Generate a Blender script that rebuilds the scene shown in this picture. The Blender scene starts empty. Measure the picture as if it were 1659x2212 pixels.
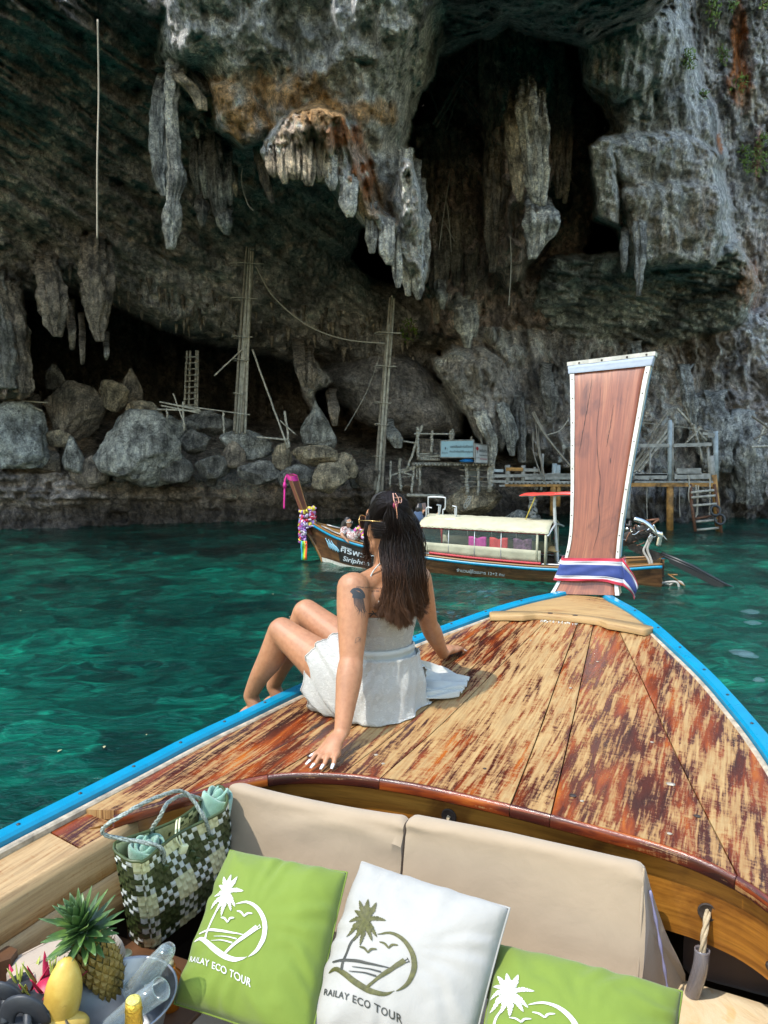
import bpy, bmesh, math, random
import numpy as np
from mathutils import Vector, Matrix, Euler
from mathutils.bvhtree import BVHTree
from mathutils.geometry import tessellate_polygon
scene = bpy.context.scene
COL = scene.collection
rad = math.radians
# ------------------------------------------------------------------ camera
CAM_Z, PITCH, FOC = 2.4, rad(4.85), 1661.0
cam_d = bpy.data.cameras.new('camera')
cam_d.sensor_fit = 'VERTICAL'
cam_d.sensor_height = 36.0
cam_d.lens = 36.0 * FOC / 2212.0
cam_d.clip_start, cam_d.clip_end = 0.05, 2000.0
cam = bpy.data.objects.new('camera', cam_d)
COL.objects.link(cam)
cam.location = (0, 0, CAM_Z)
cam.rotation_euler = (rad(90) - PITCH, 0, 0)
scene.camera = cam
# ------------------------------------------------------------------ sky, sun, exposure
SUN_EL, SUN_DIR_H = rad(58), Vector((-0.80, -0.60, 0)).normalized()
world = bpy.data.worlds.new('World')
scene.world = world
world.use_nodes = True
wn = world.node_tree.nodes
wl = world.node_tree.links
for n in list(wn):
 wn.remove(n)
w_out = wn.new('ShaderNodeOutputWorld')
w_bg = wn.new('ShaderNodeBackground')
w_sky = wn.new('ShaderNodeTexSky')
w_sky.sky_type = 'NISHITA'
w_sky.sun_disc = False
w_sky.sun_elevation = SUN_EL
w_sky.sun_rotation = math.atan2(SUN_DIR_H.x, SUN_DIR_H.y)
w_sky.dust_density = 1.0
w_sky.air_density = 2.0
w_sky.ozone_density = 2.5
w_bg.inputs['Strength'].default_value = 0.15
wl.new(w_sky.outputs['Color'], w_bg.inputs['Color'])
wl.new(w_bg.outputs['Background'], w_out.inputs['Surface'])
sun_d = bpy.data.lights.new('sun', 'SUN')
sun_d.energy = 2.0
sun_d.angle = rad(0.55)
sun_d.color = (1.0, 0.95, 0.87)
sun = bpy.data.objects.new('sun', sun_d)
COL.objects.link(sun)
to_sun = Vector((SUN_DIR_H.x * math.cos(SUN_EL), SUN_DIR_H.y * math.cos(SUN_EL), math.sin(SUN_EL)))
sun.rotation_euler = to_sun.to_track_quat('Z', 'Y').to_euler()
sun.location = to_sun * 60
scene.view_settings.view_transform = 'Standard'
scene.view_settings.look = 'None'
scene.view_settings.exposure = 1.40
scene.view_settings.gamma = 1.0
scene.view_settings.use_curve_mapping = False
scene.render.engine = 'CYCLES'
scene.cycles.use_denoising = True
try:
 scene.cycles.denoiser = 'OPENIMAGEDENOISE'
except Exception:
 pass
scene.cycles.max_bounces = 8
scene.cycles.diffuse_bounces = 4
scene.cycles.transparent_max_bounces = 12
scene.cycles.caustics_reflective = False
scene.cycles.caustics_refractive = False
# ------------------------------------------------------------------ helpers: sight lines of the survey picture (units of a 1659 x 2212 print)
CP, SP = math.cos(PITCH), math.sin(PITCH)
def ray(x, y):
 a, d = (x - 829.5) / FOC, (y - 1106) / FOC
 return Vector((a, CP - SP * d, -SP - CP * d))
def at(x, y, Y):
 r = ray(x, y)
 return Vector((0, 0, CAM_Z)) + r * (Y / r.y)
def atz(x, y, z):
 r = ray(x, y)
 return Vector((0, 0, CAM_Z)) + r * ((z - CAM_Z) / r.z)
def at_plane(x, y, p0, n):
 r = ray(x, y)
 o = Vector((0, 0, CAM_Z))
 return o + r * ((p0 - o).dot(n) / r.dot(n))
# ------------------------------------------------------------------ helpers: objects
def tag(o, label=None, cat=None, group=None, kind=None):
 if label: o['label'] = label
 if cat: o['category'] = cat
 if group: o['group'] = group
 if kind: o['kind'] = kind
 return o
def thing(name, label, cat, loc=(0, 0, 0), group=None):
 o = bpy.data.objects.new(name, None)
 o.empty_display_size = 0.1
 o.location = loc
 COL.objects.link(o)
 return tag(o, label, cat, group)
def link_mesh(name, me, mats=None, parent=None, smooth=True):
 if mats is not None:
  for m in (mats if isinstance(mats, (list, tuple)) else [mats]):
   me.materials.append(m.m if hasattr(m, 'm') else m)
 if smooth:
  me.polygons.foreach_set('use_smooth', [True] * len(me.polygons))
 o = bpy.data.objects.new(name, me)
 COL.objects.link(o)
 if parent is not None:
  o.parent = parent
  off = Vector((0, 0, 0))
  p = parent
  while p is not None:
   off += p.location
   p = p.parent
  o.matrix_parent_inverse = Matrix.Identity(4)
  o.location = -off
 return o
class MB:
 """collects shapes and links them as one mesh object"""
 def __init__(s):
  s.v, s.f, s.mi = [], [], []
 def add(s, vs, fs, mi=0):
  b = len(s.v)
  s.v += [tuple(v) for v in vs]
  s.f += [tuple(i + b for i in f) for f in fs]
  s.mi += [mi] * len(fs)
  return s
 def box(s, c, size, rot=None, mi=0, bev=0.0):
  hx, hy, hz = size[0] / 2, size[1] / 2, size[2] / 2
  R = rot if rot is not None else Matrix.Identity(3)
  c = Vector(c)
  if bev <= 0:
   vs = [c + R @ Vector((x, y, z)) for x in (-hx, hx) for y in (-hy, hy) for z in (-hz, hz)]
   fs = [(0, 1, 3, 2), (4, 6, 7, 5), (0, 4, 5, 1), (2, 3, 7, 6), (0, 2, 6, 4), (1, 5, 7, 3)]
   return s.add(vs, fs, mi)
  bm = bmesh.new()
  bmesh.ops.create_cube(bm, size=1)
  for v in bm.verts:
   v.co = Vector((v.co.x * size[0], v.co.y * size[1], v.co.z * size[2]))
  bmesh.ops.bevel(bm, geom=bm.edges[:], offset=bev, segments=2, affect='EDGES', profile=0.5)
  bm.verts.index_update()
  vs = [c + R @ v.co for v in bm.verts]
  fs = [[v.index for v in f.verts] for f in bm.faces]
  bm.free()
  return s.add(vs, fs, mi)
 def tube(s, pts, r, seg=8, mi=0, cap=True, closed=False, flat=1.0, up=None):
  pts = [Vector(p) for p in pts]
  n = len(pts)
  rs = r if isinstance(r, (list, tuple)) else [r] * n
  vs, fs = [], []
  prev = None
  for i, p in enumerate(pts):
   if closed:
    t = pts[(i + 1) % n] - pts[i - 1]
   else:
    t = pts[min(i + 1, n - 1)] - pts[max(i - 1, 0)]
   if t.length < 1e-9: t = Vector((0, 0, 1))
   t.normalize()
   if prev is None:
    u = Vector(up) if up is not None else (Vector((0, 0, 1)) if abs(t.z) < 0.9 else Vector((0, 1, 0)))
    a = u - t * u.dot(t)
   else:
    a = prev - t * prev.dot(t)
   if a.length < 1e-6: a = t.orthogonal()
   a.normalize()
   prev = a
   b = t.cross(a)
   for k in range(seg):
    an = 2 * math.pi * k / seg
    vs.append(p + a * (math.cos(an) * rs[i] * flat) + b * (math.sin(an) * rs[i]))
  m = n if closed else n - 1
  for i in range(m):
   j = (i + 1) % n
   for k in range(seg):
    k2 = (k + 1) % seg
    fs.append((i * seg + k, i * seg + k2, j * seg + k2, j * seg + k))
  if cap and not closed:
   fs.append(tuple(range(seg - 1, -1, -1)))
   fs.append(tuple((n - 1) * seg + k for k in range(seg)))
  return s.add(vs, fs, mi)
 def grid(s, P, mi=0, closed_u=False):
  """P[i][j] rows of points"""
  nu, nv = len(P), len(P[0])
  vs = [p for row in P for p in row]
  fs = []
  for i in range(nu if closed_u else nu - 1):
   i2 = (i + 1) % nu
   for j in range(nv - 1):
    fs.append((i * nv + j, i2 * nv + j, i2 * nv + j + 1, i * nv + j + 1))
  return s.add(vs, fs, mi)
 def lathe(s, base, axis, prof, seg=16, mi=0, jit=0.0, rng=None):
  """prof: list of (height along axis, radius)"""
  axis = Vector(axis).normalized()
  a = axis.orthogonal().normalized()
  b = axis.cross(a)
  base = Vector(base)
  vs, fs = [], []
  for h, r in prof:
   for k in range(seg):
    an = 2 * math.pi * k / seg
    rr = r * (1 + (rng.uniform(-jit, jit) if jit and rng else 0))
    vs.append(base + axis * h + (a * math.cos(an) + b * math.sin(an)) * rr)
  n = len(prof)
  for i in range(n - 1):
   for k in range(seg):
    k2 = (k + 1) % seg
    fs.append((i * seg + k, i * seg + k2, (i + 1) * seg + k2, (i + 1) * seg + k))
  if prof[0][1] > 1e-5: fs.append(tuple(range(seg - 1, -1, -1)))
  if prof[-1][1] > 1e-5: fs.append(tuple((n - 1) * seg + k for k in range(seg)))
  return s.add(vs, fs, mi)
 def extrude(s, poly, d, mi=0):
  """closed prism: planar polygon swept by vector d"""
  n = len(poly)
  P = [Vector(p) for p in poly]
  d = Vector(d)
  vs = P + [p + d for p in P]
  fs = []
  tri = tessellate_polygon([P])
  for t in tri:
   fs.append((t[0], t[1], t[2]))
   fs.append((t[2] + n, t[1] + n, t[0] + n))
  for i in range(n):
   j = (i + 1) % n
   fs.append((i, j, j + n, i + n))
  return s.add(vs, fs, mi)
 def build(s, name, mats, parent=None, smooth=True, fixn=True, auto=None):
  me = bpy.data.meshes.new(name)
  me.from_pydata(s.v, [], s.f)
  if any(s.mi):
   me.polygons.foreach_set('material_index', s.mi)
  if fixn:
   bm = bmesh.new()
   bm.from_mesh(me)
   bmesh.ops.recalc_face_normals(bm, faces=bm.faces)
   bm.to_mesh(me)
   bm.free()
  o = link_mesh(name, me, mats, parent, smooth)
  if auto is not None:
   sharpen(me, auto)
  return o
def sharpen(me, deg):
 bm = bmesh.new()
 bm.from_mesh(me)
 lim = rad(deg)
 for e in bm.edges:
  if len(e.link_faces) == 2 and e.calc_face_angle(0) > lim:
   e.smooth = False
 bm.to_mesh(me)
 bm.free()
def spline(pts, n):
 """Catmull-Rom through pts, n samples"""
 P = [np.array(p, float) for p in pts]
 m = len(P)
 out = []
 for k in range(n):
  t = k / (n - 1) * (m - 1)
  i = min(int(t), m - 2)
  f = t - i
  p0, p1, p2, p3 = P[max(i - 1, 0)], P[i], P[i + 1], P[min(i + 2, m - 1)]
  out.append(0.5 * (2 * p1 + (p2 - p0) * f + (2 * p0 - 5 * p1 + 4 * p2 - p3) * f * f + (3 * p1 - p0 - 3 * p2 + p3) * f ** 3))
 return out
def vspline(pts, n):
 return [Vector(p) for p in spline(pts, n)]
# ------------------------------------------------------------------ helpers: numpy noise
_rs = np.random.RandomState(7)
_perm = np.arange(256, dtype=np.int32)
_rs.shuffle(_perm)
_perm = np.concatenate([_perm, _perm, _perm])
_grad = _rs.normal(size=(256, 3)).astype(np.float32)
_grad /= np.linalg.norm(_grad, axis=1)[:, None]
def pnoise(x, y, z):
 x = np.asarray(x, np.float32); y = np.asarray(y, np.float32); z = np.asarray(z, np.float32)
 x, y, z = np.broadcast_arrays(x, y, z)
 xi = np.floor(x).astype(np.int32); yi = np.floor(y).astype(np.int32); zi = np.floor(z).astype(np.int32)
 xf, yf, zf = x - xi, y - yi, z - zi
 xi &= 255; yi &= 255; zi &= 255
 u = xf * xf * xf * (xf * (xf * 6 - 15) + 10)
 v = yf * yf * yf * (yf * (yf * 6 - 15) + 10)
 w = zf * zf * zf * (zf * (zf * 6 - 15) + 10)
 def g(dx, dy, dz):
  h = _perm[_perm[_perm[xi + dx] + yi + dy] + zi + dz]
  gr = _grad[h]
  return gr[..., 0] * (xf - dx) + gr[..., 1] * (yf - dy) + gr[..., 2] * (zf - dz)
 x00 = g(0, 0, 0) * (1 - u) + g(1, 0, 0) * u
 x10 = g(0, 1, 0) * (1 - u) + g(1, 1, 0) * u
 x01 = g(0, 0, 1) * (1 - u) + g(1, 0, 1) * u
 x11 = g(0, 1, 1) * (1 - u) + g(1, 1, 1) * u
 return ((x00 * (1 - v) + x10 * v) * (1 - w) + (x01 * (1 - v) + x11 * v) * w) * 1.6
def fbm(x, y, z, o=4, lac=2.03, gain=0.5):
 s, a = 0, 1.0
 for k in range(o):
  s = s + a * pnoise(x + 17.3 * k, y - 9.1 * k, z + 5.7 * k)
  x, y, z = x * lac, y * lac, z * lac
  a *= gain
 return s
def ridged(x, y, z, o=3):
 s, a = 0, 1.0
 for k in range(o):
  s = s + a * (1 - np.abs(pnoise(x + 31 * k, y + 7 * k, z - 13 * k)) * 2)
  x, y, z = x * 2.1, y * 2.1, z * 2.1
  a *= 0.5
 return s
def sstep(a, b, x):
 t = np.clip((x - a) / (b - a), 0, 1)
 return t * t * (3 - 2 * t)
# ------------------------------------------------------------------ helpers: materials
class NT:
 def __init__(s, name):
  s.m = bpy.data.materials.new(name)
  s.m.use_nodes = True
  s.n, s.l = s.m.node_tree.nodes, s.m.node_tree.links
  s.b = s.n['Principled BSDF']
  s.out = s.n['Material Output']
 def new(s, t, **kw):
  n = s.n.new(t)
  for k, v in kw.items():
   setattr(n, k, v)
  return n
 def set(s, sock, v):
  if hasattr(v, 'is_output') or isinstance(v, bpy.types.NodeSocket):
   s.l.new(v, sock)
  else:
   if isinstance(v, tuple) and len(v) == 3 and sock.type == 'RGBA': v = (*v, 1)
   sock.default_value = v
 def coord(s, kind='Object', scale=(1, 1, 1), rot=(0, 0, 0)):
  tc = s.new('ShaderNodeTexCoord')
  mp = s.new('ShaderNodeMapping')
  mp.inputs['Scale'].default_value = scale
  mp.inputs['Rotation'].default_value = rot
  s.l.new(tc.outputs[kind], mp.inputs['Vector'])
  return mp.outputs['Vector']
 def noise(s, vec=None, scale=5, detail=4, rough=0.55, dist=0.0, out='Fac'):
  n = s.new('ShaderNodeTexNoise')
  n.inputs['Scale'].default_value = scale
  n.inputs['Detail'].default_value = detail
  n.inputs['Roughness'].default_value = rough
  n.inputs['Distortion'].default_value = dist
  if vec is not None: s.l.new(vec, n.inputs['Vector'])
  return n.outputs[out]
 def ramp(s, fac, stops, interp='LINEAR'):
  r = s.new('ShaderNodeValToRGB')
  e = r.color_ramp.elements
  r.color_ramp.interpolation = interp
  while len(e) < len(stops): e.new(0.5)
  for i, (p, c) in enumerate(stops):
   e[i].position = p
   e[i].color = (*c, 1) if len(c) == 3 else c
  s.l.new(fac, r.inputs['Fac'])
  return r.outputs['Color']
 def mix(s, fac, a, b, mode='MIX'):
  m = s.new('ShaderNodeMix', data_type='RGBA', blend_type=mode)
  s.set(m.inputs[0], fac); s.set(m.inputs[6], a); s.set(m.inputs[7], b)
  return m.outputs[2]
 def math(s, op, a, b=0.0):
  m = s.new('ShaderNodeMath', operation=op)
  s.set(m.inputs[0], a); s.set(m.inputs[1], b)
  return m.outputs[0]
 def attr(s, name, out='Color'):
  a = s.new('ShaderNodeAttribute', attribute_name=name)
  return a.outputs[out]
 def bump(s, h, strength=0.3, dist=0.01, normal=None):
  b = s.new('ShaderNodeBump')
  b.inputs['Strength'].default_value = strength
  b.inputs['Distance'].default_value = dist
  s.l.new(h, b.inputs['Height'])
  if normal is not None: s.l.new(normal, b.inputs['Normal'])
  s.l.new(b.outputs['Normal'], s.b.inputs['Normal'])
  return b.outputs['Normal']
 def col(s, c): s.set(s.b.inputs['Base Color'], c); return s
 def rough(s, r): s.set(s.b.inputs['Roughness'], r); return s
def simple(name, c, rough=0.6, metal=0.0, var=0.12, nscale=12, bump=0.15, bscale=60, bdist=0.004, spec=None, sheen=0.0, coat=0.0):
 t = NT(name)
 v = t.coord()
 n = t.noise(v, nscale, 5, 0.6)
 d = tuple(max(0, x * (1 - var * 1.6)) for x in c)
 l = tuple(min(1, x * (1 + var)) for x in c)
 t.col(t.ramp(n, [(0.3, d), (0.7, l)]))
 t.rough(t.math('ADD', t.math('MULTIPLY', t.noise(v, nscale * 2.3, 3), 0.25), rough - 0.125))
 t.b.inputs['Metallic'].default_value = metal
 if spec is not None: t.b.inputs['Specular IOR Level'].default_value = spec
 if sheen: t.b.inputs['Sheen Weight'].default_value = sheen
 if coat: t.b.inputs['Coat Weight'].default_value = coat
 if bump: t.bump(t.noise(v, bscale, 3), bump, bdist)
 return t.m
# ================================================================== THE CLIFF AND CAVE
def poly_sdf(poly, X, Y):
 """signed distance (positive inside) from points to a polygon"""
 P = np.array(poly, np.float32)
 n = len(P)
 d = np.full(X.shape, 1e9, np.float32)
 ins = np.zeros(X.shape, bool)
 for i in range(n):
  a, b = P[i], P[(i + 1) % n]
  ex, ey = b - a
  wx, wy = X - a[0], Y - a[1]
  t = np.clip((wx * ex + wy * ey) / (ex * ex + ey * ey + 1e-9), 0, 1)
  d = np.minimum(d, (wx - ex * t) ** 2 + (wy - ey * t) ** 2)
  c = ((a[1] <= Y) & (b[1] > Y)) | ((b[1] <= Y) & (a[1] > Y))
  with np.errstate(divide='ignore', invalid='ignore'):
   xi = a[0] + (Y - a[1]) / (b[1] - a[1]) * ex
  ins ^= c & (X < xi)
 d = np.sqrt(d)
 return np.where(ins, d, -d)
gx = np.concatenate([np.arange(-620, -40, 9.0), np.arange(-40, 1700, 2.7), np.arange(1700, 2320, 9.0)]).astype(np.float32)
gy = np.concatenate([np.arange(-620, -30, 10.0), np.arange(-30, 1130, 2.7), np.arange(1130, 1215, 5.0)]).astype(np.float32)
PX, PY = np.meshgrid(gx, gy)
NX, NY = len(gx), len(gy)
WX = PX + 9 * fbm(PX / 60, PY / 60, 1.3, 4) + 16 * pnoise(PX / 190, PY / 190, 4.1)
WY = PY + 9 * fbm(PX / 60, PY / 60, 8.7, 4) + 16 * pnoise(PX / 190, PY / 190, 9.4)
cx = np.arange(-700, 2401, 10.0).astype(np.float32)
cy = np.arange(-1000, 1301, 10.0).astype(np.float32)
CX, CY = np.meshgrid(cx, cy)
def sample(C, x, y):
 fx = np.clip((x - cx[0]) / 10, 0, len(cx) - 1.001)
 fy = np.clip((y - cy[0]) / 10, 0, len(cy) - 1.001)
 ix, iy = fx.astype(int), fy.astype(int)
 u, v = fx - ix, fy - iy
 return (C[iy, ix] * (1 - u) + C[iy, ix + 1] * u) * (1 - v) + (C[iy + 1, ix] * (1 - u) + C[iy + 1, ix + 1] * u) * v
def sdf(poly):
 return sample(poly_sdf(poly, CX, CY), WX, WY)
D = np.full(PX.shape, 37.0, np.float32)            # back of the cave
REG = np.zeros(PX.shape, np.int8)                   # which rock mass a point belongs to
def layer(poly, depth, edge=1.0, width=60, reg=1, power=2.0):
 global D, REG
 s = sdf(poly)
 t = np.clip(s / width, 0, 1)
 dl = depth + edge * (1 - (1 - (1 - t) ** power) ** (1 / power))
 m = (s > 0) & (dl < D)
 D = np.where(m, dl, D)
 REG = np.where(m, reg, REG)
 return s
def strip(x, y, k=1.0):
 return pnoise(x, y, 3.3 * k)
diag = (PX * 0.57 - PY * 0.82)                      # across the bedding of the left roof
along = (PX * 0.82 + PY * 0.57)
_fw = PX + 14 * fbm(PX / 70, PY / 55, 2.0, 3)
_fa = 0.25 + 0.75 * sstep(-0.25, 0.45, fbm(PX / 110, PY / 80, 12.0, 3))
fl = _fa * ridged(_fw / 23, PY / 120, 2.2, 3)         # vertical curtain folds
fl2 = ridged(_fw / 47, PY / 150, 6.2, 3)
layer([(-700, -950), (2400, -950), (2400, 1300), (-700, 1300)], 36 + 0.4 * pnoise(PX / 60, PY / 40, 0.0), 0, 10, 0)
layer([(-700, -950), (1000, -950), (860, 300), (760, 560), (860, 700), (1000, 800), (830, 850), (690, 800), (560, 775), (430, 735), (330, 705), (250, 660),
       (150, 640), (70, 650), (-100, 640), (-700, 600)],
      14.4 + 0.0116 * PY + 0.0030 * PX + 0.55 * pnoise(diag / 55, along / 420, 1.0) + 0.22 * ridged(diag / 23, along / 300, 5.0, 2), 2.2, 70, 1)
layer([(-700, 430), (-100, 470), (60, 500), (180, 470), (300, 520), (420, 600), (560, 690), (540, 740), (420, 720), (300, 690), (240, 640), (150, 625), (60, 560), (-100, 600), (-700, 590)],
      18.6 + 0.004 * PY + 0.006 * PX + 0.3 * pnoise(diag / 40, along / 200, 7.0), 2.0, 46, 1)
layer([(900, -950), (1500, -950), (1470, -60), (1400, 30), (1270, 105), (1180, 95), (1100, 70), (1020, 95), (950, 140), (880, 80)],
      14.5 + 0.026 * (PY + 40) + 0.4 * pnoise(PX / 90, PY / 60, 2.0), 2.5, 70, 2)
layer([(925, 40), (1290, 40), (1300, 320), (1262, 560), (1180, 720), (925, 720)], 25.4 - 0.4 * fl - 0.35 * fl2, 1.0, 60, 3)
layer([(870, 280), (950, 200), (1030, 300), (1060, 330), (1075, 560), (1040, 720), (960, 735), (900, 640)], 24.6 - 0.35 * fl - 0.3 * fl2, 2.0, 40, 3)
layer([(1030, 60), (1090, 70), (1130, 60), (1215, 120), (1228, 300), (1210, 420), (1190, 440), (1205, 520), (1130, 600), (1085, 640), (1060, 560), (1045, 300)],
      22.6 - 0.45 * fl - 0.3 * fl2, 2.6, 46, 3)
layer([(540, 500), (700, 560), (850, 620), (960, 650), (1120, 660), (1250, 700), (1300, 800), (1100, 800), (960, 760), (800, 760), (700, 750), (600, 640)],
      25.6 + 0.5 * pnoise(diag / 40, along / 260, 3.0), 1.8, 50, 1)
layer([(690, 800), (760, 770), (850, 765), (940, 800), (1010, 880), (1005, 935), (940, 945), (850, 940), (780, 905), (720, 860)], 24.6 + 0.1 * pnoise(PX / 50, PY / 50, 1), 2.2, 100, 4)
layer([(930, 770), (980, 745), (1040, 750), (1090, 790), (1110, 880), (1085, 985), (1040, 960), (1010, 900), (965, 830)], 23.6 - 0.25 * fl, 1.3, 46, 5)
layer([(640, 770), (690, 780), (730, 830), (700, 850), (690, 900), (660, 850)], 24.0 - 0.3 * fl, 1.0, 26, 5)
layer([(1030, 700), (1200, 690), (1420, 740), (1560, 690), (1700, 640), (2400, 600), (2400, 1300), (1280, 1300), (1260, 1020), (1180, 1000), (1140, 1010), (1100, 940), (1080, 800)],
      25.2 + 0.0028 * (PX - 1100) + 0.0035 * (900 - PY) - 0.5 * fl - 0.45 * fl2 + 0.5 * pnoise(PX / 120, PY / 160, 4.4), 1.5, 40, 6)
layer([(1130, 690), (1190, 560), (1330, 540), (1600, 520), (1640, 620), (1600, 700), (1480, 760), (1380, 790), (1260, 790), (1180, 760)],
      22.2 + 0.020 * (PY - 560) + 0.35 * ridged(PX / 90 + PY / 50, (PY - PX * 0.3) / 18, 3.0, 2), 1.6, 46, 7)
layer([(1330, -950), (2400, -950), (2400, 760), (1640, 700), (1520, 600), (1440, 330), (1400, 120)],
      26.5 + 0.004 * PY + 0.004 * (PX - 1500) - 0.3 * ridged(PX / 44, PY / 200, 9.0, 3), 1.5, 40, 8)
BUT = 19.3 + 0.0042 * PY
layer([(1230, -950), (1560, -950), (1475, -40), (1500, 120), (1545, 270), (1580, 420), (1590, 540), (1560, 585), (1480, 590), (1400, 600), (1340, 560), (1320, 500), (1270, 470),
       (1268, 330), (1315, 285), (1300, 240), (1258, 180), (1250, 100), (1330, 60), (1420, -20)],
      BUT + 0.35 * pnoise(PX / 70, PY / 80, 2.7) + 0.22 * ridged((PX - PY * 0.2) / 38, PY / 180, 1.1, 2), 2.6, 70, 9)
layer([(1266, 85), (1330, 60), (1400, 10), (1440, 10), (1460, 130), (1420, 200), (1330, 225), (1290, 190), (1255, 170)], BUT - 0.45 + 0.2 * pnoise(PX / 40, PY / 50, 8), 0.8, 34, 9)
layer([(1290, 305), (1360, 290), (1470, 280), (1545, 330), (1572, 440), (1560, 560), (1500, 575), (1430, 590), (1370, 585), (1345, 520), (1340, 400)], BUT - 0.38 + 0.18 * pnoise(PX / 40, PY / 90, 6), 0.9, 40, 9)
layer([(1268, 318), (1328, 300), (1336, 400), (1332, 490), (1275, 462)], BUT - 0.8 + 0.08 * pnoise(PX / 20, PY / 20, 6), 0.7, 14, 9, 3)
layer([(1340, 395), (1500, 380), (1560, 400), (1570, 500), (1545, 575), (1400, 595), (1350, 530)], BUT - 0.62 - 0.2 * fl2, 0.7, 40, 9)
layer([(300, -950), (980, -950), (992, -20), (965, 120), (915, 215), (880, 300), (905, 345), (925, 430), (930, 560), (900, 642), (868, 600), (838, 545), (815, 520),
       (770, 460), (715, 415), (660, 385), (600, 385), (560, 350), (480, 300), (440, 240), (400, 190), (345, 165), (325, 120), (310, 0)],
      14.8 + 0.0058 * PY + 0.45 * pnoise(PX / 110, PY / 90, 5.5) + 0.25 * pnoise(PX / 45, PY / 60, 6.1), 3.6, 120, 10)
AP = 14.8 + 0.0058 * PY
layer([(560, 330), (590, 280), (640, 235), (700, 218), (742, 235), (760, 290), (790, 350), (830, 430), (880, 500), (920, 520), (915, 590), (900, 635), (870, 590), (835, 540), (800, 505),
       (760, 440), (720, 395), (690, 385), (660, 380), (620, 390), (585, 370)], AP - 1.15 - 0.28 * ridged((PX - PY * 0.25) / 17, PY / 130, 2.2, 3), 1.3, 40, 11)
layer([(868, 330), (895, 335), (922, 420), (930, 520), (926, 580), (898, 640), (876, 590), (862, 480), (858, 400)], AP - 1.3 - 0.3 * fl, 1.3, 30, 11)
layer([(455, 175), (520, 160), (560, 200), (600, 270), (580, 320), (530, 315), (470, 285), (450, 235)], AP - 0.35, 0.8, 50, 10)
layer([(-700, 560), (-60, 600), (20, 590), (50, 640), (66, 720), (72, 850), (40, 870), (-700, 870)], 21.6 - 0.4 * fl - 0.35 * fl2, 1.6, 34, 3)
shelf_top = 1012 + 26 * sstep(300, 760, PX) - 6 * sstep(900, 1200, PX) + 10 * pnoise(PX / 40, 0.5, 0.5)
front = 21.9 + 0.0046 * np.clip(PX, -300, 2400)
g = np.clip((shelf_top - PY) / 130, 0, 1)
ground = front + 0.4 + 11.5 * g ** 1.3
m = (PY > shelf_top - 130) & (ground < D)
D = np.where(m, ground, D); REG = np.where(m, 12, REG)
under = np.clip((PY - shelf_top) / (1150 - shelf_top), 0, 1.4)
band = 0.35 * pnoise(PX / 210, PY / 13, 2.0) + 0.18 * pnoise(PX / 80, PY / 7, 5.0)
face = front + 0.5 * (1 - sstep(0, 0.12, under)) + 0.9 * np.sin(np.clip(under, 0, 1) * 3.0) ** 2 * pnoise(PX / 260, 1.0, 2.0) + band + 0.9 * sstep(0.4, 0.75, under) - 0.7 * sstep(0.85, 1.0, under)
m = (PY > shelf_top) & (face < D)
D = np.where(m, face, D); REG = np.where(m, 13, REG)
layer([(930, 1075), (985, 1050), (1060, 1055), (1120, 1080), (1150, 1130), (1140, 1200), (1080, 1200), (1010, 1120), (950, 1100)], front - 0.6, 0.8, 24, 13)
D = D + 0.030 * np.clip(-30 - PY, 0, 900) + 0.0 * PX
# ---- to the world, then real relief
a = (PX - 829.5) / FOC
dd = (PY - 1106) / FOC
ry = CP - SP * dd
rz = -SP - CP * dd
def blur(A, k):
 for _ in range(k):
  B = A.copy()
  B[1:-1, 1:-1] = (A[1:-1, 1:-1] * 2 + A[:-2, 1:-1] + A[2:, 1:-1] + A[1:-1, :-2] + A[1:-1, 2:]) / 6
  A = B
 return A
D = blur(D.astype(np.float32), 2)
T = D / ry
wx, wy, wz = a * T, D, CAM_Z + rz * T
smooth_reg = np.isin(REG, [4])
amp = np.where(smooth_reg, 0.25, np.where(REG == 1, 0.75, 1.0)) * np.where(np.isin(REG, [9, 10]), 0.62, 1.0)
n1 = fbm(wx * 0.45, wy * 0.45, wz * 0.45, 3)
n2 = ridged(wx * 1.1 + 0.5 * n1, wy * 0.8, wz * 0.55 + 0.5 * n1, 4)
n3 = fbm(wx * 3.1, wy * 2.2, wz * 2.2, 4)
n4 = fbm(wx * 11, wy * 8, wz * 8, 2)
strata = pnoise(wx * 0.5, wz * 5.0 + wx * 1.2 + 0.7 * n1, wy * 0.5)
disp = amp * (0.30 * n1 - 0.16 * (n2 - 0.9) + 0.19 * n3 + 0.065 * n4 - 0.10 * np.clip(ridged(wx * 2.4, wy * 1.5, wz * 1.6, 3) - 1.15, 0, 1)) + 0.07 * strata * (REG != 4)
pits = pnoise(wx * 1.7, wy * 1.7, wz * 1.7 + 9)
disp = disp + 0.25 * sstep(0.48, 0.62, pits) * amp - 0.12 * np.isin(REG, [6, 8, 9, 10]) * (ridged(wx * 2.2 + 0.5 * n1, 0.0 * wx, wz * 0.25, 2) - 0.8)
D2 = D + disp
T = D2 / ry
wx, wy, wz = a * T, D2, CAM_Z + rz * T
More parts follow.
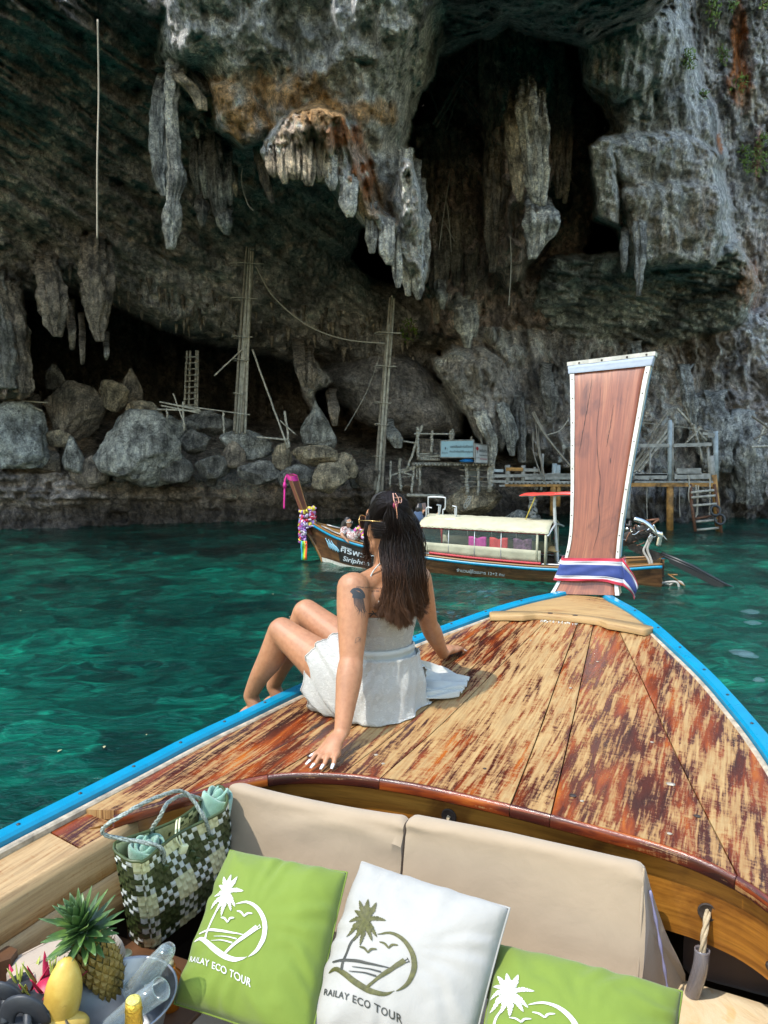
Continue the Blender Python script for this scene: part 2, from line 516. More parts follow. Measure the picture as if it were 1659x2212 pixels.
# ---- colours of the stone itself
def reg(*k): return np.isin(REG, k)
def lerp(A, B, f): return A * (1 - f[..., None]) + np.array(B, np.float32) * f[..., None]
base = np.zeros(PX.shape + (3,), np.float32)
base[:] = (0.150, 0.155, 0.150)
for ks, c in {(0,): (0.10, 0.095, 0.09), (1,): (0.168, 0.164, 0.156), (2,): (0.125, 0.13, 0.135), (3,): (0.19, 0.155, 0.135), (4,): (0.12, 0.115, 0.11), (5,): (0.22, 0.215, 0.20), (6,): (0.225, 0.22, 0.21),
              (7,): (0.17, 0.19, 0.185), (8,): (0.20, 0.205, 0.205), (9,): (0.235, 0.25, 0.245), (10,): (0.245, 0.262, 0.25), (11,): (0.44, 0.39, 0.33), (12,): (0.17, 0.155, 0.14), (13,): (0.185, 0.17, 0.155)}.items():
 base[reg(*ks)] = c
mott = fbm(wx * 0.8, wy * 0.8, wz * 0.8 + 3, 4)
base *= np.array([3.4, 3.2, 3.25], np.float32)
base *= np.clip(1.02 + 0.45 * mott + 0.45 * pnoise(wx * 0.28, wy * 0.28, wz * 0.28 + 7), 0.35, 1.8)[..., None]
warm = sstep(0.0, 0.7, fbm(wx * 0.35 + 5, wy * 0.35, wz * 0.35, 3))
base = lerp(base, (0.36, 0.28, 0.20), 0.3 * warm * (REG != 0) * (REG != 4))
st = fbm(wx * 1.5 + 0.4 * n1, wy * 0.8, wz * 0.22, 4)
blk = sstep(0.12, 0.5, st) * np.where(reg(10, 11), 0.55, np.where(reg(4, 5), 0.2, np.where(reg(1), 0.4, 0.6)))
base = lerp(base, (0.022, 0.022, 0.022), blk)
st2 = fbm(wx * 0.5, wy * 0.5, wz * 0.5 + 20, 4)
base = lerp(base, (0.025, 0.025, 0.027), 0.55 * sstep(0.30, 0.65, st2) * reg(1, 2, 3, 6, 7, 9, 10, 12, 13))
sc = ridged(wx * 2.3 + 0.6 * n1, wy, wz * 0.12, 3)
base = lerp(base, (0.62, 0.64, 0.62), 0.7 * sstep(1.05, 1.5, sc) * reg(6, 8, 9))
swirl = ridged((wx * 0.7 + 0.9 * n1), wy * 0.3, wz * 1.2 + wx * 0.7, 2)
base = lerp(base, (0.52, 0.58, 0.56), 0.65 * sstep(1.12, 1.4, swirl) * reg(7, 9, 10, 2))
def spot(x, y, rx, ry_, f=1.0, jag=0.5):
 q = ((WX - x) / rx) ** 2 + ((WY - y) / ry_) ** 2 + jag * (1.3 * n3 + 0.8 * mott)
 return f * (1 - sstep(0.0, 1.4, q))
orange = np.zeros(PX.shape, np.float32)
for s_ in [(600, 200, 130, 60, .75), (545, 245, 80, 50, .9), (690, 235, 80, 40, 1.0), (790, 235, 80, 34, .75), (480, 210, 60, 60, .75), (700, 300, 120, 50, .7), (800, 420, 60, 60, .6)]:
 orange = np.maximum(orange, spot(*s_))
base = lerp(base, (0.58, 0.345, 0.155), np.clip(orange * 1.3, 0, 1) * (REG != 0))
red = np.zeros(PX.shape, np.float32)
for s_ in [(735, 290, 60, 34, 1.1), (775, 345, 32, 46, 1.0), (800, 400, 18, 36, .8), (860, 470, 16, 30, .5),
           (1602, 110, 16, 100, 1.2), (1604, 190, 26, 50, 1.1), (1616, 620, 34, 50, .6), (1548, 310, 8, 26, 1), (1640, 330, 10, 60, .5)]:
 red = np.maximum(red, spot(*s_))
base = lerp(base, (0.60, 0.22, 0.075), np.clip(red * 1.25, 0, 1) * (0.65 + 0.35 * sstep(0.3, 1.2, ridged(PX / 10, PY / 80, 1.0, 2))))
tan = np.zeros(PX.shape, np.float32)
for s_ in [(1296, 170, 36, 90, .8), (1310, 230, 18, 60, .8), (1350, 470, 110, 90, .25), (1430, 510, 90, 60, .6), (1520, 480, 30, 90, .55), (1630, 230, 40, 40, .9), (1500, 840, 60, 90, .35), (1640, 560, 60, 100, .5)]:
 tan = np.maximum(tan, spot(*s_))
base = lerp(base, (0.56, 0.39, 0.24), tan * (0.35 + 0.65 * sstep(0.5, 1.3, ridged(PX / 13, PY / 150, 4.0, 2))))
white = np.zeros(PX.shape, np.float32)
for s_ in [(1000, 860, 50, 70, .4), (820, 120, 90, 110, .35), (1420, 450, 120, 120, .25), (1400, 130, 80, 90, .3), (760, 330, 70, 22, .5), (885, 420, 40, 110, .5), (905, 560, 30, 80, .6), (1635, 225, 35, 25, .8), (660, 300, 60, 40, .45)]:
 white = np.maximum(white, spot(*s_))
base = lerp(base, (0.72, 0.68, 0.60), white)
tide = sstep(1.1, 0.25, wz) * reg(13, 6, 12)
base = lerp(base, (0.045, 0.034, 0.028), 0.75 * tide)
base = np.clip(base * (1 + 0.25 * n4)[..., None], 0.012, 0.78)
def rock_material(name, attr_name='tint', fixed=None):
 t = NT(name)
 v = t.coord('Object')
 c = t.attr(attr_name) if fixed is None else fixed
 f = t.noise(v, 7, 10, 0.72, 0.3)
 c2 = t.mix(1.0, c, t.ramp(f, [(0.30, (0.22, 0.22, 0.23)), (0.48, (0.85, 0.85, 0.85)), (0.70, (1.75, 1.7, 1.6))]), 'MULTIPLY')
 cr = t.new('ShaderNodeTexVoronoi', feature='DISTANCE_TO_EDGE')
 cr.inputs['Scale'].default_value = 1.3
 wob = t.new('ShaderNodeVectorMath', operation='ADD')
 t.l.new(v, wob.inputs[0])
 nv = t.noise(v, 2.0, 5, 0.65, out='Color')
 t.l.new(nv, wob.inputs[1])
 t.l.new(wob.outputs[0], cr.inputs['Vector'])
 crack = t.ramp(cr.outputs['Distance'], [(0.0, (0.25, 0.25, 0.25)), (0.022, (1, 1, 1))])
 c3 = t.mix(0.8, c2, t.mix(1.0, c2, crack, 'MULTIPLY'))
 vs_ = t.noise(t.coord('Object', (5, 5, 0.45)), 1.0, 7, 0.7, 0.4)
 c3 = t.mix(0.45, c3, t.mix(1.0, c3, t.ramp(vs_, [(0.40, (0.30, 0.30, 0.31)), (0.50, (1, 1, 1)), (0.62, (1.25, 1.25, 1.22))]), 'MULTIPLY'))
 v2_ = t.new('ShaderNodeTexVoronoi', feature='DISTANCE_TO_EDGE'); v2_.inputs['Scale'].default_value = 4.6
 w2_ = t.new('ShaderNodeVectorMath', operation='ADD'); t.l.new(v, w2_.inputs[0]); t.l.new(t.noise(v, 5.0, 5, 0.7, out='Color'), w2_.inputs[1]); t.l.new(w2_.outputs[0], v2_.inputs['Vector'])
 c3 = t.mix(0.28, c3, t.mix(1.0, c3, t.ramp(v2_.outputs['Distance'], [(0.0, (0.2, 0.2, 0.2)), (0.035, (1, 1, 1))]), 'MULTIPLY'))
 sp = t.ramp(t.noise(v, 30, 6, 0.78), [(0.40, (0.55, 0.55, 0.55)), (0.49, (1, 1, 1)), (0.62, (1.3, 1.28, 1.24))])
 t.col(t.mix(1.0, c3, sp, 'MULTIPLY'))
 t.rough(t.math('ADD', t.math('MULTIPLY', f, 0.3), 0.62))
 t.b.inputs['Specular IOR Level'].default_value = 0.3
 h = t.math('ADD', t.noise(v, 3.5, 12, 0.78), t.math('MULTIPLY', crack, 0.06))
 t.bump(h, 1.0, 0.34)
 return t.m
M_ROCK = rock_material('limestone')
def grid_mesh(name, X, Y, Z, rgb, mat):
 ny, nx = X.shape
 me = bpy.data.meshes.new(name)
 co = np.stack([X, Y, Z], -1).reshape(-1, 3).astype(np.float32)
 i = np.arange(ny * nx).reshape(ny, nx)
 q = np.stack([i[:-1, :-1], i[1:, :-1], i[1:, 1:], i[:-1, 1:]], -1).reshape(-1, 4)
 me.vertices.add(len(co)); me.vertices.foreach_set('co', co.ravel())
 me.loops.add(q.size); me.loops.foreach_set('vertex_index', q.ravel().astype(np.int32))
 me.polygons.add(len(q))
 me.polygons.foreach_set('loop_start', np.arange(0, q.size, 4, dtype=np.int32))
 me.polygons.foreach_set('loop_total', np.full(len(q), 4, np.int32))
 me.update(calc_edges=True)
 if rgb is not None:
  at_ = me.color_attributes.new('tint', 'FLOAT_COLOR', 'POINT')
  c4 = np.ones((len(co), 4), np.float32)
  c4[:, :3] = rgb.reshape(-1, 3)
  at_.data.foreach_set('color', c4.ravel())
 return link_mesh(name, me, mat)
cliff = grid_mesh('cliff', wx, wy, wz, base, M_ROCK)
tag(cliff, 'overhanging grey limestone cliff with a dark sea cave behind the boats', 'cliff', kind='structure')
# ================================================================== THE SEA
def build_sea():
 n = 510
 yy = 0.6 * (62 / 0.6) ** np.linspace(0, 1, n)
 yy = np.concatenate([np.linspace(-14, 0.4, 60), yy])
 u = np.linspace(-1, 1, 560)
 xx = np.sign(u) * (np.abs(u) ** 1.5) * 40
 X, Y = np.meshgrid(xx, yy)
 X = X.astype(np.float32); Y = Y.astype(np.float32)
 w1 = fbm(X * 0.32, Y * 0.5, 0.3, 2)
 a1 = X * 0.55 + Y * 0.83 + 0.6 * w1
 Z = 0.016 * np.sin(a1 * 2.3) + 0.034 * pnoise(X * 0.75 + 0.3 * w1, Y * 1.3, 1.7)
 Z += 0.030 * pnoise((X + 0.3 * Y) * 1.7, Y * 3.0, 3.1) + 0.017 * pnoise(X * 3.4, (Y - 0.2 * X) * 5.6, 5.2)
 Z += 0.006 * pnoise(X * 8.0, Y * 12, 7.7)
 Z *= 0.85
 me = grid_mesh('sea', X, Y, Z, None, None)
 return me
def water_material():
 t = NT('sea_water')
 g = t.new('ShaderNodeNewGeometry')
 nrm = t.new('ShaderNodeVectorMath', operation='SCALE')
 t.l.new(g.outputs['Normal'], nrm.inputs[0]); nrm.inputs['Scale'].default_value = 2.6
 add = t.new('ShaderNodeVectorMath', operation='ADD')
 t.l.new(g.outputs['Position'], add.inputs[0]); t.l.new(nrm.outputs[0], add.inputs[1])
 fl_ = t.new('ShaderNodeVectorMath', operation='MULTIPLY')
 t.l.new(add.outputs[0], fl_.inputs[0]); fl_.inputs[1].default_value = (1, 1, 0)
 v = fl_.outputs[0]
 big = t.noise(v, 0.4, 3, 0.5)
 mid = t.noise(v, 2.3, 5, 0.62, 0.9)  # wavy green glow of refracted light, painted into the patchy bottom colour below
 c = t.ramp(t.math('ADD', t.math('MULTIPLY', big, 0.5), t.math('MULTIPLY', mid, 0.5)),
               [(0.36, (0.0005, 0.009, 0.009)), (0.46, (0.0006, 0.023, 0.018)), (0.54, (0.001, 0.049, 0.035)), (0.63, (0.002, 0.108, 0.069)), (0.76, (0.016, 0.20, 0.122))])
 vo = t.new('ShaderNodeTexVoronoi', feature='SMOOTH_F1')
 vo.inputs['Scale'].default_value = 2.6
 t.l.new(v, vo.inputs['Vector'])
 caustic_net = t.ramp(vo.outputs['Distance'], [(0.35, (0.75, 0.75, 0.75)), (0.75, (1.5, 1.5, 1.4))])  # bright caustic light cells painted into the water's base colour
 t.col(t.mix(1.0, c, caustic_net, 'MULTIPLY'))
 t.rough(0.045)
 t.b.inputs['IOR'].default_value = 1.33
 ob = t.coord('Object', (1, 1.5, 1))
 h = t.math('ADD', t.noise(ob, 8.5, 5, 0.64, 0.5), t.math('MULTIPLY', t.noise(ob, 17, 3, 0.6), 0.3))
 t.bump(h, 0.7, 0.035)
 return t.m
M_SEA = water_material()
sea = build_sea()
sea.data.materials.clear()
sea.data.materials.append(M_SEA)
tag(sea, 'clear dark green sea rippling between the boats and the cliff', 'sea', kind='structure')
# ================================================================== OUR BOAT
BO = Vector((1.07, 4.05, 0)); BYAW = rad(25)
BA = Vector((math.sin(BYAW), math.cos(BYAW), 0)); BR = Vector((math.cos(BYAW), -math.sin(BYAW), 0))
def bw(s, l, z): return BO + BA * s + BR * l + Vector((0, 0, z))
def lerp1(x, T):
 if x <= T[0][0]: return T[0][1]
 for (a, b), (c, d) in zip(T, T[1:]):
  if x <= c:
   return b + (d - b) * (x - a) / (c - a)
 return T[-1][1]
_W = [(-6, 1.05), (-5, 1.13), (-4, 1.15), (-2.73, 1.09), (-2.4, 1.06), (-2.0, 1.02), (-1.56, 0.93), (-1.3, 0.85), (-1.15, 0.79), (-0.9, 0.69), (-0.65, 0.56), (-0.35, 0.40), (-0.2, 0.30), (-0.06, 0.19), (0.0, 0.15), (0.1, 0.12)]
_Z = [(-6, 1.26), (-4, 1.29), (-2.73, 1.325), (-2.4, 1.335), (-2.0, 1.355), (-1.56, 1.385), (-1.15, 1.44), (-0.6, 1.52), (-0.35, 1.56), (0, 1.605), (0.1, 1.61)]
def hw(s): return sum(lerp1(s + d, _W) for d in (-.1, -.05, 0, .05, .1)) / 5 if s < -0.15 else lerp1(s, _W)
def gz(s): return sum(lerp1(s + d, _Z) for d in (-.2, -.1, 0, .1, .2)) / 5
_SA = [(-1.0, -2.66), (-.93, -2.59), (-.863, -2.50), (-.76, -2.34), (-.674, -2.24), (-.605, -2.164), (-.503, -2.108), (-.33, -2.068), (-.11, -2.058), (.18, -2.068), (.434, -2.078), (.60, -2.085), (.72, -2.11), (.831, -2.17), (.90, -2.26), (1.0, -2.45)]
def s_aft(l): return sum(lerp1(l + d, _SA) for d in (-.06, -.03, 0, .03, .06)) / 5
def deck_z(s, l):
 w = hw(s)
 return gz(s) - 0.012 + 0.055 * (1 - min(1, (l / w)) ** 2) * min(1, w / 0.8)
def deck(s, l, dz=0.0): return bw(s, l, deck_z(s, l) + dz)
def uv_grid(name, P, UV, mats, parent, thick=None, smooth=True):
 """sheet of points with metric uv; with thick it becomes a closed slab (thickness straight down)"""
 nu, nv = len(P), len(P[0])
 vs = [p for r in P for p in r]
 uv = [q for r in UV for q in r]
 fs = [(i * nv + j, i * nv + j + 1, (i + 1) * nv + j + 1, (i + 1) * nv + j) for i in range(nu - 1) for j in range(nv - 1)]
 if thick:
  b = len(vs)
  vs = vs + [p - Vector((0, 0, thick)) for p in vs]
  uv = uv + uv
  fs += [tuple(i + b for i in reversed(f)) for f in list(fs)]
  ring = [j for j in range(nv)] + [i * nv + nv - 1 for i in range(1, nu)] + [(nu - 1) * nv + j for j in range(nv - 2, -1, -1)] + [i * nv for i in range(nu - 2, 0, -1)]
  for k in range(len(ring)):
   c, d = ring[k], ring[(k + 1) % len(ring)]
   fs.append((c, d, d + b, c + b))
 me = bpy.data.meshes.new(name)
 me.from_pydata([tuple(v) for v in vs], [], fs)
 L = me.uv_layers.new(name='UVMap')
 idx = np.zeros(len(me.loops), np.int32)
 me.loops.foreach_get('vertex_index', idx)
 L.data.foreach_set('uv', np.array(uv, np.float32)[idx].ravel())
 bm = bmesh.new(); bm.from_mesh(me)
 bmesh.ops.recalc_face_normals(bm, faces=bm.faces)
 bm.to_mesh(me); bm.free()
 o = link_mesh(name, me, mats, parent, smooth)
 if thick: sharpen(me, 40)
 return o
def deck_wood(name, wear=0.5, tone=(0.345, 0.225, 0.092), seed=0.0):
 """bare pale timber under the remains of a dark red glossy varnish"""
 t = NT(name)
 tc = t.new('ShaderNodeTexCoord')
 mp = t.new('ShaderNodeMapping'); mp.inputs['Scale'].default_value = (2.2, 16, 1); mp.inputs['Location'].default_value = (seed, seed * 2.3, 0)
 t.l.new(tc.outputs['UV'], mp.inputs['Vector'])
 m2 = t.new('ShaderNodeMapping'); m2.inputs['Scale'].default_value = (0.8, 4.2, 1); m2.inputs['Location'].default_value = (seed * 3, seed, 0)
 t.l.new(tc.outputs['UV'], m2.inputs['Vector'])
 m3 = t.new('ShaderNodeMapping'); m3.inputs['Scale'].default_value = (90, 22, 1)
 t.l.new(tc.outputs['UV'], m3.inputs['Vector'])
 m4 = t.new('ShaderNodeMapping'); m4.inputs['Scale'].default_value = (5, 90, 1)
 t.l.new(tc.outputs['UV'], m4.inputs['Vector'])
 grain = t.noise(mp.outputs[0], 2.0, 8, 0.68, 0.5)
 patch = t.noise(m2.outputs[0], 1.7, 5, 0.62, 0.7)
 saw = t.noise(m3.outputs[0], 1.0, 4, 0.7, 0.3)
 fine = t.noise(m4.outputs[0], 1.0, 6, 0.7)
 pale = t.ramp(fine, [(0.25, tuple(c * 0.52 for c in tone)), (0.5, tone), (0.75, tuple(min(1, c * 1.25) for c in tone))])
 pale = t.mix(t.math('MULTIPLY', t.ramp(grain, [(0.5, (0, 0, 0)), (0.68, (1, 1, 1))]), 0.45), pale, (0.20, 0.105, 0.04))
 varn = t.ramp(t.noise(m2.outputs[0], 3.1, 4, 0.6, 0.4), [(0.32, (0.022, 0.007, 0.006)), (0.47, (0.065, 0.012, 0.006)), (0.58, (0.19, 0.034, 0.007)), (0.72, (0.36, 0.10, 0.014))])
 k = t.math('ADD', t.math('ADD', t.math('ADD', t.math('MULTIPLY', patch, 0.42), t.math('MULTIPLY', t.noise(t.coord('Object', (1, 1, 1)), 1.6, 4, 0.6), 0.26)), t.math('MULTIPLY', grain, 0.56)), t.math('MULTIPLY', saw, 0.22))
 k = t.math('ADD', k, t.math('MULTIPLY', fine, 0.46))
 e = 0.803 + 0.36 * wear
 mr0 = t.new('ShaderNodeMapRange'); mr0.interpolation_type = 'SMOOTHSTEP'
 t.l.new(k, mr0.inputs[0]); mr0.inputs[1].default_value = e - 0.05; mr0.inputs[2].default_value = e + 0.045; mr0.inputs[3].default_value = 1.0; mr0.inputs[4].default_value = 0.0
 mask = mr0.outputs[0]
 ms = t.new('ShaderNodeMapRange'); ms.interpolation_type = 'SMOOTHSTEP'
 t.l.new(k, ms.inputs[0]); ms.inputs[1].default_value = e - 0.02; ms.inputs[2].default_value = e + 0.15; ms.inputs[3].default_value = 0.7; ms.inputs[4].default_value = 0.0
 pale = t.mix(ms.outputs[0], pale, (0.25, 0.10, 0.022))
 t.col(t.mix(mask, pale, varn))
 mr = t.new('ShaderNodeMapRange')
 t.l.new(mask, mr.inputs[0]); mr.inputs[3].default_value = 0.62; mr.inputs[4].default_value = 0.20
 t.rough(mr.outputs[0])
 h = t.math('ADD', t.math('MULTIPLY', mask, 0.5), t.math('MULTIPLY', fine, 0.5))
 h = t.math('ADD', h, t.math('MULTIPLY', saw, 0.35))
 t.bump(h, 0.45, 0.004)
 return t.m
def straight_wood(name, c1, c2, c3, rough=0.4, scale=(1.2, 14, 1), knots=True, coat=0.0, bump=0.2):
 t = NT(name)
 tc = t.new('ShaderNodeTexCoord')
 mp = t.new('ShaderNodeMapping'); mp.inputs['Scale'].default_value = scale
 t.l.new(tc.outputs['UV'], mp.inputs['Vector'])
 m4 = t.new('ShaderNodeMapping'); m4.inputs['Scale'].default_value = (scale[0] * 4, scale[1] * 9, 1)
 t.l.new(tc.outputs['UV'], m4.inputs['Vector'])
 n = t.noise(mp.outputs[0], 1.3, 6, 0.6, 1.2)
 f = t.noise(m4.outputs[0], 1.0, 5, 0.7)
 c = t.ramp(n, [(0.3, c1), (0.5, c2), (0.7, c3)])
 if knots:
  c = t.mix(1.0, c, t.ramp(t.noise(tc.outputs['UV'], 4.5, 4, 0.6, 0.8), [(0.32, (0.5, 0.44, 0.42)), (0.5, (1, 1, 1)), (0.75, (1.1, 1.1, 1.1))]), 'MULTIPLY')
 c = t.mix(1.0, c, t.ramp(f, [(0.3, (0.62, 0.6, 0.58)), (0.6, (1.1, 1.1, 1.1))]), 'MULTIPLY')
 t.col(c)
 t.rough(t.math('ADD', t.math('MULTIPLY', f, 0.2), rough - 0.1))
 t.b.inputs['Coat Weight'].default_value = coat
 t.bump(f, bump, 0.003)
 return t.m
M_DECK = [deck_wood('worn_deck_varnish_%s' % n, w, seed=sd) for n, w, sd in [('a', 0.49, 1.3), ('b', 0.33, 4.1), ('c', 0.54, 7.7), ('d', 0.43, 11.2)]]
M_NOSE = deck_wood('dark_edge_varnish', 0.80, seed=5.0)
M_PALEWOOD = deck_wood('bare_front_board', 0.0, (0.33, 0.205, 0.08), 2.2)
M_INNER = deck_wood('pale_inner_boards', 0.0, (0.36, 0.235, 0.11), 9.0)
M_BEAM = straight_wood('oiled_brown_beam', (0.155, 0.055, 0.008), (0.255, 0.10, 0.013), (0.33, 0.145, 0.022), 0.33, (0.9, 9, 1), coat=0.2)
M_POST = straight_wood('reddish_prow_wood', (0.145, 0.038, 0.016), (0.22, 0.066, 0.027), (0.285, 0.105, 0.046), 0.33, (1.0, 12, 1), coat=0.15)
M_BLUE = simple('turquoise_gunwale_paint', (0.0, 0.19, 0.33), 0.32, var=0.10, nscale=9, bump=0.1)
M_WHITE = simple('chipped_white_paint', (0.50, 0.485, 0.43), 0.5, var=0.2, nscale=22, bump=0.3)
M_GREYWOOD = simple('grey_cracked_sealant', (0.36, 0.30, 0.22), 0.75, var=0.3, nscale=30, bump=0.5, bscale=90)
M_HULL = simple('dark_hull_timber', (0.10, 0.045, 0.02), 0.5, var=0.3, nscale=6)
M_DARK = simple('dark_inner_hull', (0.035, 0.022, 0.016), 0.7, var=0.3, nscale=8)
M_BOLT = simple('rusty_bolt', (0.06, 0.045, 0.04), 0.5, metal=0.6)
M_METAL = simple('galvanised_strip', (0.36, 0.36, 0.35), 0.45, metal=0.7, var=0.2, nscale=30)
boat = thing('longtail_boat', 'nearest wooden boat with a worn varnished foredeck, turquoise edges and tall prow post', 'boat', (BO.x, BO.y, 0))
# --- deck planks, one by one
BK = [-0.868, -0.74, -0.56, -0.356, -0.229, 0.18, 0.295, 0.765, 0.94]
FR = [-1.02, -0.84, -0.66, -0.48, -0.25, 0.13, 0.32, 0.60, 1.02]     # share of the half width at the front end
S_FRONT = -0.42
prng = random.Random(3)
for k in range(len(BK) - 1):
 P, UV = [], []
 nS, nL = 44, 8
 off = prng.uniform(0, 20)
 for i in range(nS + 1):
  f = i / nS
  row, ruv = [], []
  for j in range(nL + 1):
   g_ = j / nL
   lb = BK[k] + (BK[k + 1] - BK[k]) * g_
   w0 = hw(S_FRONT) - 0.055
   q0 = (FR[k] + (FR[k + 1] - FR[k]) * g_)
   lf = max(-1, min(1, q0)) * w0
   sa = s_aft(lb)
   s = S_FRONT + (sa - S_FRONT) * f
   l = lf + (lb - lf) * f
   lim = hw(s) - 0.056
   if k in (0, len(BK) - 2) and (j == (0 if k == 0 else nL)):
    l = math.copysign(lim, l)
   l = max(-lim, min(lim, l))
   gap = 0.0022
   if j == 0 and k > 0: l += gap
   if j == nL and k < len(BK) - 2: l -= gap
   row.append(deck(s, l, (-0.0025 if j in (0, nL) else 0.0) + 0.0008 * math.sin(k * 2.1)))
   ruv.append((s + off, (l + off * 0.37)))
  P.append(row); UV.append(ruv)
 uv_grid('deck_plank', P, UV, M_DECK[(0, 3, 0, 3, 1, 3, 2, 0)[k]], boat, 0.028)
M_PLUG = simple('pale_filler_plug', (0.34, 0.29, 0.23), 0.7, var=0.3, nscale=60)
for k, (s_, l_, r_) in enumerate([(-2.0, -0.52, .008), (-1.93, -0.31, .007), (-1.98, -0.26, .006), (-1.95, 0.33, .010), (-1.97, 0.36, .006), (-1.75, 0.58, .013), (-1.9, 0.66, .009), (-1.2, 0.17, .006), (-0.9, 0.22, .006), (-1.62, -0.62, .007), (-1.5, 0.5, .006), (-0.75, -0.1, .005), (-1.9, 0.05, .006), (-2.03, 0.60, .007)]):
 mb = MB(); mb.lathe(deck(s_, l_, 0.0005), (0, 0, 1), [(0, r_), (0.0014, r_ * .9), (0.0016, 0)], 9, jit=.25, rng=prng)
 mb.build('plug', M_PLUG if k % 3 else M_BOLT, boat)
# --- moulded nose along the aft edge of the deck, in lengths
cuts = [-0.875, -0.58, -0.23, 0.18, 0.295, 0.765, 0.95]
for a_, b_ in zip(cuts, cuts[1:]):
 P, UV = [], []
 n = max(4, int((b_ - a_) * 30))
 for i in range(n + 1):
  l = a_ + 0.001 + (b_ - a_ - 0.002) * i / n
  s = s_aft(l)
  lim = hw(s) - 0.06
  lc = max(-lim, min(lim, l))
  top = deck_z(s, lc)
  prof = [(-0.0005, -0.0015), (-0.005, -0.002), (-0.009, -0.006), (-0.011, -0.012), (-0.012, -0.033), (-0.008, -0.038), (0.02, -0.039), (0.02, -0.02)]
  sl = (s_aft(l + .01) - s_aft(l - .01)) / .02; nn_ = math.hypot(1, sl)
  row = [bw(s + ds / nn_, lc - ds * sl / nn_, top + dz) for ds, dz in prof]
  arc = (0 if i == 0 else arc + (bw(s, lc, 0) - plast).length); plast = bw(s, lc, 0)
  ruv = [(arc + a_ * 3, 0.02 * q) for q in range(len(prof))]
  P.append(row); UV.append(ruv)
 uv_grid('edge_moulding', P, UV, M_NOSE, boat)
# --- side decks and inner boards aft of the foredeck
for sg in (-1, 1):
 segs = [(-2.30, -2.62), (-2.625, -3.7), (-3.705, -5.2)]
 for s0, s1 in segs:
  P, UV = [], []
  for i in range(17):
   s = s0 + (s1 - s0) * i / 16
   row, ruv = [], []
   for j in range(5):
    l = sg * (hw(s) - 0.056 - 0.155 * j / 4)
    row.append(bw(s, l, gz(s) - 0.014 - 0.03 * j / 4)); ruv.append((s, l))
   P.append(row); UV.append(ruv)
  uv_grid('side_plank', P, UV, M_INNER if s0 < -2.6 else M_DECK[0], boat, 0.03)
 for (d0, d1, z0, z1, m_) in [(0.205, 0.222, -0.03, -0.135, M_INNER), (0.224, 0.238, -0.137, -0.25, M_INNER)]:
  P, UV = [], []
  for i in range(33):
   s = -2.45 - 2.75 * i / 32
   row, ruv = [], []
   for j in range(4):
    f = j / 3
    row.append(bw(s, sg * (hw(s) - d0 - (d1 - d0) * f), gz(s) + z0 + (z1 - z0) * f)); ruv.append((s + z0 * 40, z0 + (z1 - z0) * f))
   P.append(row); UV.append(ruv)
  o = uv_grid('inner_board', P, UV, m_, boat)
  o.modifiers.new('t', 'SOLIDIFY').thickness = 0.018
# --- gunwale: turquoise cap, grey sealant strip, outer rubbing strake, hull shell
for sg in (-1, 1):
 S = [0.06 - 5.4 * (i / 110) for i in range(111)]
 def rail(name, lo, zo, w_, h_, mat, bev=0.25):
  mb = MB()
  rows = []
  for s in S:
   c = hw(s) + lo
   z = gz(s) + zo
   e = min(w_, h_) * bev
   prof = [(-w_ / 2 + e, h_ / 2), (w_ / 2 - e, h_ / 2), (w_ / 2, h_ / 2 - e), (w_ / 2, -h_ / 2), (-w_ / 2, -h_ / 2), (-w_ / 2, h_ / 2 - e)]
   rows.append([bw(s, sg * (c + x), z + y) for x, y in prof] )
  rows = [r + [r[0]] for r in rows]
  mb.grid(rows)
  return mb.build(name, mat, boat, auto=35)
 CAP = rail('gunwale_cap', -0.026, 0.004, 0.056, 0.034, M_BLUE)
 rail('sealant_strip', -0.066, -0.010, 0.022, 0.022, M_GREYWOOD)
 rail('rubbing_strake', 0.016, -0.062, 0.030, 0.06, M_PALEWOOD)
 rail('blue_line', 0.030, -0.030, 0.012, 0.022, M_BLUE)
 for k in range(22):
  s = -0.22 - 0.205 * k
  mb = MB()
  mb.lathe(bw(s, sg * (hw(s) - 0.026), gz(s) + 0.0205), (0, 0, 1), [(0, 0.006), (0.002, 0.006), (0.004, 0.003)], 8)
  mb.build('bolt', M_BOLT, CAP)
 rows = []
 for s in S[::3]:
  w, z = hw(s), gz(s)
  prof = [(0.0, z - 0.03), (-0.04, z - 0.3), (-0.13 * min(1, w), z - 0.7), (-0.3 * min(1, w), z - 1.1), (-0.5 * min(1, w), -0.25)]
  rows.append([bw(s + 0.0, sg * max(0.02, w + d), zz) for d, zz in prof])
 mb = MB(); mb.grid(rows)
 o = mb.build('hull_side', M_HULL, boat)
 o.modifiers.new('t', 'SOLIDIFY').thickness = 0.03
rows = []
for i in range(20):
 s = -0.4 - 4.9 * i / 19
 w = hw(s) - 0.12
 rows.append([bw(s, -w, gz(s) - 0.12), bw(s, -w * 0.97, 0.75), bw(s, -w * 0.8, 0.45), bw(s, w * 0.8, 0.45), bw(s, w * 0.97, 0.75), bw(s, w, gz(s) - 0.12)])
mb = MB(); mb.grid(rows); mb.build('hull_lining', M_DARK, boat, smooth=False)
mb = MB()
for i in range(5):
 for sg in (-1,):
  s = -2.5 - 0.42 * i
  w = hw(s)
  pts = [bw(s, sg * (w - 0.262), gz(s) - 0.14), bw(s, sg * (w - 0.275), 0.95), bw(s, sg * (w - 0.30), 0.72), bw(s, sg * (w * 0.72), 0.48)]
  mb = MB(); mb.tube(pts, 0.035, 6)
  mb.build('rib', M_HULL, boat, smooth=False)
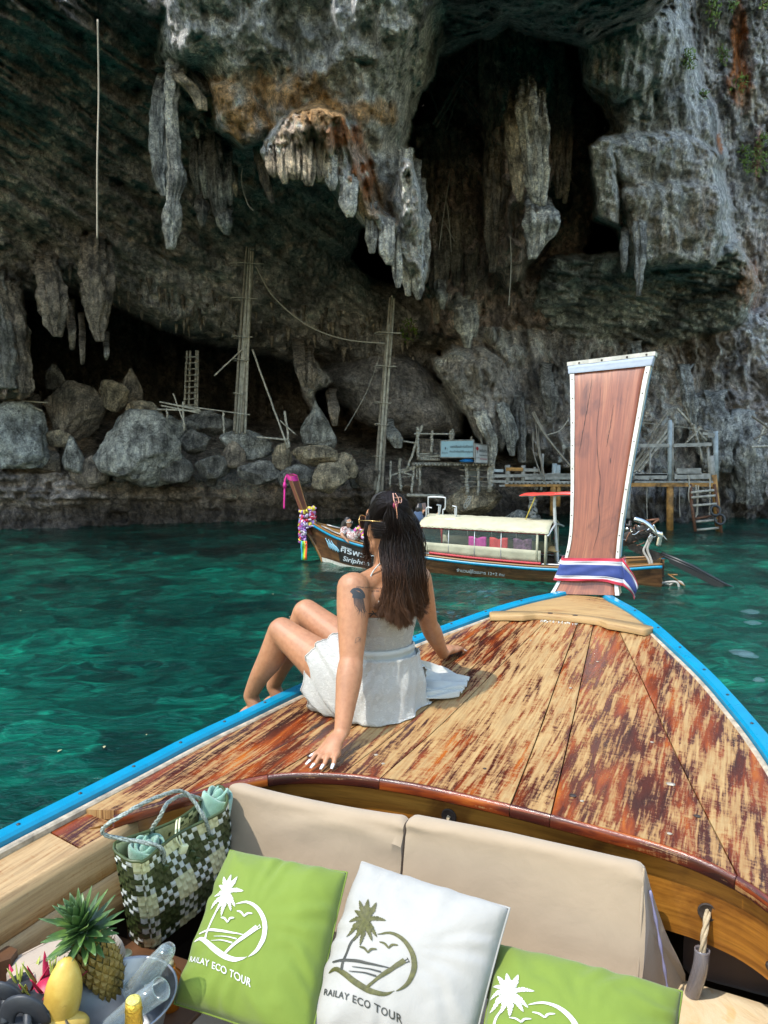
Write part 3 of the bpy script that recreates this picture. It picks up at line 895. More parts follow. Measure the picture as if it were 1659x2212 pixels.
# --- oiled beam under the deck edge, with rope holes
def beam_s(l): return s_aft(l) + 0.035
holes = [(-0.02, 0.072), (0.70, 0.125)]
def beam_z(l):
 s = beam_s(l)
 top = deck_z(s, max(-hw(s) + .06, min(hw(s) - .06, l))) - 0.030
 h = 0.21 + 0.10 * (1 - (l / 0.95) ** 2) * 0 - 0.0
 return top, top - h - 0.05 * math.cos(l * 2.2)
P, UV = [], []
nL_, nZ_ = 90, 14
mb_v, keep = [], []
for i in range(nL_ + 1):
 l = -0.93 + 1.86 * i / nL_
 t0, t1 = beam_z(l)
 P.append([bw(beam_s(l), l, t0 + (t1 - t0) * j / nZ_) for j in range(nZ_ + 1)])
 UV.append([(l, (t0 + (t1 - t0) * j / nZ_)) for j in range(nZ_ + 1)])
beam = uv_grid('deck_beam', P, UV, M_BEAM, boat)
for l, dz in holes:
 t0, _ = beam_z(l)
 s = beam_s(l) - 0.004
 mb = MB()
 ax = -(BA)
 mb.lathe(bw(s + 0.003, l, t0 - dz), ax, [(0.0, 0.024), (0.003, 0.024), (0.005, 0.021), (0.003, 0.019), (0.0015, 0.0)], 18)
 mb.build('rope_hole', M_DARK, beam)
for l, dz in [(0.845, 0.155), (0.60, 0.20)][:1]:
 t0, _ = beam_z(l)
 mb = MB(); mb.lathe(bw(beam_s(l) + 0.002, l, t0 - dz), -BA, [(0, 0.013), (0.008, 0.012), (0.010, 0.008)], 10)
 mb.build('bolt', M_BOLT, beam)
# --- front board, notched breast board
P, UV = [], []
for i in range(17):
 s = -0.42 + 0.44 * i / 16
 w = hw(s) - 0.054
 P.append([deck(s, w * (2 * j / 10 - 1), 0.008) for j in range(11)])
 UV.append([(w * (2 * j / 10 - 1) * 0.9 + 4, s * 0.6) for j in range(11)])
uv_grid('front_board', P, UV, M_PALEWOOD, boat, 0.03)
half = hw(-0.42) - 0.04
out = []
def notch(l):
 a_ = abs(l)
 if a_ > 0.20: return -0.085 - 0.00 * a_
 if a_ > 0.15: return -0.085 + 0.045 * (0.20 - a_) / 0.05
 return -0.040
mb = MB()
rows_t, nn = [], 72
poly_f = [(-half + 2 * half * i / nn) for i in range(nn + 1)]
top, bot = [], []
rows = []
for l in poly_f:
 z = deck_z(-0.42, l)
 taper = max(0.0, min(1.0, (half - abs(l)) / 0.03))
 s_b = -0.42 + notch(l) * taper
 rows.append([bw(-0.405, l, z - 0.002), bw(-0.405, l, z + 0.026), bw(s_b + 0.006, l, z + 0.026), bw(s_b, l, z + 0.021), bw(s_b, l, z - 0.002)])
mb.grid(rows)
P = rows
UVb = [[(l + 7, 0.02 * j) for j in range(5)] for l in poly_f]
uv_grid('breast_board', P, UVb, M_PALEWOOD, boat)
for l in (-0.085, 0.085 - 0.05):
 mb = MB(); mb.lathe(bw(-0.432, l, deck_z(-0.42, l) + 0.0265), (0, 0, 1), [(0, 0.013), (0.001, 0.012), (0.0005, 0.0)], 14)
 mb.build('peg_hole', M_DARK, boat)
mb = MB()
for k in range(60):
 l, s = prng.uniform(-0.12, 0.06), prng.uniform(-0.495, -0.465)
 mb.lathe(deck(s, l, 0.0), (0, 0, 1), [(0, 0.003), (prng.uniform(0.002, 0.005), 0.002)], 5)
tag(mb.build('shell_grit', M_WHITE, None), 'loose shell grit lying against the notched board on the foredeck', 'grit', kind='stuff')
# --- prow post
PL = [(1188, 1283, 1338, 1286, 0.00), (1206, 1251, 1335, 1253, 0.03), (1220, 1206, 1337, 1207, 0.055), (1230, 1153, 1342, 1151, 0.085), (1233, 1076, 1354, 1070, 0.13),
      (1233, 995, 1368, 986, 0.18), (1233, 915, 1383, 904, 0.235), (1232, 835, 1398, 822, 0.295), (1230, 790, 1411, 768, 0.34)]
def post_pt(f, side):
 """f along the levels, side -1..1 across"""
 i = min(int(f), len(PL) - 2); g_ = f - i
 q = [PL[i][k] + (PL[i + 1][k] - PL[i][k]) * g_ for k in range(5)]
 p0 = BO + BA * q[4]
 L_ = at_plane(q[0], q[1], p0, BA); R_ = at_plane(q[2], q[3], p0, BA)
 return L_ + (R_ - L_) * (side + 1) / 2
_pc = {}
def post_smooth(f, side, depth=0.0):
 key = round(side, 4)
 if key not in _pc: _pc[key] = vspline([post_pt(k, side) for k in range(len(PL))], 161)
 arr = _pc[key]
 x = max(0, min(1, f / (len(PL) - 1))) * 160
 i = min(int(x), 159); g_ = x - i
 return arr[i].lerp(arr[i + 1], g_) + BA * depth
NF = 64
FM = len(PL) - 1
def post_sheet(name, u0, u1, d, mat, f0=0, f1=FM, back=None, parent=boat):
 P, UV = [], []
 for i in range(NF + 1):
  f = f0 + (f1 - f0) * i / NF
  row, uv = [], []
  for j in range(13):
   u = u0 + (u1 - u0) * j / 12
   row.append(post_smooth(f, u, d)); uv.append((f * 0.16 + 0.02 * u, u * 0.2))
  P.append(row); UV.append(uv)
 return P, UV
def solid_slab(name, u0, u1, d0, d1, mat, f0=0, f1=FM):
 """slab between depths d0 (face) and d1 (back)"""
 P, UV = post_sheet(name, u0, u1, d0, mat, f0, f1)
 Q, _ = post_sheet(name, u0, u1, d1, mat, f0, f1)
 rows = [a_ + list(reversed(b_)) + [a_[0]] for a_, b_ in zip(P, Q)]
 uvr = [a_ + list(reversed(a_)) + [a_[0]] for a_ in UV]
 return uv_grid(name, rows, uvr, mat, boat if name == 'prow_post' else POST)
POST = solid_slab('prow_post', -0.89, 0.89, 0.002, 0.075, M_POST)
for u0, u1 in ((-1.0, -0.885), (0.885, 1.0)):
 o = solid_slab('white_edging', u0, u1, -0.006, 0.08, M_WHITE, 2.0, FM - 0.3)
 sharpen(o.data, 40)
 o = solid_slab('metal_edging', u0, u1, -0.005, 0.08, M_METAL, 0.0, 2.0)
 sharpen(o.data, 40)
 o = solid_slab('blue_back_edge', u0 * 1.012 + (0 if u0 < 0 else 0.0), u1 * 1.012, 0.082, 0.098, M_BLUE, 2.0, FM - 0.2)
 for k in range(9):
  f = 2.3 + k * 0.62
  mb = MB(); mb.lathe(post_smooth(f, (u0 + u1) / 2, -0.007), -BA, [(0, 0.0035), (0.002, 0.003), (0.0025, 0.001)], 8)
  mb.build('nail', M_BOLT, POST)
for cr in ([(6.9, -0.18), (6.2, -0.20), (5.7, -0.21), (5.0, -0.12), (4.4, 0.02), (3.9, 0.02), (3.5, 0.10), (3.1, 0.12), (2.7, 0.06), (2.35, 0.0)], [(7.2, -0.42), (6.4, -0.52), (5.6, -0.66), (5.2, -0.72)], [(5.0, 0.28), (4.86, 0.30)], [(6.4, 0.2), (5.7, 0.16), (5.3, 0.12)]):
 mb = MB()
 pts = [post_smooth(f, u, 0.0008) for f, u in cr]
 pts = vspline(pts, 40)
 wd = [0.0004 + 0.0016 * math.sin(math.pi * i / 39) * (0.6 + 0.4 * math.sin(i * 1.7)) for i in range(40)]
 mb.tube([p + BR * prng.uniform(-.0012, .0012) for p in pts], wd, 5)
 mb.build('drying_crack', M_BOLT, POST)
P, UV = [], []
for i in range(7):
 f = FM - 0.50 + 0.50 * i / 6
 ring, uv = [], []
 bul = -0.010 - 0.004 * math.sin(i / 6 * math.pi) - 0.002 * math.sin(i * 2.1)
 for u, d in [(-1.02, 0.09), (-1.03, 0.03), (-1.03, bul)] + [(-1 + 2 * q / 10, bul - 0.0015 * math.sin(q * 1.9 + i)) for q in range(11)] + [(1.03, bul), (1.03, 0.03), (1.02, 0.09)]:
  ring.append(post_smooth(f, u, d)); uv.append((u, f))
 P.append(ring); UV.append(uv)
uv_grid('cap_cloth', P, UV, simple('white_cap_cloth', (0.27, 0.31, 0.37), 0.7, var=0.06, nscale=18, bump=0.3), boat)
mb = MB()
e0 = [post_smooth(FM - 0.02, -1.05, -0.012), post_smooth(FM - 0.02, 1.05, -0.012), post_smooth(FM - 0.02, 1.05, 0.10), post_smooth(FM - 0.02, -1.05, 0.10)]
mb.extrude(e0, (0, 0, 0.022))
mb.build('cap_board', M_WHITE, boat, smooth=False)
for u in (-0.75, -0.2, 0.4, 0.85):
 mb = MB(); mb.lathe(post_smooth(FM, u, -0.013) + Vector((0, 0, 0.008)), -BA, [(0, 0.006), (0.003, 0.004)], 8)
 mb.build('nail', M_BOLT, POST)
# --- sash in five bands round the foot of the post
SASH = [simple('sash_%s' % n, c, 0.75, var=0.05, nscale=20, bump=0.25, bscale=240, bdist=0.001, sheen=0.2) for n, c in (('red', (0.36, 0.012, 0.035)), ('white', (0.42, 0.42, 0.45)), ('blue', (0.016, 0.036, 0.17)))]
sash = thing('ribbon_sash', 'red, white and blue ribbon sash wrapped round the foot of the near prow post', 'sash', tuple(post_smooth(1.5, 0)))
def sash_ring(v):
 f = 0.95 + 1.08 * (1 - v)
 pts = []
 sag = 0.010 * math.sin(v * 9) + 0.006 * math.sin(v * 23)
 for u, d in [(-1.08, 0.12), (-1.16 - 0.05 * v, 0.05), (-1.10 - 0.04 * v, -0.012)] + [(-1 + 2 * q / 12, -0.022 + 0.003 * math.sin(q * 0.8 + v * 14) + 0.002 * math.sin(v * 40)) for q in range(13)] + [(1.10 + 0.06 * v, -0.012), (1.16 + 0.20 * v, 0.05), (1.08 + 0.2 * v, 0.12)]:
  drop = 0.03 * max(0, u - 0.6) * (v * 1.4)
  pts.append(post_smooth(f, max(-1, min(1, u)), d) + BR * ((u - max(-1, min(1, u))) * 0.16) - Vector((0, 0, drop)))
 return pts
bands = [(0.0, 0.11, 0), (0.11, 0.26, 1), (0.26, 0.74, 2), (0.74, 0.88, 1), (0.88, 1.0, 0)]
for v0, v1, m_ in bands:
 mb = MB(); mb.grid([sash_ring(v0 + (v1 - v0) * i / 6) for i in range(7)])
 o = mb.build('sash_band', SASH[m_], sash)
 o.modifiers.new('t', 'SOLIDIFY').thickness = 0.003
for v0, v1, m_ in bands:
 mb = MB(); rows = []
 for i in range(9):
  f = i / 8
  row = []
  for j in range(3):
   v = v0 + (v1 - v0) * j / 2
   p = sash_ring(v)[-3].lerp(sash_ring(v)[-2], 0.15)
   tip = post_smooth(0.0, 1.0, 0.06) + BR * (0.085 - 0.02 * v) + Vector((0, 0, 0.045 - 0.075 * v))
   q = p.lerp(tip, f) + BR * (0.012 * math.sin(f * 3.1)) - BA * (0.01 * math.sin(f * 5 + v * 8))
   row.append(q)
  rows.append(row)
 mb.grid(rows)
 o = mb.build('sash_tail', SASH[m_], sash)
 o.modifiers.new('t', 'SOLIDIFY').thickness = 0.003
# ================================================================== CUSHIONS, PILLOWS, BAG, FRUIT
def fabric(name, c, rough=0.85, wr=0.5, wscale=7, weave=700, sheen=0.25, var=0.05):
 t = NT(name)
 v = t.coord()
 n = t.noise(v, 6, 5, 0.6)
 t.col(t.ramp(n, [(0.3, tuple(x * (1 - var) for x in c)), (0.7, tuple(min(1, x * (1 + var)) for x in c))]))
 t.rough(rough)
 t.b.inputs['Sheen Weight'].default_value = sheen
 h = t.math('ADD', t.math('MULTIPLY', t.noise(v, wscale, 4, 0.5, 0.3), 1.0), t.math('MULTIPLY', t.noise(v, weave, 2), 0.05))
 t.bump(h, wr, 0.018)
 return t.m
M_BEIGE = fabric('beige_cushion_cloth', (0.295, 0.222, 0.147), wr=0.4, wscale=7)
M_BEIGE2 = fabric('pale_seat_cloth', (0.37, 0.295, 0.225), wr=0.35, wscale=5)
M_ZIP = simple('lilac_zip', (0.20, 0.19, 0.30), 0.6)
M_GREEN = fabric('lime_pillow_cloth', (0.130, 0.186, 0.018), wr=0.3, wscale=9, sheen=0.15)
M_OFFW = fabric('white_pillow_cloth', (0.315, 0.302, 0.275), wr=0.4, wscale=11, var=0.06, sheen=0.15)
M_THREADW = simple('white_embroidery', (0.55, 0.55, 0.52), 0.6, bump=0.6, bscale=700, bdist=0.001, var=0.06)
M_THREADG = simple('olive_embroidery', (0.062, 0.060, 0.008), 0.6, bump=0.7, bscale=700, bdist=0.001, var=0.25, nscale=90)
M_THREADD = simple('dark_embroidery', (0.028, 0.028, 0.02), 0.6, bump=0.6, bscale=700, bdist=0.001)
def lw(x, y, z):
 """local (along, across) of the sight line at height z"""
 p = atz(x, y, z) - BO
 return p.dot(BA), p.dot(BR)
SEAT_Z = 1.0
# --- wedge back cushions
def wedge(name, label, l0, l1, sag, seed, zt0, zt1, group):
 th = thing(name, label, 'cushion', tuple(bw(-2.2, (l0 + l1) / 2, SEAT_Z)), group)
 def prof(l, f):
  zt = zt0 + (zt1 - zt0) * f
  sh = -0.052 * max(0, min(1, (0.2 - l) / 0.8))
  base = [(-2.30, SEAT_Z - 0.03), (-2.292, SEAT_Z + 0.03), (-2.25, 1.13), (-2.205, zt - 0.06), (-2.193, zt - 0.008), (-2.165, zt + 0.002), (-2.145, zt - 0.012), (-2.135, zt - 0.07), (-2.095, 1.10), (-2.03, SEAT_Z - 0.03)]
  base = [(a_ + sh, b_) for a_, b_ in base]
  return base
 n = 60
 m = 40
 rows = []
 for i in range(n + 1):
  f = i / n
  l = l0 + (l1 - l0) * f
  ease = min(f, 1 - f) * (l1 - l0)
  round_ = max(0, 1 - ease / 0.02)
  pr = prof(l, f)
  P = spline([(a_, 0, b_) for a_, b_ in pr], m)
  cx_, cz_ = -2.18, 1.14
  row = []
  l_in = l
  for j, p in enumerate(P):
   s, z = p[0], p[2]
   l = l_in + (0.10 * f ** 8 * max(0, min(1, (s + 2.29) / .2)) * max(0, min(1, (zt1 - z) / .33)) if l1 > .3 else 0)
   k = 1 - 0.05 * round_ ** 2
   s, z = cx_ + (s - cx_) * k, cz_ + (z - cz_) * k
   top = math.exp(-((z - (zt0 + (zt1 - zt0) * f)) / 0.05) ** 2)
   z -= sag * top * math.sin(math.pi * f) ** 0.8
   front = 1.0 if j < m * 0.5 else 0.3
   q = float(fbm(np.float32(l * 5 + seed), np.float32(z * 16), np.float32(seed), 3))
   near = math.exp(-ease / 0.06)
   s += front * (0.004 * q + 0.006 * near * math.sin(z * 130 + seed + 5 * l) * (0.4 + abs(q)))
   if sag > 0.005:
    s -= front * 0.010 * math.exp(-((z - 1.26 + 0.05 * math.sin(l * 6)) / 0.016) ** 2) * sstep(0.1, 0.5, f)
   row.append(bw(s, l, z))
  rows.append(row)
 mb = MB()
 mb.grid(rows)
 for r in (rows[0], rows[-1]):
  c = sum(r, Vector()) / len(r)
  k = len(mb.v)
  mb.add(r + [c], [(j, j + 1, len(r)) for j in range(len(r) - 1)] + [(len(r) - 1, 0, len(r))])
 o = mb.build('cover', M_BEIGE, th)
 sharpen(o.data, 50)
 return th
wedge('back_cushion', 'beige back cushion with a sagging creased top, left half of the seat back', -0.69, -0.088, 0.012, 1.0, 1.362, 1.350, 'beige back cushions')
wr_ = wedge('back_cushion', 'smooth beige wedge back cushion with a lilac zip in its right side', -0.08, 0.552, 0.0, 6.0, 1.358, 1.352, 'beige back cushions')
mb = MB()
mb.tube(vspline([bw(-2.17, 0.568, 1.29), bw(-2.172, 0.588, 1.2), bw(-2.175, 0.608, 1.1), bw(-2.178, 0.622, 1.02)], 24), [0.0035 + 0.0015 * math.sin(i * 1.3) for i in range(24)], 6)
mb.build('zip', M_ZIP, wr_)
mb = MB()
mb.tube(vspline([bw(-2.29, 0.553, 1.01), bw(-2.248, 0.5535, 1.13), bw(-2.205, 0.554, 1.29), bw(-2.18, 0.553, 1.35)], 20), 0.003, 6)
mb.build('piping', M_BEIGE, wr_)
# --- seat cushion under it
th = thing('seat_cushion', 'flat pale beige seat cushion in front of the two back cushions', 'cushion', tuple(bw(-2.6, -0.1, 0.85)))
def slab_cushion(s0, s1, l0, l1, z0, z1, seed=0.0, amp=0.004, n=50):
 rows = []
 for i in range(n + 1):
  s = s0 + (s1 - s0) * i / n
  row = []
  for j in range(n + 1):
   l = l0 + (l1 - l0) * j / n
   e = min(i, n - i, j, n - j) / n
   edge = 1 - max(0, 1 - e / 0.05) ** 2 * 0.5
   row.append(bw(s, l, z0 + (z1 - z0) * edge + amp * float(pnoise(np.float32(s * 7), np.float32(l * 7), np.float32(seed)))))
  rows.append(row)
 lo = [[Vector((p.x, p.y, z0)) for p in r] for r in rows]
 mb = MB(); mb.grid(rows)
 rim = rows[0] + [r[-1] for r in rows[1:]] + list(reversed(rows[-1][:-1])) + [r[0] for r in reversed(rows[1:-1])]
 mb.grid([rim + [rim[0]], [Vector((p.x, p.y, z0)) for p in rim + [rim[0]]]])
 return mb
slab_cushion(-3.4, -2.285, -0.50, 0.60, 0.84, SEAT_Z - 0.005, 2.0).build('cover', M_BEIGE2, th)
# --- bolster along the left side
th = thing('bolster', 'long pale beige bolster lying along the left side under the fruit', 'cushion', tuple(bw(-2.8, -0.8, 0.95)))
def round_bar(p0, p1, r, flat, seed, n=50, m=28, up=(0, 0, 1)):
 p0, p1 = Vector(p0), Vector(p1)
 ax = (p1 - p0).normalized()
 u = Vector(up) - ax * ax.dot(Vector(up)); u.normalize(); w = ax.cross(u)
 rows = []
 for i in range(n + 1):
  f = i / n
  e = min(f, 1 - f) * (p1 - p0).length
  k = min(1.0, 0.80 + 0.20 * math.sqrt(min(1, e / 0.03)))
  c = p0.lerp(p1, f)
  row = []
  for j in range(m + 1):
   an = 2 * math.pi * j / m
   ca, sa = math.cos(an), math.sin(an)
   sq = (abs(ca) ** 3.2 + abs(sa) ** 3.2) ** (-1 / 3.2)
   wr = 1 + 0.012 * math.sin(an * 9 + seed) * math.exp(-e / 0.08) + 0.010 * float(pnoise(np.float32(f * 9), np.float32(an * 2), np.float32(seed)))
   row.append(c + (u * ca * r + w * sa * r * flat) * sq * k * wr)
  rows.append(row)
 mb = MB(); mb.grid(rows)
 for r_ in (rows[0], rows[-1]):
  c = sum(r_[:-1], Vector()) / (len(r_) - 1)
  mb.add(r_ + [c], [(j, j + 1, len(r_)) for j in range(len(r_) - 1)])
 return mb
b0, b1 = atz(-12, 2095, 1.17) - Vector((0, 0, .045)) + BR * 0.05, atz(208, 1984, 1.17) - Vector((0, 0, .045)) + BR * 0.05
bd = (b1 - b0).normalized()
o = round_bar(b0 + bd * 0.012 - Vector((0, 0, 0.04)), b1 - Vector((0, 0, 0.04)), 0.085, 1.05, 1.0).build('cover', M_BEIGE2, th)
sharpen(o.data, 60)
mb = MB(); mb.tube([b0 + bd * 0.012 + Vector((0, 0, 0.036)) + bd.cross(Vector((0, 0, 1))) * -0.065, b1 + Vector((0, 0, 0.036)) + bd.cross(Vector((0, 0, 1))) * -0.065], 0.003, 6)
mb.build('piping', M_BEIGE2, th)
# --- throw pillows
class Pillow:
 def __init__(s, quad, zs, thick, seed, pinch=0.05):
  s.c = [atz(x, y, z) for (x, y), z in zip(quad, zs)]     # TL TR BL BR
  s.t, s.seed, s.pinch = thick, seed, pinch
  s.n = (s.c[1] - s.c[0]).cross(s.c[2] - s.c[0]).normalized()
  if s.n.y > 0: s.n = -s.n
 def flat(s, u, v):
  p = s.pinch
  uu = u + (0.5 - u) * p * (1 - abs(2 * v - 1) ** 2.2) * abs(2 * u - 1) ** 2
  vv = v + (0.5 - v) * p * (1 - abs(2 * u - 1) ** 2.2) * abs(2 * v - 1) ** 2
  a_ = s.c[0].lerp(s.c[1], uu); b_ = s.c[2].lerp(s.c[3], uu)
  return a_.lerp(b_, vv)
 def h(s, u, v):
  a_, b_ = max(0.0, 1 - abs(2 * u - 1) ** 2.6), max(0.0, 1 - abs(2 * v - 1) ** 2.6)
  base = (a_ * b_) ** 0.42
  sd = s.seed
  rim = math.exp(-min(u, 1 - u, v, 1 - v) / 0.12)
  an = math.atan2(v - 0.5, u - 0.5)
  w = 0.15 * rim * math.sin(an * 15 + sd * 3 + 6 * float(pnoise(np.float32(u * 3), np.float32(v * 3), np.float32(sd))))
  w += 0.13 * float(fbm(np.float32(u * 4 + sd), np.float32(v * 4), np.float32(sd), 3)) * (0.4 + 0.6 * rim)
  return base * (1 + w)
 def front(s, u, v, off=0.0):
  return s.flat(u, v) + s.n * (s.t * s.h(u, v) + off)
 def make(s, name, label, mat, group):
  th = thing(name, label, 'pillow', tuple(s.flat(0.5, 1.0)), group)
  n = 56
  F_ = [[s.front(i / n, j / n) for j in range(n + 1)] for i in range(n + 1)]
  B_ = [[s.flat(i / n, j / n) - s.n * (0.55 * s.t * s.h(i / n, j / n)) for j in range(n + 1)] for i in range(n + 1)]
  mb = MB(); mb.grid(F_); mb.grid(B_)
  me = bpy.data.meshes.new('cover')
  me.from_pydata(mb.v, [], mb.f)
  bm = bmesh.new(); bm.from_mesh(me)
  bmesh.ops.remove_doubles(bm, verts=bm.verts, dist=1e-4)
  bmesh.ops.recalc_face_normals(bm, faces=bm.faces)
  bm.to_mesh(me); bm.free()
  s.cover = link_mesh('cover', me, mat, th)
  rim = [s.flat(i / n, 0) for i in range(n)] + [s.flat(1, i / n) for i in range(n)] + [s.flat(1 - i / n, 1) for i in range(n)] + [s.flat(0, 1 - i / n) for i in range(n)]
  mb = MB(); mb.tube(rim, 0.0028, 6, closed=True); mb.build('seam', mat, th)
  return th
LQ = [(540, 50), (1575, 255), (60, 1400), (1262, 1690)]        # corners of the first pillow in the close-up used to trace the emblem
def inv_bil(x, y):
 u, v = 0.5, 0.5
 (ax, ay), (bx, by), (cx_, cy_), (dx, dy) = LQ
 for _ in range(30):
  px = ax * (1 - u) * (1 - v) + bx * u * (1 - v) + cx_ * (1 - u) * v + dx * u * v - x
  py = ay * (1 - u) * (1 - v) + by * u * (1 - v) + cy_ * (1 - u) * v + dy * u * v - y
  a11 = (bx - ax) * (1 - v) + (dx - cx_) * v; a12 = (cx_ - ax) * (1 - u) + (dx - bx) * u
  a21 = (by - ay) * (1 - v) + (dy - cy_) * v; a22 = (cy_ - ay) * (1 - u) + (dy - by) * u
  det = a11 * a22 - a12 * a21
  u -= (px * a22 - py * a12) / det; v -= (a11 * py - a21 * px) / det
 return u, v
def fill2d(poly, maxlen=26):
 """triangulate a 2-d outline finely"""
 bm = bmesh.new()
 dense = []
 for i, p in enumerate(poly):
  q = poly[(i + 1) % len(poly)]
  k = max(1, int(math.hypot(q[0] - p[0], q[1] - p[1]) / maxlen))
  dense += [(p[0] + (q[0] - p[0]) * t / k, p[1] + (q[1] - p[1]) * t / k) for t in range(k)]
 tri = tessellate_polygon([[Vector((x, y, 0)) for x, y in dense]])
 return dense, [tuple(t) for t in tri]
def smooth2(pts, n): return [(p[0], p[1]) for p in spline([(x, y, 0) for x, y in pts], n)]
def ribbon2(pts, w):
 c = smooth2(pts, 24)
 L_, R_ = [], []
 for i, p in enumerate(c):
  q, r = c[max(i - 1, 0)], c[min(i + 1, 23)]
  dx, dy = r[0] - q[0], r[1] - q[1]
  d = math.hypot(dx, dy) + 1e-9
  ww = w[0] + (w[1] - w[0]) * i / 23 if not callable(w) else w(i / 23)
  L_.append((p[0] - dy / d * ww, p[1] + dx / d * ww)); R_.append((p[0] + dy / d * ww, p[1] - dx / d * ww))
 return L_, R_
def emblem_polys():
 A_ = []
 strips = []
 strips.append(('hill', ribbon2([(250, 960), (320, 944), (400, 985), (480, 1045), (560, 1093), (640, 1124), (720, 1124), (778, 1104)], lambda f: 2 + 22 * math.sin(math.pi * min(1, f * 1.05)) ** 0.7)))
 strips.append(('ring', ribbon2([(668, 680), (760, 660), (840, 692), (898, 762), (926, 850), (918, 950), (880, 1030), (832, 1080), (790, 1106)], lambda f: 2 + 17 * math.sin(math.pi * min(1, f * 1.02)) ** 0.8)))
 strips.append(('boat', ribbon2([(572, 1086), (670, 1012), (770, 938), (862, 868)], (9, 20))))
 strips.append(('water_line', ribbon2([(296, 892), (400, 886), (520, 898), (640, 920), (762, 938)], lambda f: 2 + 9 * math.sin(math.pi * (0.15 + 0.85 * f)) if f < .97 else 3)))
 strips.append(('water_line', ribbon2([(468, 938), (580, 950), (690, 972)], (2, 6))))
 strips.append(('water_line', ribbon2([(440, 970), (550, 980), (652, 1004)], (2, 7))))
 strips.append(('trunk', ribbon2([(376, 962), (398, 880), (430, 796), (482, 716), (540, 640)], (11, 7))))
 strips.append(('boat_end', ribbon2([(862, 868), (884, 852)], (3, 3))))
 strips.append(('boat_end', ribbon2([(870, 884), (892, 872)], (3, 3))))
 strips.append(('boat_end', ribbon2([(880, 846), (894, 876)], (3, 3))))
 for ox, oy in ((0, 0), (154, -46)):
  strips.append(('bird', ribbon2([(528, 785), (566, 796), (596, 832)], lambda f: 1.5 + 7 * math.sin(math.pi * (0.1 + 0.75 * f)))if ox == 0 else ribbon2([(528 + ox, 785 + oy), (566 + ox, 796 + oy), (596 + ox, 832 + oy)], lambda f: 1.5 + 7 * math.sin(math.pi * (0.1 + 0.75 * f)))))
  strips.append(('bird', ribbon2([(596 + ox, 832 + oy), (622 + ox, 803 + oy), (664 + ox, 801 + oy)], lambda f: 1.5 + 7 * math.sin(math.pi * (0.15 + 0.75 * f)))))
 r = random.Random(4)
 for tx, ty, bend in [(595, 385, 0), (662, 414, 8), (530, 408, -8), (484, 490, -14), (732, 560, -22), (440, 585, -26), (414, 702, -30), (478, 738, -12), (532, 775, -6), (628, 738, 10), (664, 702, 14)]:
  cx_, cy_ = 580, 565
  mx, my = (cx_ + tx) / 2, (cy_ + ty) / 2
  dx, dy = tx - cx_, ty - cy_
  d = math.hypot(dx, dy)
  c = [(cx_, cy_), (mx + dy / d * bend * -0.4, my - abs(bend) * 0.7), (tx, ty)]
  def wf(f, r=r):
   base = 24 * math.sin(math.pi * (0.22 + 0.78 * f)) ** 0.8
   return max(0.5, base * (1.0 if int(f * 23) % 2 == 0 else 0.62))
  strips.append(('frond', ribbon2(c, wf)))
 strips.append(('crown', ribbon2([(560, 550), (605, 590)], (24, 24))))
 return strips
EMBLEM = emblem_polys()
def text_mesh2d(body, bold=False, shear=0.0, spacing=1.0):
 """flat mesh of a line of lettering: verts, faces, width"""
 cu = bpy.data.curves.new('lettering', 'FONT')
 cu.body = body
 cu.size = 1.0
 cu.resolution_u = 3
 cu.shear = shear
 cu.space_character = spacing
 if bold: cu.offset = 0.012
 o = bpy.data.objects.new('lettering', cu)
 COL.objects.link(o)
 dg = bpy.context.evaluated_depsgraph_get()
 dg.update()
 me = bpy.data.meshes.new_from_object(o.evaluated_get(dg))
 bpy.data.objects.remove(o)
 V = [(v.co.x, v.co.y) for v in me.vertices]
 Fc = [tuple(p.vertices) for p in me.polygons]
 bpy.data.meshes.remove(me)
 w = max((v[0] for v in V), default=1)
 return V, Fc, w
TXT_RAILAY = text_mesh2d('RAILAY ECO TOUR', True, 0.0, 1.06)
def emblem(p, th, m_main, m_dark, du=0.0, dv=0.0, text=True):
 k = 0
 def surf(x, y, lift=0.0022):
  u, v = inv_bil(x, y)
  u = min(0.995, max(0.005, u + du)); v = min(0.995, max(0.005, v + dv))
  return p.front(u, v, lift)
 mb, md = MB(), MB()
 for nm, (L_, R_) in EMBLEM:
  n = len(L_)
  tgt = md if nm in ('water_line', 'trunk', 'boat_end') else mb
  lift = 0.0018 + 0.0003 * (k % 6); k += 1
  rows = [[surf(*L_[i], lift), surf((L_[i][0] + R_[i][0]) / 2, (L_[i][1] + R_[i][1]) / 2, lift + 0.0012), surf(*R_[i], lift)] for i in range(n)]
  tgt.grid(rows)
 mb.build('embroidered_emblem', m_main, p.cover)
 md.build('embroidered_lines', m_dark, p.cover)
 if text:
  V, Fc, w = TXT_RAILAY
  x0, y0, x1, y1 = 200, 1108, 806, 1328
  vs = []
  for x, y in V:
   f = x / w
   bx, by = x0 + (x1 - x0) * f, y0 + (y1 - y0) * f - 10 * math.sin(math.pi * f)
   hgt = 62 + 22 * f
   vs.append(surf(bx + y * 12, by - y * hgt, 0.0026))
  mb = MB(); mb.add(vs, Fc)
  mb.build('embroidered_lettering', m_dark, p.cover, smooth=False, fixn=False)
P1 = Pillow([(497, 1837), (750, 1885), (376, 2168), (668, 2270)], [1.30, 1.31, 1.075, 1.06], 0.085, 1.0, 0.02)
th1 = P1.make('throw_pillow', 'lime green pillow beside the woven bag, white palm and boat emblem fully in view', M_GREEN, 'throw pillows')
emblem(P1, th1, M_THREADW, M_THREADW, 0.035, 0.0)
P2 = Pillow([(782, 1862), (1101, 1962), (660, 2232), (1010, 2322)], [1.30, 1.315, 1.06, 1.05], 0.085, 2.6, 0.02)
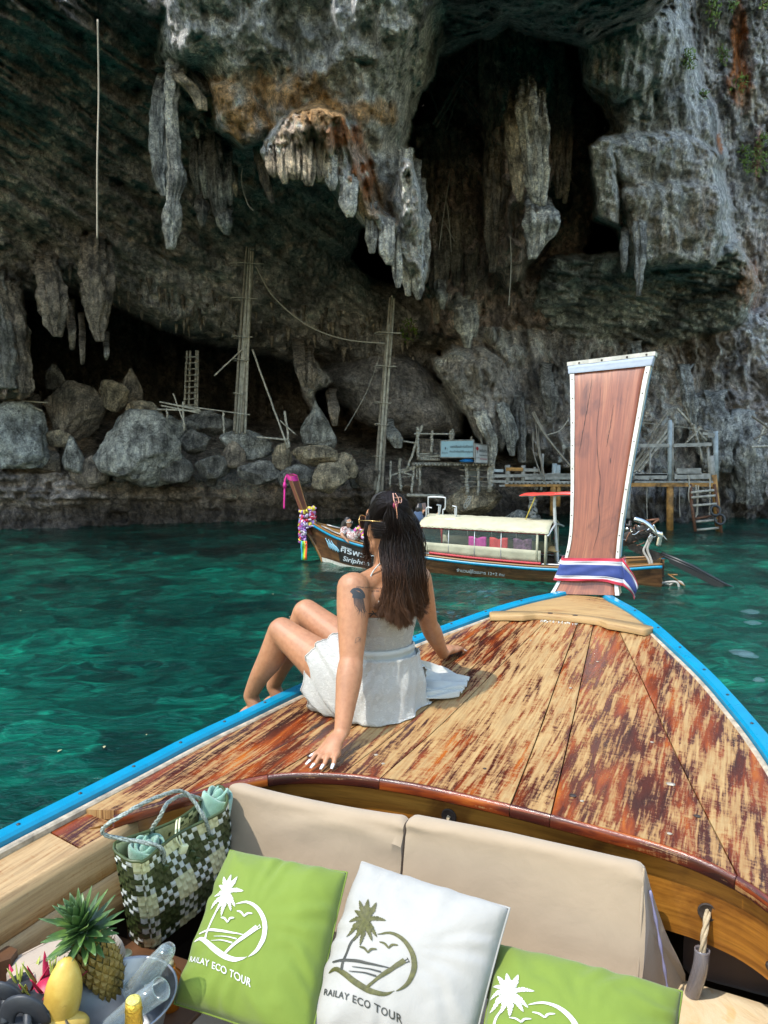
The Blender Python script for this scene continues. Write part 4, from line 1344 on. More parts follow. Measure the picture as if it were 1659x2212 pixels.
th2 = P2.make('throw_pillow', 'white pillow with an olive palm and boat emblem, between the two green pillows', M_OFFW, 'throw pillows')
emblem(P2, th2, M_THREADG, M_THREADD, 0.065, 0.045)
P3 = Pillow([(1072, 2040), (1474, 2142), (1010, 2410), (1440, 2480)], [1.21, 1.19, 1.05, 1.04], 0.075, 4.2, 0.02)
th3 = P3.make('throw_pillow', 'lime green pillow cut off by the bottom edge, right of the white pillow', M_GREEN, 'throw pillows')
emblem(P3, th3, M_THREADW, M_THREADW, -0.06, 0.02)
# --- woven bag
M_WV_D = simple('dark_green_strap', (0.040, 0.058, 0.016), 0.42, var=0.15, nscale=40, bump=0.1)
M_WV_L = simple('cream_strap', (0.62, 0.62, 0.38), 0.45, var=0.08, nscale=40, bump=0.1)
M_WV_W = simple('white_strap', (0.56, 0.60, 0.57), 0.45, var=0.08, nscale=40, bump=0.1)
M_TOWEL = simple('mint_towel', (0.20, 0.36, 0.27), 0.95, var=0.16, nscale=30, bump=0.9, bscale=420, bdist=0.004, sheen=0.5)
bag = thing('woven_bag', 'large checked bag woven from dark green and cream straps, standing left of the cushions', 'bag', tuple(atz(370, 2010, SEAT_Z)))
rNL, rNR = atz(292, 1872, 1.365), atz(497, 1742, 1.365)
rFR, rFL = atz(480, 1690, 1.365), atz(232, 1828, 1.365)
bNL, bNR = atz(318, 2060, SEAT_Z), atz(515, 1905, SEAT_Z)
bFR, bFL = bNR + (rFR - rNR) * 0.9, bNL + (rFL - rNL) * 0.9
def bag_ring(f):
 c = [a_.lerp(b_, f) for a_, b_ in zip((bNL, bNR, bFR, bFL), (rNL, rNR, rFR, rFL))]
 return c
NCOL_F, NCOL_S, NROW = 22, 6, 16
cell_n = 2 * (NCOL_F + NCOL_S)
def bag_pt(k, f):
 """k: position round the bag in cells, f height 0..1"""
 c = bag_ring(f)
 k = k % cell_n
 ctr = (c[0] + c[1] + c[2] + c[3]) / 4
 if k <= NCOL_F: p = c[0].lerp(c[1], k / NCOL_F); e = min(k, NCOL_F - k)
 elif k <= NCOL_F + NCOL_S: p = c[1].lerp(c[2], (k - NCOL_F) / NCOL_S); e = min(k - NCOL_F, NCOL_F + NCOL_S - k)
 elif k <= 2 * NCOL_F + NCOL_S: p = c[2].lerp(c[3], (k - NCOL_F - NCOL_S) / NCOL_F); e = min(k - NCOL_F - NCOL_S, 2 * NCOL_F + NCOL_S - k)
 else: p = c[3].lerp(c[0], (k - 2 * NCOL_F - NCOL_S) / NCOL_S); e = min(k - 2 * NCOL_F - NCOL_S, cell_n - k)
 d = p - ctr
 d.z = 0
 p = p - d * (0.10 * max(0, 1 - e / 2.2) ** 2)
 long_ = 1 if (k <= NCOL_F or NCOL_F + NCOL_S <= k <= 2 * NCOL_F + NCOL_S) else 0
 kk = (k if k <= NCOL_F else 2 * NCOL_F + NCOL_S - k) / NCOL_F if long_ else 0
 if long_:
  nrm = (c[1] - c[0]).cross(Vector((0, 0, 1))).normalized()
  if (p - ctr).dot(nrm) < 0: nrm = -nrm
  mid = math.sin(math.pi * kk)
  p = p + nrm * (0.020 * math.sin(math.pi * min(1, f * 1.1)) * mid - 0.036 * max(0, f - 0.45) / 0.55 * mid ** 2)
  p.z += -0.012 * mid * max(0, f - .6) / .4
 return p
def strap_colour(i, j):
 """plaid of the straps: warp colour by column, weft colour by row; which one is on top alternates"""
 A, B = (i // 4) % 3, (j // 4) % 3
 warp = 'D' if (i + 1) % 8 >= 4 else 'L'
 weft = 'D' if (j + (i // 8) * 0 + 2) % 8 >= 4 else 'L'
 top = (i + j) % 2 == 0
 c = warp if top else weft
 if c == 'L' and warp != weft: c = 'W'
 return {'D': 0, 'L': 1, 'W': 2}[c]
def out_n(k, f):
 n = (bag_pt(k + .3, f) - bag_pt(k - .3, f)).cross(bag_pt(k, min(1, f + .05)) - bag_pt(k, max(0, f - .05)))
 return n.normalized()
WM = [M_WV_D, M_WV_L, M_WV_W]
for i in range(cell_n):                                # upright straps
 mb = MB(); vs, fs, k = [], [], 0
 for q in range(2 * NROW + 1):
  f = q / (2 * NROW)
  h = 0 if q % 2 == 0 else (-0.0012 if (i + q // 2) % 2 == 0 else 0.0026)
  n = out_n(i + .5, f) * h
  vs += [bag_pt(i + .04, f) + n, bag_pt(i + .96, f) + n]
 for q in range(2 * NROW):
  mb.add([vs[2 * q], vs[2 * q + 1], vs[2 * q + 3], vs[2 * q + 2]], [(0, 1, 2, 3)], strap_colour(i, q // 2) if (i + q // 2) % 2 else (0 if (i + 1) % 8 >= 4 else 1))
 o = mb.build('strap', WM, bag, smooth=False, fixn=False)
 bm = bmesh.new(); bm.from_mesh(o.data); bmesh.ops.remove_doubles(bm, verts=bm.verts, dist=1e-5); bm.to_mesh(o.data); bm.free()
for j in range(NROW):                                  # straps going round
 mb = MB(); vs = []
 for q in range(2 * cell_n + 1):
  k = q / 2
  h = 0 if q % 2 == 0 else (0.0026 if (q // 2 + j) % 2 == 0 else -0.0012)
  n = out_n(k, (j + .5) / NROW) * h
  vs += [bag_pt(k, (j + .04) / NROW) + n, bag_pt(k, (j + .96) / NROW) + n]
 for q in range(2 * cell_n):
  i = q // 2
  mb.add([vs[2 * q], vs[2 * q + 2], vs[2 * q + 3], vs[2 * q + 1]], [(0, 1, 2, 3)], strap_colour(i, j) if (i + j) % 2 == 0 else (0 if (j + 2) % 8 >= 4 else 1))
 o = mb.build('strap', WM, bag, smooth=False, fixn=False)
 bm = bmesh.new(); bm.from_mesh(o.data); bmesh.ops.remove_doubles(bm, verts=bm.verts, dist=1e-5); bm.to_mesh(o.data); bm.free()
rows = [[bag_pt(i, f) * 1.0 + ((bag_ring(f)[0] + bag_ring(f)[2]) / 2 - bag_pt(i, f)) * 0.018 for i in range(cell_n + 1)] for f in (0.0, .35, .7, .9, 1.0)]
mb = MB(); mb.grid(rows); mb.build('lining', M_WV_L, bag)
mb = MB(); mb.tube([bag_pt(i, 1.0) + Vector((0, 0, 0.001)) for i in range(cell_n)], 0.0045, 6, closed=True)
for i in range(0, cell_n, 2):
 pass
mb.build('rim', M_WV_D, bag)
M_BRAID = simple('braided_handle', (0.26, 0.30, 0.27), 0.5, var=0.5, nscale=160, bump=0.5, bscale=200)
hA = vspline([bag_pt(6.1, 0.84), bag_pt(6.1, 1.02) + Vector((0, 0, 0.004)), atz(222, 1800, 1.42), atz(275, 1755, 1.47), atz(345, 1720, 1.47), atz(400, 1712, 1.44), bag_pt(16.7, 1.02), bag_pt(16.7, 0.84)], 60)
hB = vspline([bag_pt(2 * NCOL_F + NCOL_S - 6.5, 0.9), bag_pt(2 * NCOL_F + NCOL_S - 6.5, 1.02), atz(345, 1765, 1.41), atz(362, 1735, 1.44), atz(395, 1718, 1.42), bag_pt(2 * NCOL_F + NCOL_S - 16.3, 1.02), bag_pt(2 * NCOL_F + NCOL_S - 16.3, 0.9)], 50)
for h_ in (hA, hB):
 mb = MB()
 for ph in (0, 2.09, 4.19):
  pts = []
  for i, p in enumerate(h_):
   t_ = (h_[min(i + 1, len(h_) - 1)] - h_[max(i - 1, 0)]).normalized()
   a_ = t_.orthogonal().normalized(); b_ = t_.cross(a_)
   an = i * 0.8 + ph
   pts.append(p + (a_ * math.cos(an) + b_ * math.sin(an)) * 0.0028)
  mb.tube(pts, 0.0034, 5)
 mb.build('handle', M_BRAID, bag)
mb = MB()
mid_f = bag_pt(11.0, 0.97); mid_b = bag_pt(2 * NCOL_F + NCOL_S - 11.0, 0.99)
tog = bag_pt(11.2, 0.86); ndir = (bag_pt(10.6, .5) - (bNL + rFR) / 2); ndir.z = 0; ndir.normalize()
for d in (-0.006, 0.006):
 q = (bNR - bNL).normalized() * d
 mb.tube(vspline([mid_b + q, (mid_f + mid_b) / 2 + q + Vector((0, 0, 0.02)), mid_f + q + ndir * 0.006 + Vector((0, 0, .004)), tog + q * .5 + ndir * 0.008], 20), 0.0028, 6)
mb.build('closing_loop', M_WV_L, bag)
mb = MB(); mb.box(tog + ndir * 0.012, (0.022, 0.014, 0.026), Euler((0.2, 0.3, 0.8)).to_matrix(), bev=0.003); mb.build('toggle', M_WV_L, bag)
for kk, ff in ((6.1, 0.80), (16.7, 0.80), (12.2, 0.76), (12.5, 0.67)):
 mb = MB(); mb.box(bag_pt(kk, ff) + ndir * 0.005, (0.016, 0.008, 0.020), Euler((0.3, 0.5, 0.6)).to_matrix(), bev=0.002); mb.build('knot', M_WV_D, bag)
# --- rolled towels in the bag
def towel(label, ctr, ax, R, ln):
 """a towel rolled to a spiral, standing in the bag"""
 th = thing('rolled_towel', label, 'towel', tuple(ctr), 'rolled towels')
 ax = Vector(ax).normalized()
 u = ax.orthogonal().normalized(); w = ax.cross(u)
 pts = []
 rows = []
 N = 90
 for i in range(N + 1):
  f = i / N
  an = f * 2 * math.pi * 3.2
  r = 0.006 + (R - 0.006) * f
  row = []
  for j in range(9):
   g_ = j / 8
   rr = r * (1 + 0.05 * math.sin(an * 2.3 + g_ * 3))
   top = math.sin(math.pi * min(1, max(0, (g_ - 0.55) / 0.45)) / 2) ** 2 if g_ > 0.55 else 0
   hh = ln * (g_ - 0.5) + 0.012 * math.sin(an * 1.7) - 0.018 * f ** 3 * top
   row.append(Vector(ctr) + ax * hh + (u * math.cos(an) * 1.12 + w * math.sin(an) * 0.9) * rr)
  rows.append(row)
 mb = MB(); mb.grid(rows)
 o = mb.build('roll', M_TOWEL, th)
 m = o.modifiers.new('t', 'SOLIDIFY'); m.thickness = 0.011; m.offset = 0
 m = o.modifiers.new('s', 'SUBSURF'); m.levels = 1; m.render_levels = 1
 mb = MB()
 mb.lathe(Vector(ctr) - ax * ln * 0.5, ax, [(0.0, R * .5), (ln * .4, R * .75), (ln * 0.86, R * .8), (ln * 0.93, 0.0)], 18)
 mb.build('core', M_TOWEL, th)
long_ax = (rNR - rNL).normalized()
t1c = bag_pt(3.7, 0.70).lerp(bag_pt(2 * NCOL_F + NCOL_S - 3.7, 0.70), 0.5)
t2c = bag_pt(17.9, 0.74).lerp(bag_pt(2 * NCOL_F + NCOL_S - 17.9, 0.74), 0.5)
towel('mint green towel rolled up in the near left end of the bag', t1c, (0.05, -0.1, 1), 0.045, 0.19)
towel('mint green towel rolled up and standing high in the far right end of the bag', t2c, (0.15, 0.1, 1), 0.045, 0.22)
# --- pineapple
rnd = random.Random(11)
pine_c = atz(214, 2082, 1.17)
px_ax = (atz(176, 2005, 1.275) - pine_c).normalized()
pine = thing('pineapple', 'ripe pineapple with a big spiky green crown, leaning on the bolster', 'pineapple', tuple(pine_c - px_ax * 0.08))
M_PINE = NT('pineapple_skin')
_v = M_PINE.coord()
M_PINE.col(M_PINE.ramp(M_PINE.noise(_v, 28, 5, 0.65), [(0.3, (0.10, 0.07, 0.015)), (0.5, (0.27, 0.17, 0.03)), (0.7, (0.40, 0.26, 0.07))]))
M_PINE.rough(0.6); M_PINE.bump(M_PINE.noise(_v, 120, 3), 0.4, 0.003)
M_PINE_GAP = simple('pineapple_gap', (0.035, 0.05, 0.012), 0.7)
def prof_p(h):                                # h 0..1
 return 0.0445 * (math.sin(math.pi * (0.10 + 0.82 * h)) ** 0.45)
u_ = px_ax.orthogonal().normalized(); w_ = px_ax.cross(u_)
mb = MB()
mb.lathe(pine_c - px_ax * 0.085, px_ax, [(0.17 * h / 12, prof_p(h / 12) * 0.97) for h in range(13)], 24)
mb.build('body', M_PINE_GAP, pine)
mb = MB()
NR_, NC_ = 10, 14
for a_ in range(NR_):
 for b_ in range(NC_):
  h = (a_ + 0.5) / NR_
  an = 2 * math.pi * (b_ + 0.5 * (a_ % 2)) / NC_
  r = prof_p(h)
  c = pine_c - px_ax * 0.085 + px_ax * (0.17 * h) + (u_ * math.cos(an) + w_ * math.sin(an)) * r
  out_ = (u_ * math.cos(an) + w_ * math.sin(an))
  side = px_ax.cross(out_)
  hw_, hh_ = math.pi * r / NC_ * 1.02, 0.17 / NR_ * 0.98
  pts = [c + side * hw_, c + px_ax * hh_, c - side * hw_, c - px_ax * hh_]
  mid = [c + out_ * 0.004 + (p - c) * 0.62 for p in pts]
  tip = c + out_ * 0.0075 + px_ax * 0.004
  mb.add(pts + mid + [tip], [(0, 1, 5, 4), (1, 2, 6, 5), (2, 3, 7, 6), (3, 0, 4, 7), (4, 5, 8), (5, 6, 8), (6, 7, 8), (7, 4, 8)])
  mb.add([c + out_ * 0.006 + side * .003, c + out_ * 0.006 - side * .003, c + out_ * 0.016 + px_ax * 0.010], [(0, 1, 2)])
tag(mb.build('skin_eyes', M_PINE.m, pine, smooth=False), kind='stuff')
M_LEAF = NT('pineapple_leaf')
_v = M_LEAF.coord()
M_LEAF.col(M_LEAF.ramp(M_LEAF.noise(_v, 14, 4, 0.6), [(0.3, (0.028, 0.060, 0.022)), (0.55, (0.065, 0.13, 0.030)), (0.75, (0.16, 0.26, 0.05))]))
M_LEAF.rough(0.42)
def leaf(base, d, ln, wd, curl, upv, name='leaf', parent=None, mat=None):
 d = Vector(d).normalized()
 side = d.cross(upv)
 if side.length < 1e-4: side = d.orthogonal()
 side.normalize()
 nrm = side.cross(d).normalized()
 rows = []
 for i in range(9):
  f = i / 8
  c = base + d * ln * f * (1 - 0.15 * abs(curl) * f) - nrm * (-1) * 0 + (Vector((0, 0, -1)) * curl * ln * f * f * 0.55)
  ww = wd * (0.85 + 0.25 * f) * (1 - f ** 1.8) + 0.0006
  rows.append([c - side * ww, c - nrm * ww * 0.45, c + side * ww])
 mb = MB(); mb.grid(rows)
 o = mb.build(name, mat, parent)
 m = o.modifiers.new('t', 'SOLIDIFY'); m.thickness = 0.0012
 return o
crown = pine_c + px_ax * 0.082
for k in range(64):
 f = k / 63
 an = k * 2.39996
 tilt = rad(98) * (1 - f) ** 0.9 + rad(9)
 d = px_ax * math.cos(tilt) + (u_ * math.cos(an) + w_ * math.sin(an)) * math.sin(tilt)
 ln = 0.68 * (0.060 + 0.075 * math.sin(math.pi * min(1, 0.2 + f * 0.75))) * rnd.uniform(0.9, 1.12)
 leaf(crown + px_ax * (0.050 * f) + d * 0.008, d, ln, rnd.uniform(0.010, 0.0135), rnd.uniform(0.05, 0.35) * (1 - f * 0.5), px_ax, 'leaf', pine, M_LEAF.m)
# --- mangoes, dragon fruit
def blobby(c, ax, prof, flat, seg=28, dent=0.0, seed=1.0):
 ax = Vector(ax).normalized(); u = ax.orthogonal().normalized(); w = ax.cross(u)
 rows = []
 P_ = spline([(h, r, 0) for h, r in prof], 26)
 for p in P_:
  row = []
  for k in range(seg + 1):
   an = 2 * math.pi * k / seg
   q = 1 + 0.02 * float(pnoise(np.float32(p[0] * 30), np.float32(math.cos(an) * 1.5 + seed), np.float32(math.sin(an) * 1.5)))
   row.append(Vector(c) + ax * p[0] + (u * math.cos(an) + w * math.sin(an) * flat) * max(0, p[1]) * q + u * dent * math.sin(p[0] * 20) * 0)
  rows.append(row)
 mb = MB(); mb.grid(rows)
 return mb
M_MANGO = NT('mango_skin')
_v = M_MANGO.coord()
_n = M_MANGO.noise(_v, 16, 6, 0.68)
M_MANGO.col(M_MANGO.mix(M_MANGO.ramp(M_MANGO.noise(_v, 44, 4, 0.6), [(0.66, (0, 0, 0)), (0.74, (1, 1, 1))]), M_MANGO.ramp(_n, [(0.3, (0.45, 0.27, 0.04)), (0.55, (0.55, 0.37, 0.07)), (0.75, (0.62, 0.46, 0.14))]), (0.20, 0.11, 0.02)))
M_MANGO.rough(0.42); M_MANGO.bump(_n, 0.15, 0.004)
mg = [(h_ * 1.14, r_ * 0.98) for h_, r_ in [(0.0, 0.0), (0.006, 0.018), (0.03, 0.036), (0.065, 0.042), (0.10, 0.037), (0.128, 0.022), (0.138, 0.009), (0.140, 0.0)]]
m0, m1 = atz(128, 2228, 1.10), atz(142, 2100, 1.225)
o = blobby(m0, (m1 - m0), mg, 0.85).build('mango', M_MANGO.m)
o.scale = (1, 1, 1)
tag(o, 'whole yellow mango standing on end in front of the pineapple', 'mango', 'yellow mangoes')
m0, m1 = atz(25, 2262, 1.11), atz(100, 2236, 1.11)
o = blobby(m0, (m1 - m0), mg, 0.9, seed=5).build('mango', M_MANGO.m)
tag(o, 'yellow mango lying at the bottom edge beside the black straps', 'mango', 'yellow mangoes')
M_DRAG = simple('dragon_fruit_skin', (0.42, 0.012, 0.055), 0.45, var=0.25, nscale=30, bump=0.2)
M_DRAGT = simple('dragon_fruit_scale', (0.30, 0.34, 0.06), 0.5, var=0.3, nscale=40)
def dragon(c, ax, R, ln, label):
 th = thing('dragon_fruit', label, 'dragon fruit', tuple(c), 'dragon fruits')
 ax = Vector(ax).normalized(); u = ax.orthogonal().normalized(); w = ax.cross(u)
 blobby(Vector(c) - ax * ln / 2, ax, [(0, 0), (ln * .06, R * .55), (ln * .3, R * .95), (ln * .6, R), (ln * .88, R * .6), (ln, 0)], 1.0).build('flesh_skin', M_DRAG, th)
 k = 0
 for a_ in range(4):
  for b_ in range(6):
   an = b_ * 1.047 + a_ * 0.5
   out_ = u * math.cos(an) + w * math.sin(an)
   h = ln * (-0.3 + 0.2 * a_)
   rr = R * (1 - (h / (ln * .62)) ** 2) ** .5
   leaf(Vector(c) + ax * h + out_ * rr * .93, (out_ * .8 + ax * 0.75), 0.040 + 0.006 * a_, 0.009, -0.1, ax, 'scale', th, M_DRAG if (a_ + b_) % 2 else M_DRAGT)
 for b_ in range(5):
  an = b_ * 1.257
  leaf(Vector(c) + ax * ln * .46, ax + (u * math.cos(an) + w * math.sin(an)) * .4, 0.05, 0.007, -0.1, u, 'scale', th, M_DRAGT)
dragon(atz(104, 2155, 1.14), (0.2, 0.2, 1), 0.040, 0.09, 'pink dragon fruit tucked between the bolster and the standing mango')
dragon(atz(48, 2165, 1.12), (-0.2, 0.1, 1), 0.036, 0.08, 'dragon fruit with green tips up against the end of the bolster')
# --- steel bucket with glasses and a gold-topped bottle
M_STEEL = NT('brushed_steel')
_v = M_STEEL.coord('Object', (1, 1, 14))
M_STEEL.col((0.27, 0.28, 0.30)); M_STEEL.b.inputs['Metallic'].default_value = 1.0
M_STEEL.rough(M_STEEL.math('ADD', M_STEEL.math('MULTIPLY', M_STEEL.noise(_v, 9, 4), 0.22), 0.30))
M_GLASS = NT('clear_plastic')
_lw = M_GLASS.new('ShaderNodeLayerWeight'); _lw.inputs['Blend'].default_value = 0.22
_tr = M_GLASS.new('ShaderNodeBsdfTransparent'); _tr.inputs['Color'].default_value = (0.90, 0.93, 0.93, 1)
_mx = M_GLASS.new('ShaderNodeMixShader')
M_GLASS.rough(0.04); M_GLASS.col((0.75, 0.82, 0.82)); M_GLASS.b.inputs['Metallic'].default_value = 0.6
M_GLASS.l.new(M_GLASS.math('ADD', M_GLASS.math('MULTIPLY', _lw.outputs['Facing'], 0.75), 0.05), _mx.inputs[0])
M_GLASS.l.new(_tr.outputs[0], _mx.inputs[1]); M_GLASS.l.new(M_GLASS.b.outputs[0], _mx.inputs[2])
M_GLASS.l.new(_mx.outputs[0], M_GLASS.out.inputs['Surface'])
M_GOLD = simple('gold_foil', (0.62, 0.40, 0.05), 0.32, metal=0.75, var=0.2, nscale=60, bump=0.7, bscale=160, bdist=0.006)
M_GOLDC = simple('pale_gold_foil_top', (0.72, 0.62, 0.16), 0.4, metal=0.3, var=0.12, nscale=60, bump=1.0, bscale=140, bdist=0.008)
M_BOTTLE = simple('dark_green_bottle', (0.012, 0.03, 0.012), 0.08, bump=0)
bkc = atz(264, 2152, 1.15)
rim_r = 0.120
buck = thing('ice_bucket', 'wide stainless steel ice bucket holding glasses and a bottle', 'bucket', (bkc.x, bkc.y, 1.0))
tilt = Vector((-0.05, -0.10, 1)).normalized()
mb = MB()
prof = [(-0.135, 0.0), (-0.135, 0.072), (-0.09, 0.082), (-0.03, 0.10), (-0.002, rim_r), (0.001, rim_r + 0.002), (0.002, rim_r - 0.001), (-0.002, rim_r - 0.003), (-0.03, 0.096), (-0.09, 0.078), (-0.128, 0.066), (-0.128, 0.0)]
mb.lathe(bkc, tilt, prof, 48)
mb.build('bowl', M_STEEL.m, buck)
mb = MB(); mb.tube([bkc + tilt * 0.0 + (tilt.orthogonal().normalized() * math.cos(a_ / 48 * 2 * math.pi) + tilt.cross(tilt.orthogonal().normalized()) * math.sin(a_ / 48 * 2 * math.pi)) * (rim_r + 0.001) for a_ in range(48)], 0.0028, 6, closed=True)
mb.build('rolled_rim', M_STEEL.m, buck)
def flute(label, base, tip, r, group='clear plastic glasses'):
 ax = (tip - base); L_ = ax.length
 th = thing('champagne_flute', label, 'glass', tuple(base), group)
 mb = MB()
 mb.lathe(base, ax, [(0, 0.0), (0.0, r * 0.55), (L_ * 0.08, r * 0.72), (L_ * 0.5, r * 0.95), (L_, r), (L_, r - 0.0022), (L_ * 0.5, r * 0.95 - 0.0022), (L_ * 0.1, r * 0.68), (L_ * 0.06, 0)], 28)
 mb.build('bowl', M_GLASS.m, th)
 mb = MB()
 u = ax.orthogonal().normalized(); w = ax.normalized().cross(u)
 mb.tube([tip + (u * math.cos(k / 28 * 6.2832) + w * math.sin(k / 28 * 6.2832)) * (r - 0.001) for k in range(28)], 0.0016, 6, closed=True)
 mb.build('lip', M_GLASS.m, th)
flute('clear tumbler lying in the bucket with its square foot pointing up to the right', atz(366, 2048, 1.27), atz(290, 2140, 1.12), 0.027)
flute('clear flute in the bucket with its round mouth facing the camera', atz(225, 2225, 1.07), atz(348, 2136, 1.19), 0.026)
bt = thing('champagne_bottle', 'bottle neck wrapped in gold foil standing in the steel bucket', 'bottle', tuple(atz(285, 2205, 1.05)))
b_ax = (Vector((0.02, -0.03, 1))).normalized()
bb = atz(288, 2158, 1.23)
mb = MB(); mb.lathe(bb, -b_ax, [(-0.003, 0.0), (-0.003, 0.010), (0.0, 0.0148), (0.004, 0.0162)], 20); mb.build('foil_top', M_GOLDC, bt)
mb = MB(); mb.lathe(bb, -b_ax, [(0.0042, 0.0165), (0.018, 0.0172), (0.026, 0.0185), (0.030, 0.0172), (0.075, 0.0195), (0.10, 0.026)], 22, jit=0.03, rng=rnd); mb.build('foil_sleeve', M_GOLD, bt)
mb = MB(); mb.lathe(bb, -b_ax, [(0.10, 0.0258), (0.14, 0.036), (0.16, 0.036), (0.16, 0.0)], 22); mb.build('glass_body', M_BOTTLE, bt)
jb = thing('juice_bottle', 'small bottle with a ribbed pale gold screw cap behind the bucket', 'bottle', tuple(atz(268, 2060, 0.98)))
jc = atz(270, 2058, 1.12)
M_CAP = simple('pale_gold_cap', (0.46, 0.42, 0.26), 0.35, metal=0.5, bump=0.1)
M_ORANGE = simple('orange_drink', (0.45, 0.14, 0.012), 0.2, bump=0)
mb = MB(); mb.lathe(jc, (0, 0, -1), [(0, 0.0), (0, 0.0165)] + [(0.002 + 0.0042 * k, 0.0172 + 0.0008 * (k % 2)) for k in range(7)], 30); mb.build('cap', M_CAP, jb)
mb = MB(); mb.lathe(jc, (0, 0, -1), [(0.028, 0.014), (0.045, 0.018), (0.06, 0.030), (0.155, 0.031), (0.16, 0.0)], 24); mb.build('glass_body', M_ORANGE, jb)
jb2 = thing('juice_bottle', 'small orange bottle half hidden between the bucket and the green pillow', 'bottle', tuple(atz(372, 2190, 0.98)))
mb = MB(); mb.lathe(atz(366, 2178, 1.0), (0.05, 0.02, 1), [(0, 0.0), (0, 0.026), (0.09, 0.026), (0.104, 0.012), (0.112, 0.012), (0.112, 0)], 24); mb.build('glass_body', M_ORANGE, jb2)
mb = MB(); mb.lathe(atz(366, 2178, 1.0) + Vector((0, 0, .112)), (0.05, 0.02, 1), [(0, 0.0125), (0.012, 0.0125), (0.012, 0)], 20); mb.build('cap', M_CAP, jb2)
# --- black straps of a sandal pair at the lower left corner
M_BLK = simple('black_rubber', (0.022, 0.024, 0.028), 0.5, bump=0.2)
for k, (cx_, cy_, lab) in enumerate([(52, 2172, 'black strap sandal in front of the yellow mango, right one of the pair'), (4, 2142, 'black strap sandal cut off by the left edge, left one of the pair')]):
 th = thing('sandal', lab, 'sandal', tuple(atz(cx_, cy_ + 50, 1.15)), 'black sandals')
 c = atz(cx_, cy_ + 34, 1.17)
 mb = MB()
 arc = [c + Vector((0.036 * math.cos(a_), -0.01 * math.sin(a_), 0.048 * math.sin(a_))) for a_ in np.linspace(-0.2, math.pi + 0.2, 18)]
 mb.tube(arc, 0.020, 8, flat=0.28, up=(0, 0, 1)); mb.build('strap', M_BLK, th)
 mb = MB(); mb.tube([c + Vector((0.030, -0.05, 0.0)), c + Vector((0.0, 0.02, 0.034)), c + Vector((-0.028, 0.06, 0.0))], 0.009, 8); mb.build('strap', M_BLK, th)
 mb = MB()
 sole = [c + Vector((0.040 * math.cos(a_) * (1 + 0.15 * math.sin(a_)), 0.115 * math.sin(a_), -0.018)) for a_ in np.linspace(0, 2 * math.pi, 28, endpoint=False)]
 mb.extrude(sole, (0, 0, 0.018)); mb.build('sole', M_BLK, th, smooth=False)
mb = MB(); mb.box(bw(-3.02, -0.66, 0.98), (0.46, 0.95, 0.05), Matrix.Rotation(-BYAW, 3, 'Z'), bev=0.006)
tag(mb.build('side_bench', M_HULL), 'low dark wooden bench under the fruit and the ice bucket', 'bench')
# --- rope through the beam, its plastic sleeve, printed cloth and dark cushion on the right
M_ROPE = simple('pale_rope', (0.42, 0.33, 0.21), 0.85, var=0.2, nscale=50, bump=0.6, bscale=300)
def rope(name, pts, r, label=None, parent=None, turns=60, cat='rope', strands=3, mat=None, n=None):
 L_ = sum((Vector(a_) - Vector(b_)).length for a_, b_ in zip(pts, pts[1:]))
 n = n or max(16, int(L_ / (r * 1.2)))
 P_ = vspline(pts, n)
 mb = MB()
 for s_ in range(strands):
  q = []
  for i, p in enumerate(P_):
   t_ = (P_[min(i + 1, n - 1)] - P_[max(i - 1, 0)]).normalized()
   a_ = t_.orthogonal().normalized() if i == 0 else (a_ - t_ * a_.dot(t_)).normalized()
   b_ = t_.cross(a_)
   an = i * 0.42 + s_ * 2 * math.pi / strands
   q.append(p + (a_ * math.cos(an) + b_ * math.sin(an)) * r * 0.5)
  mb.tube(q, r * 0.56, 6)
 o = mb.build(name, mat or M_ROPE, parent)
 if label: tag(o, label, cat)
 return o
hl, hz_ = 0.70, beam_z(0.70)[0] - 0.125
r0 = bw(beam_s(hl) + 0.03, hl, hz_ + 0.005)
rope('rope', [r0, bw(beam_s(hl) - 0.012, hl, hz_ - 0.004), bw(beam_s(hl) - 0.03, hl - 0.005, hz_ - 0.05), bw(beam_s(hl) - 0.03, hl - 0.012, hz_ - 0.13), bw(beam_s(hl) - 0.01, hl - 0.03, hz_ - 0.24)], 0.0085, 'thick pale twisted rope hanging from the hole in the brown beam')
M_SLEEVE = NT('clear_sleeve'); M_SLEEVE.b.inputs['Transmission Weight'].default_value = 0.75; M_SLEEVE.col((0.55, 0.50, 0.52)); M_SLEEVE.rough(0.18)
mb = MB()
ctr_ = [bw(beam_s(hl) - 0.03, hl - 0.008, hz_ - 0.085), bw(beam_s(hl) - 0.03, hl - 0.012, hz_ - 0.14), bw(beam_s(hl) - 0.005, hl - 0.035, hz_ - 0.26)]
mb.tube(vspline(ctr_, 12), 0.019, 18, cap=False)
o = mb.build('rope_sleeve', M_SLEEVE.m); o.modifiers.new('t', 'SOLIDIFY').thickness = 0.003
tag(o, 'cloudy plastic hose sleeve round the lower end of the hanging rope', 'sleeve')
hl0, hz0 = -0.02, beam_z(-0.02)[0] - 0.072
rope('rope_end', [bw(beam_s(hl0) + 0.02, hl0, hz0 + 0.004), bw(beam_s(hl0) - 0.006, hl0, hz0 - 0.004), bw(beam_s(hl0) - 0.008, hl0 + 0.004, hz0 - 0.022)], 0.006, 'short grey rope end poking through the small beam hole above the cushions')
rope('rope', [bw(-2.12, -0.80, 1.02), bw(-2.10, -0.74, 1.06), bw(-2.06, -0.70, 1.10), bw(-2.0, -0.66, 1.14)], 0.012, 'thick grey rope in the shade between the woven bag and the left cushion')
M_SCARF = NT('printed_cloth')
_v = M_SCARF.coord('Object', (1, 1, 1))
_s = M_SCARF.noise(_v, 7, 6, 0.7, 0.8)
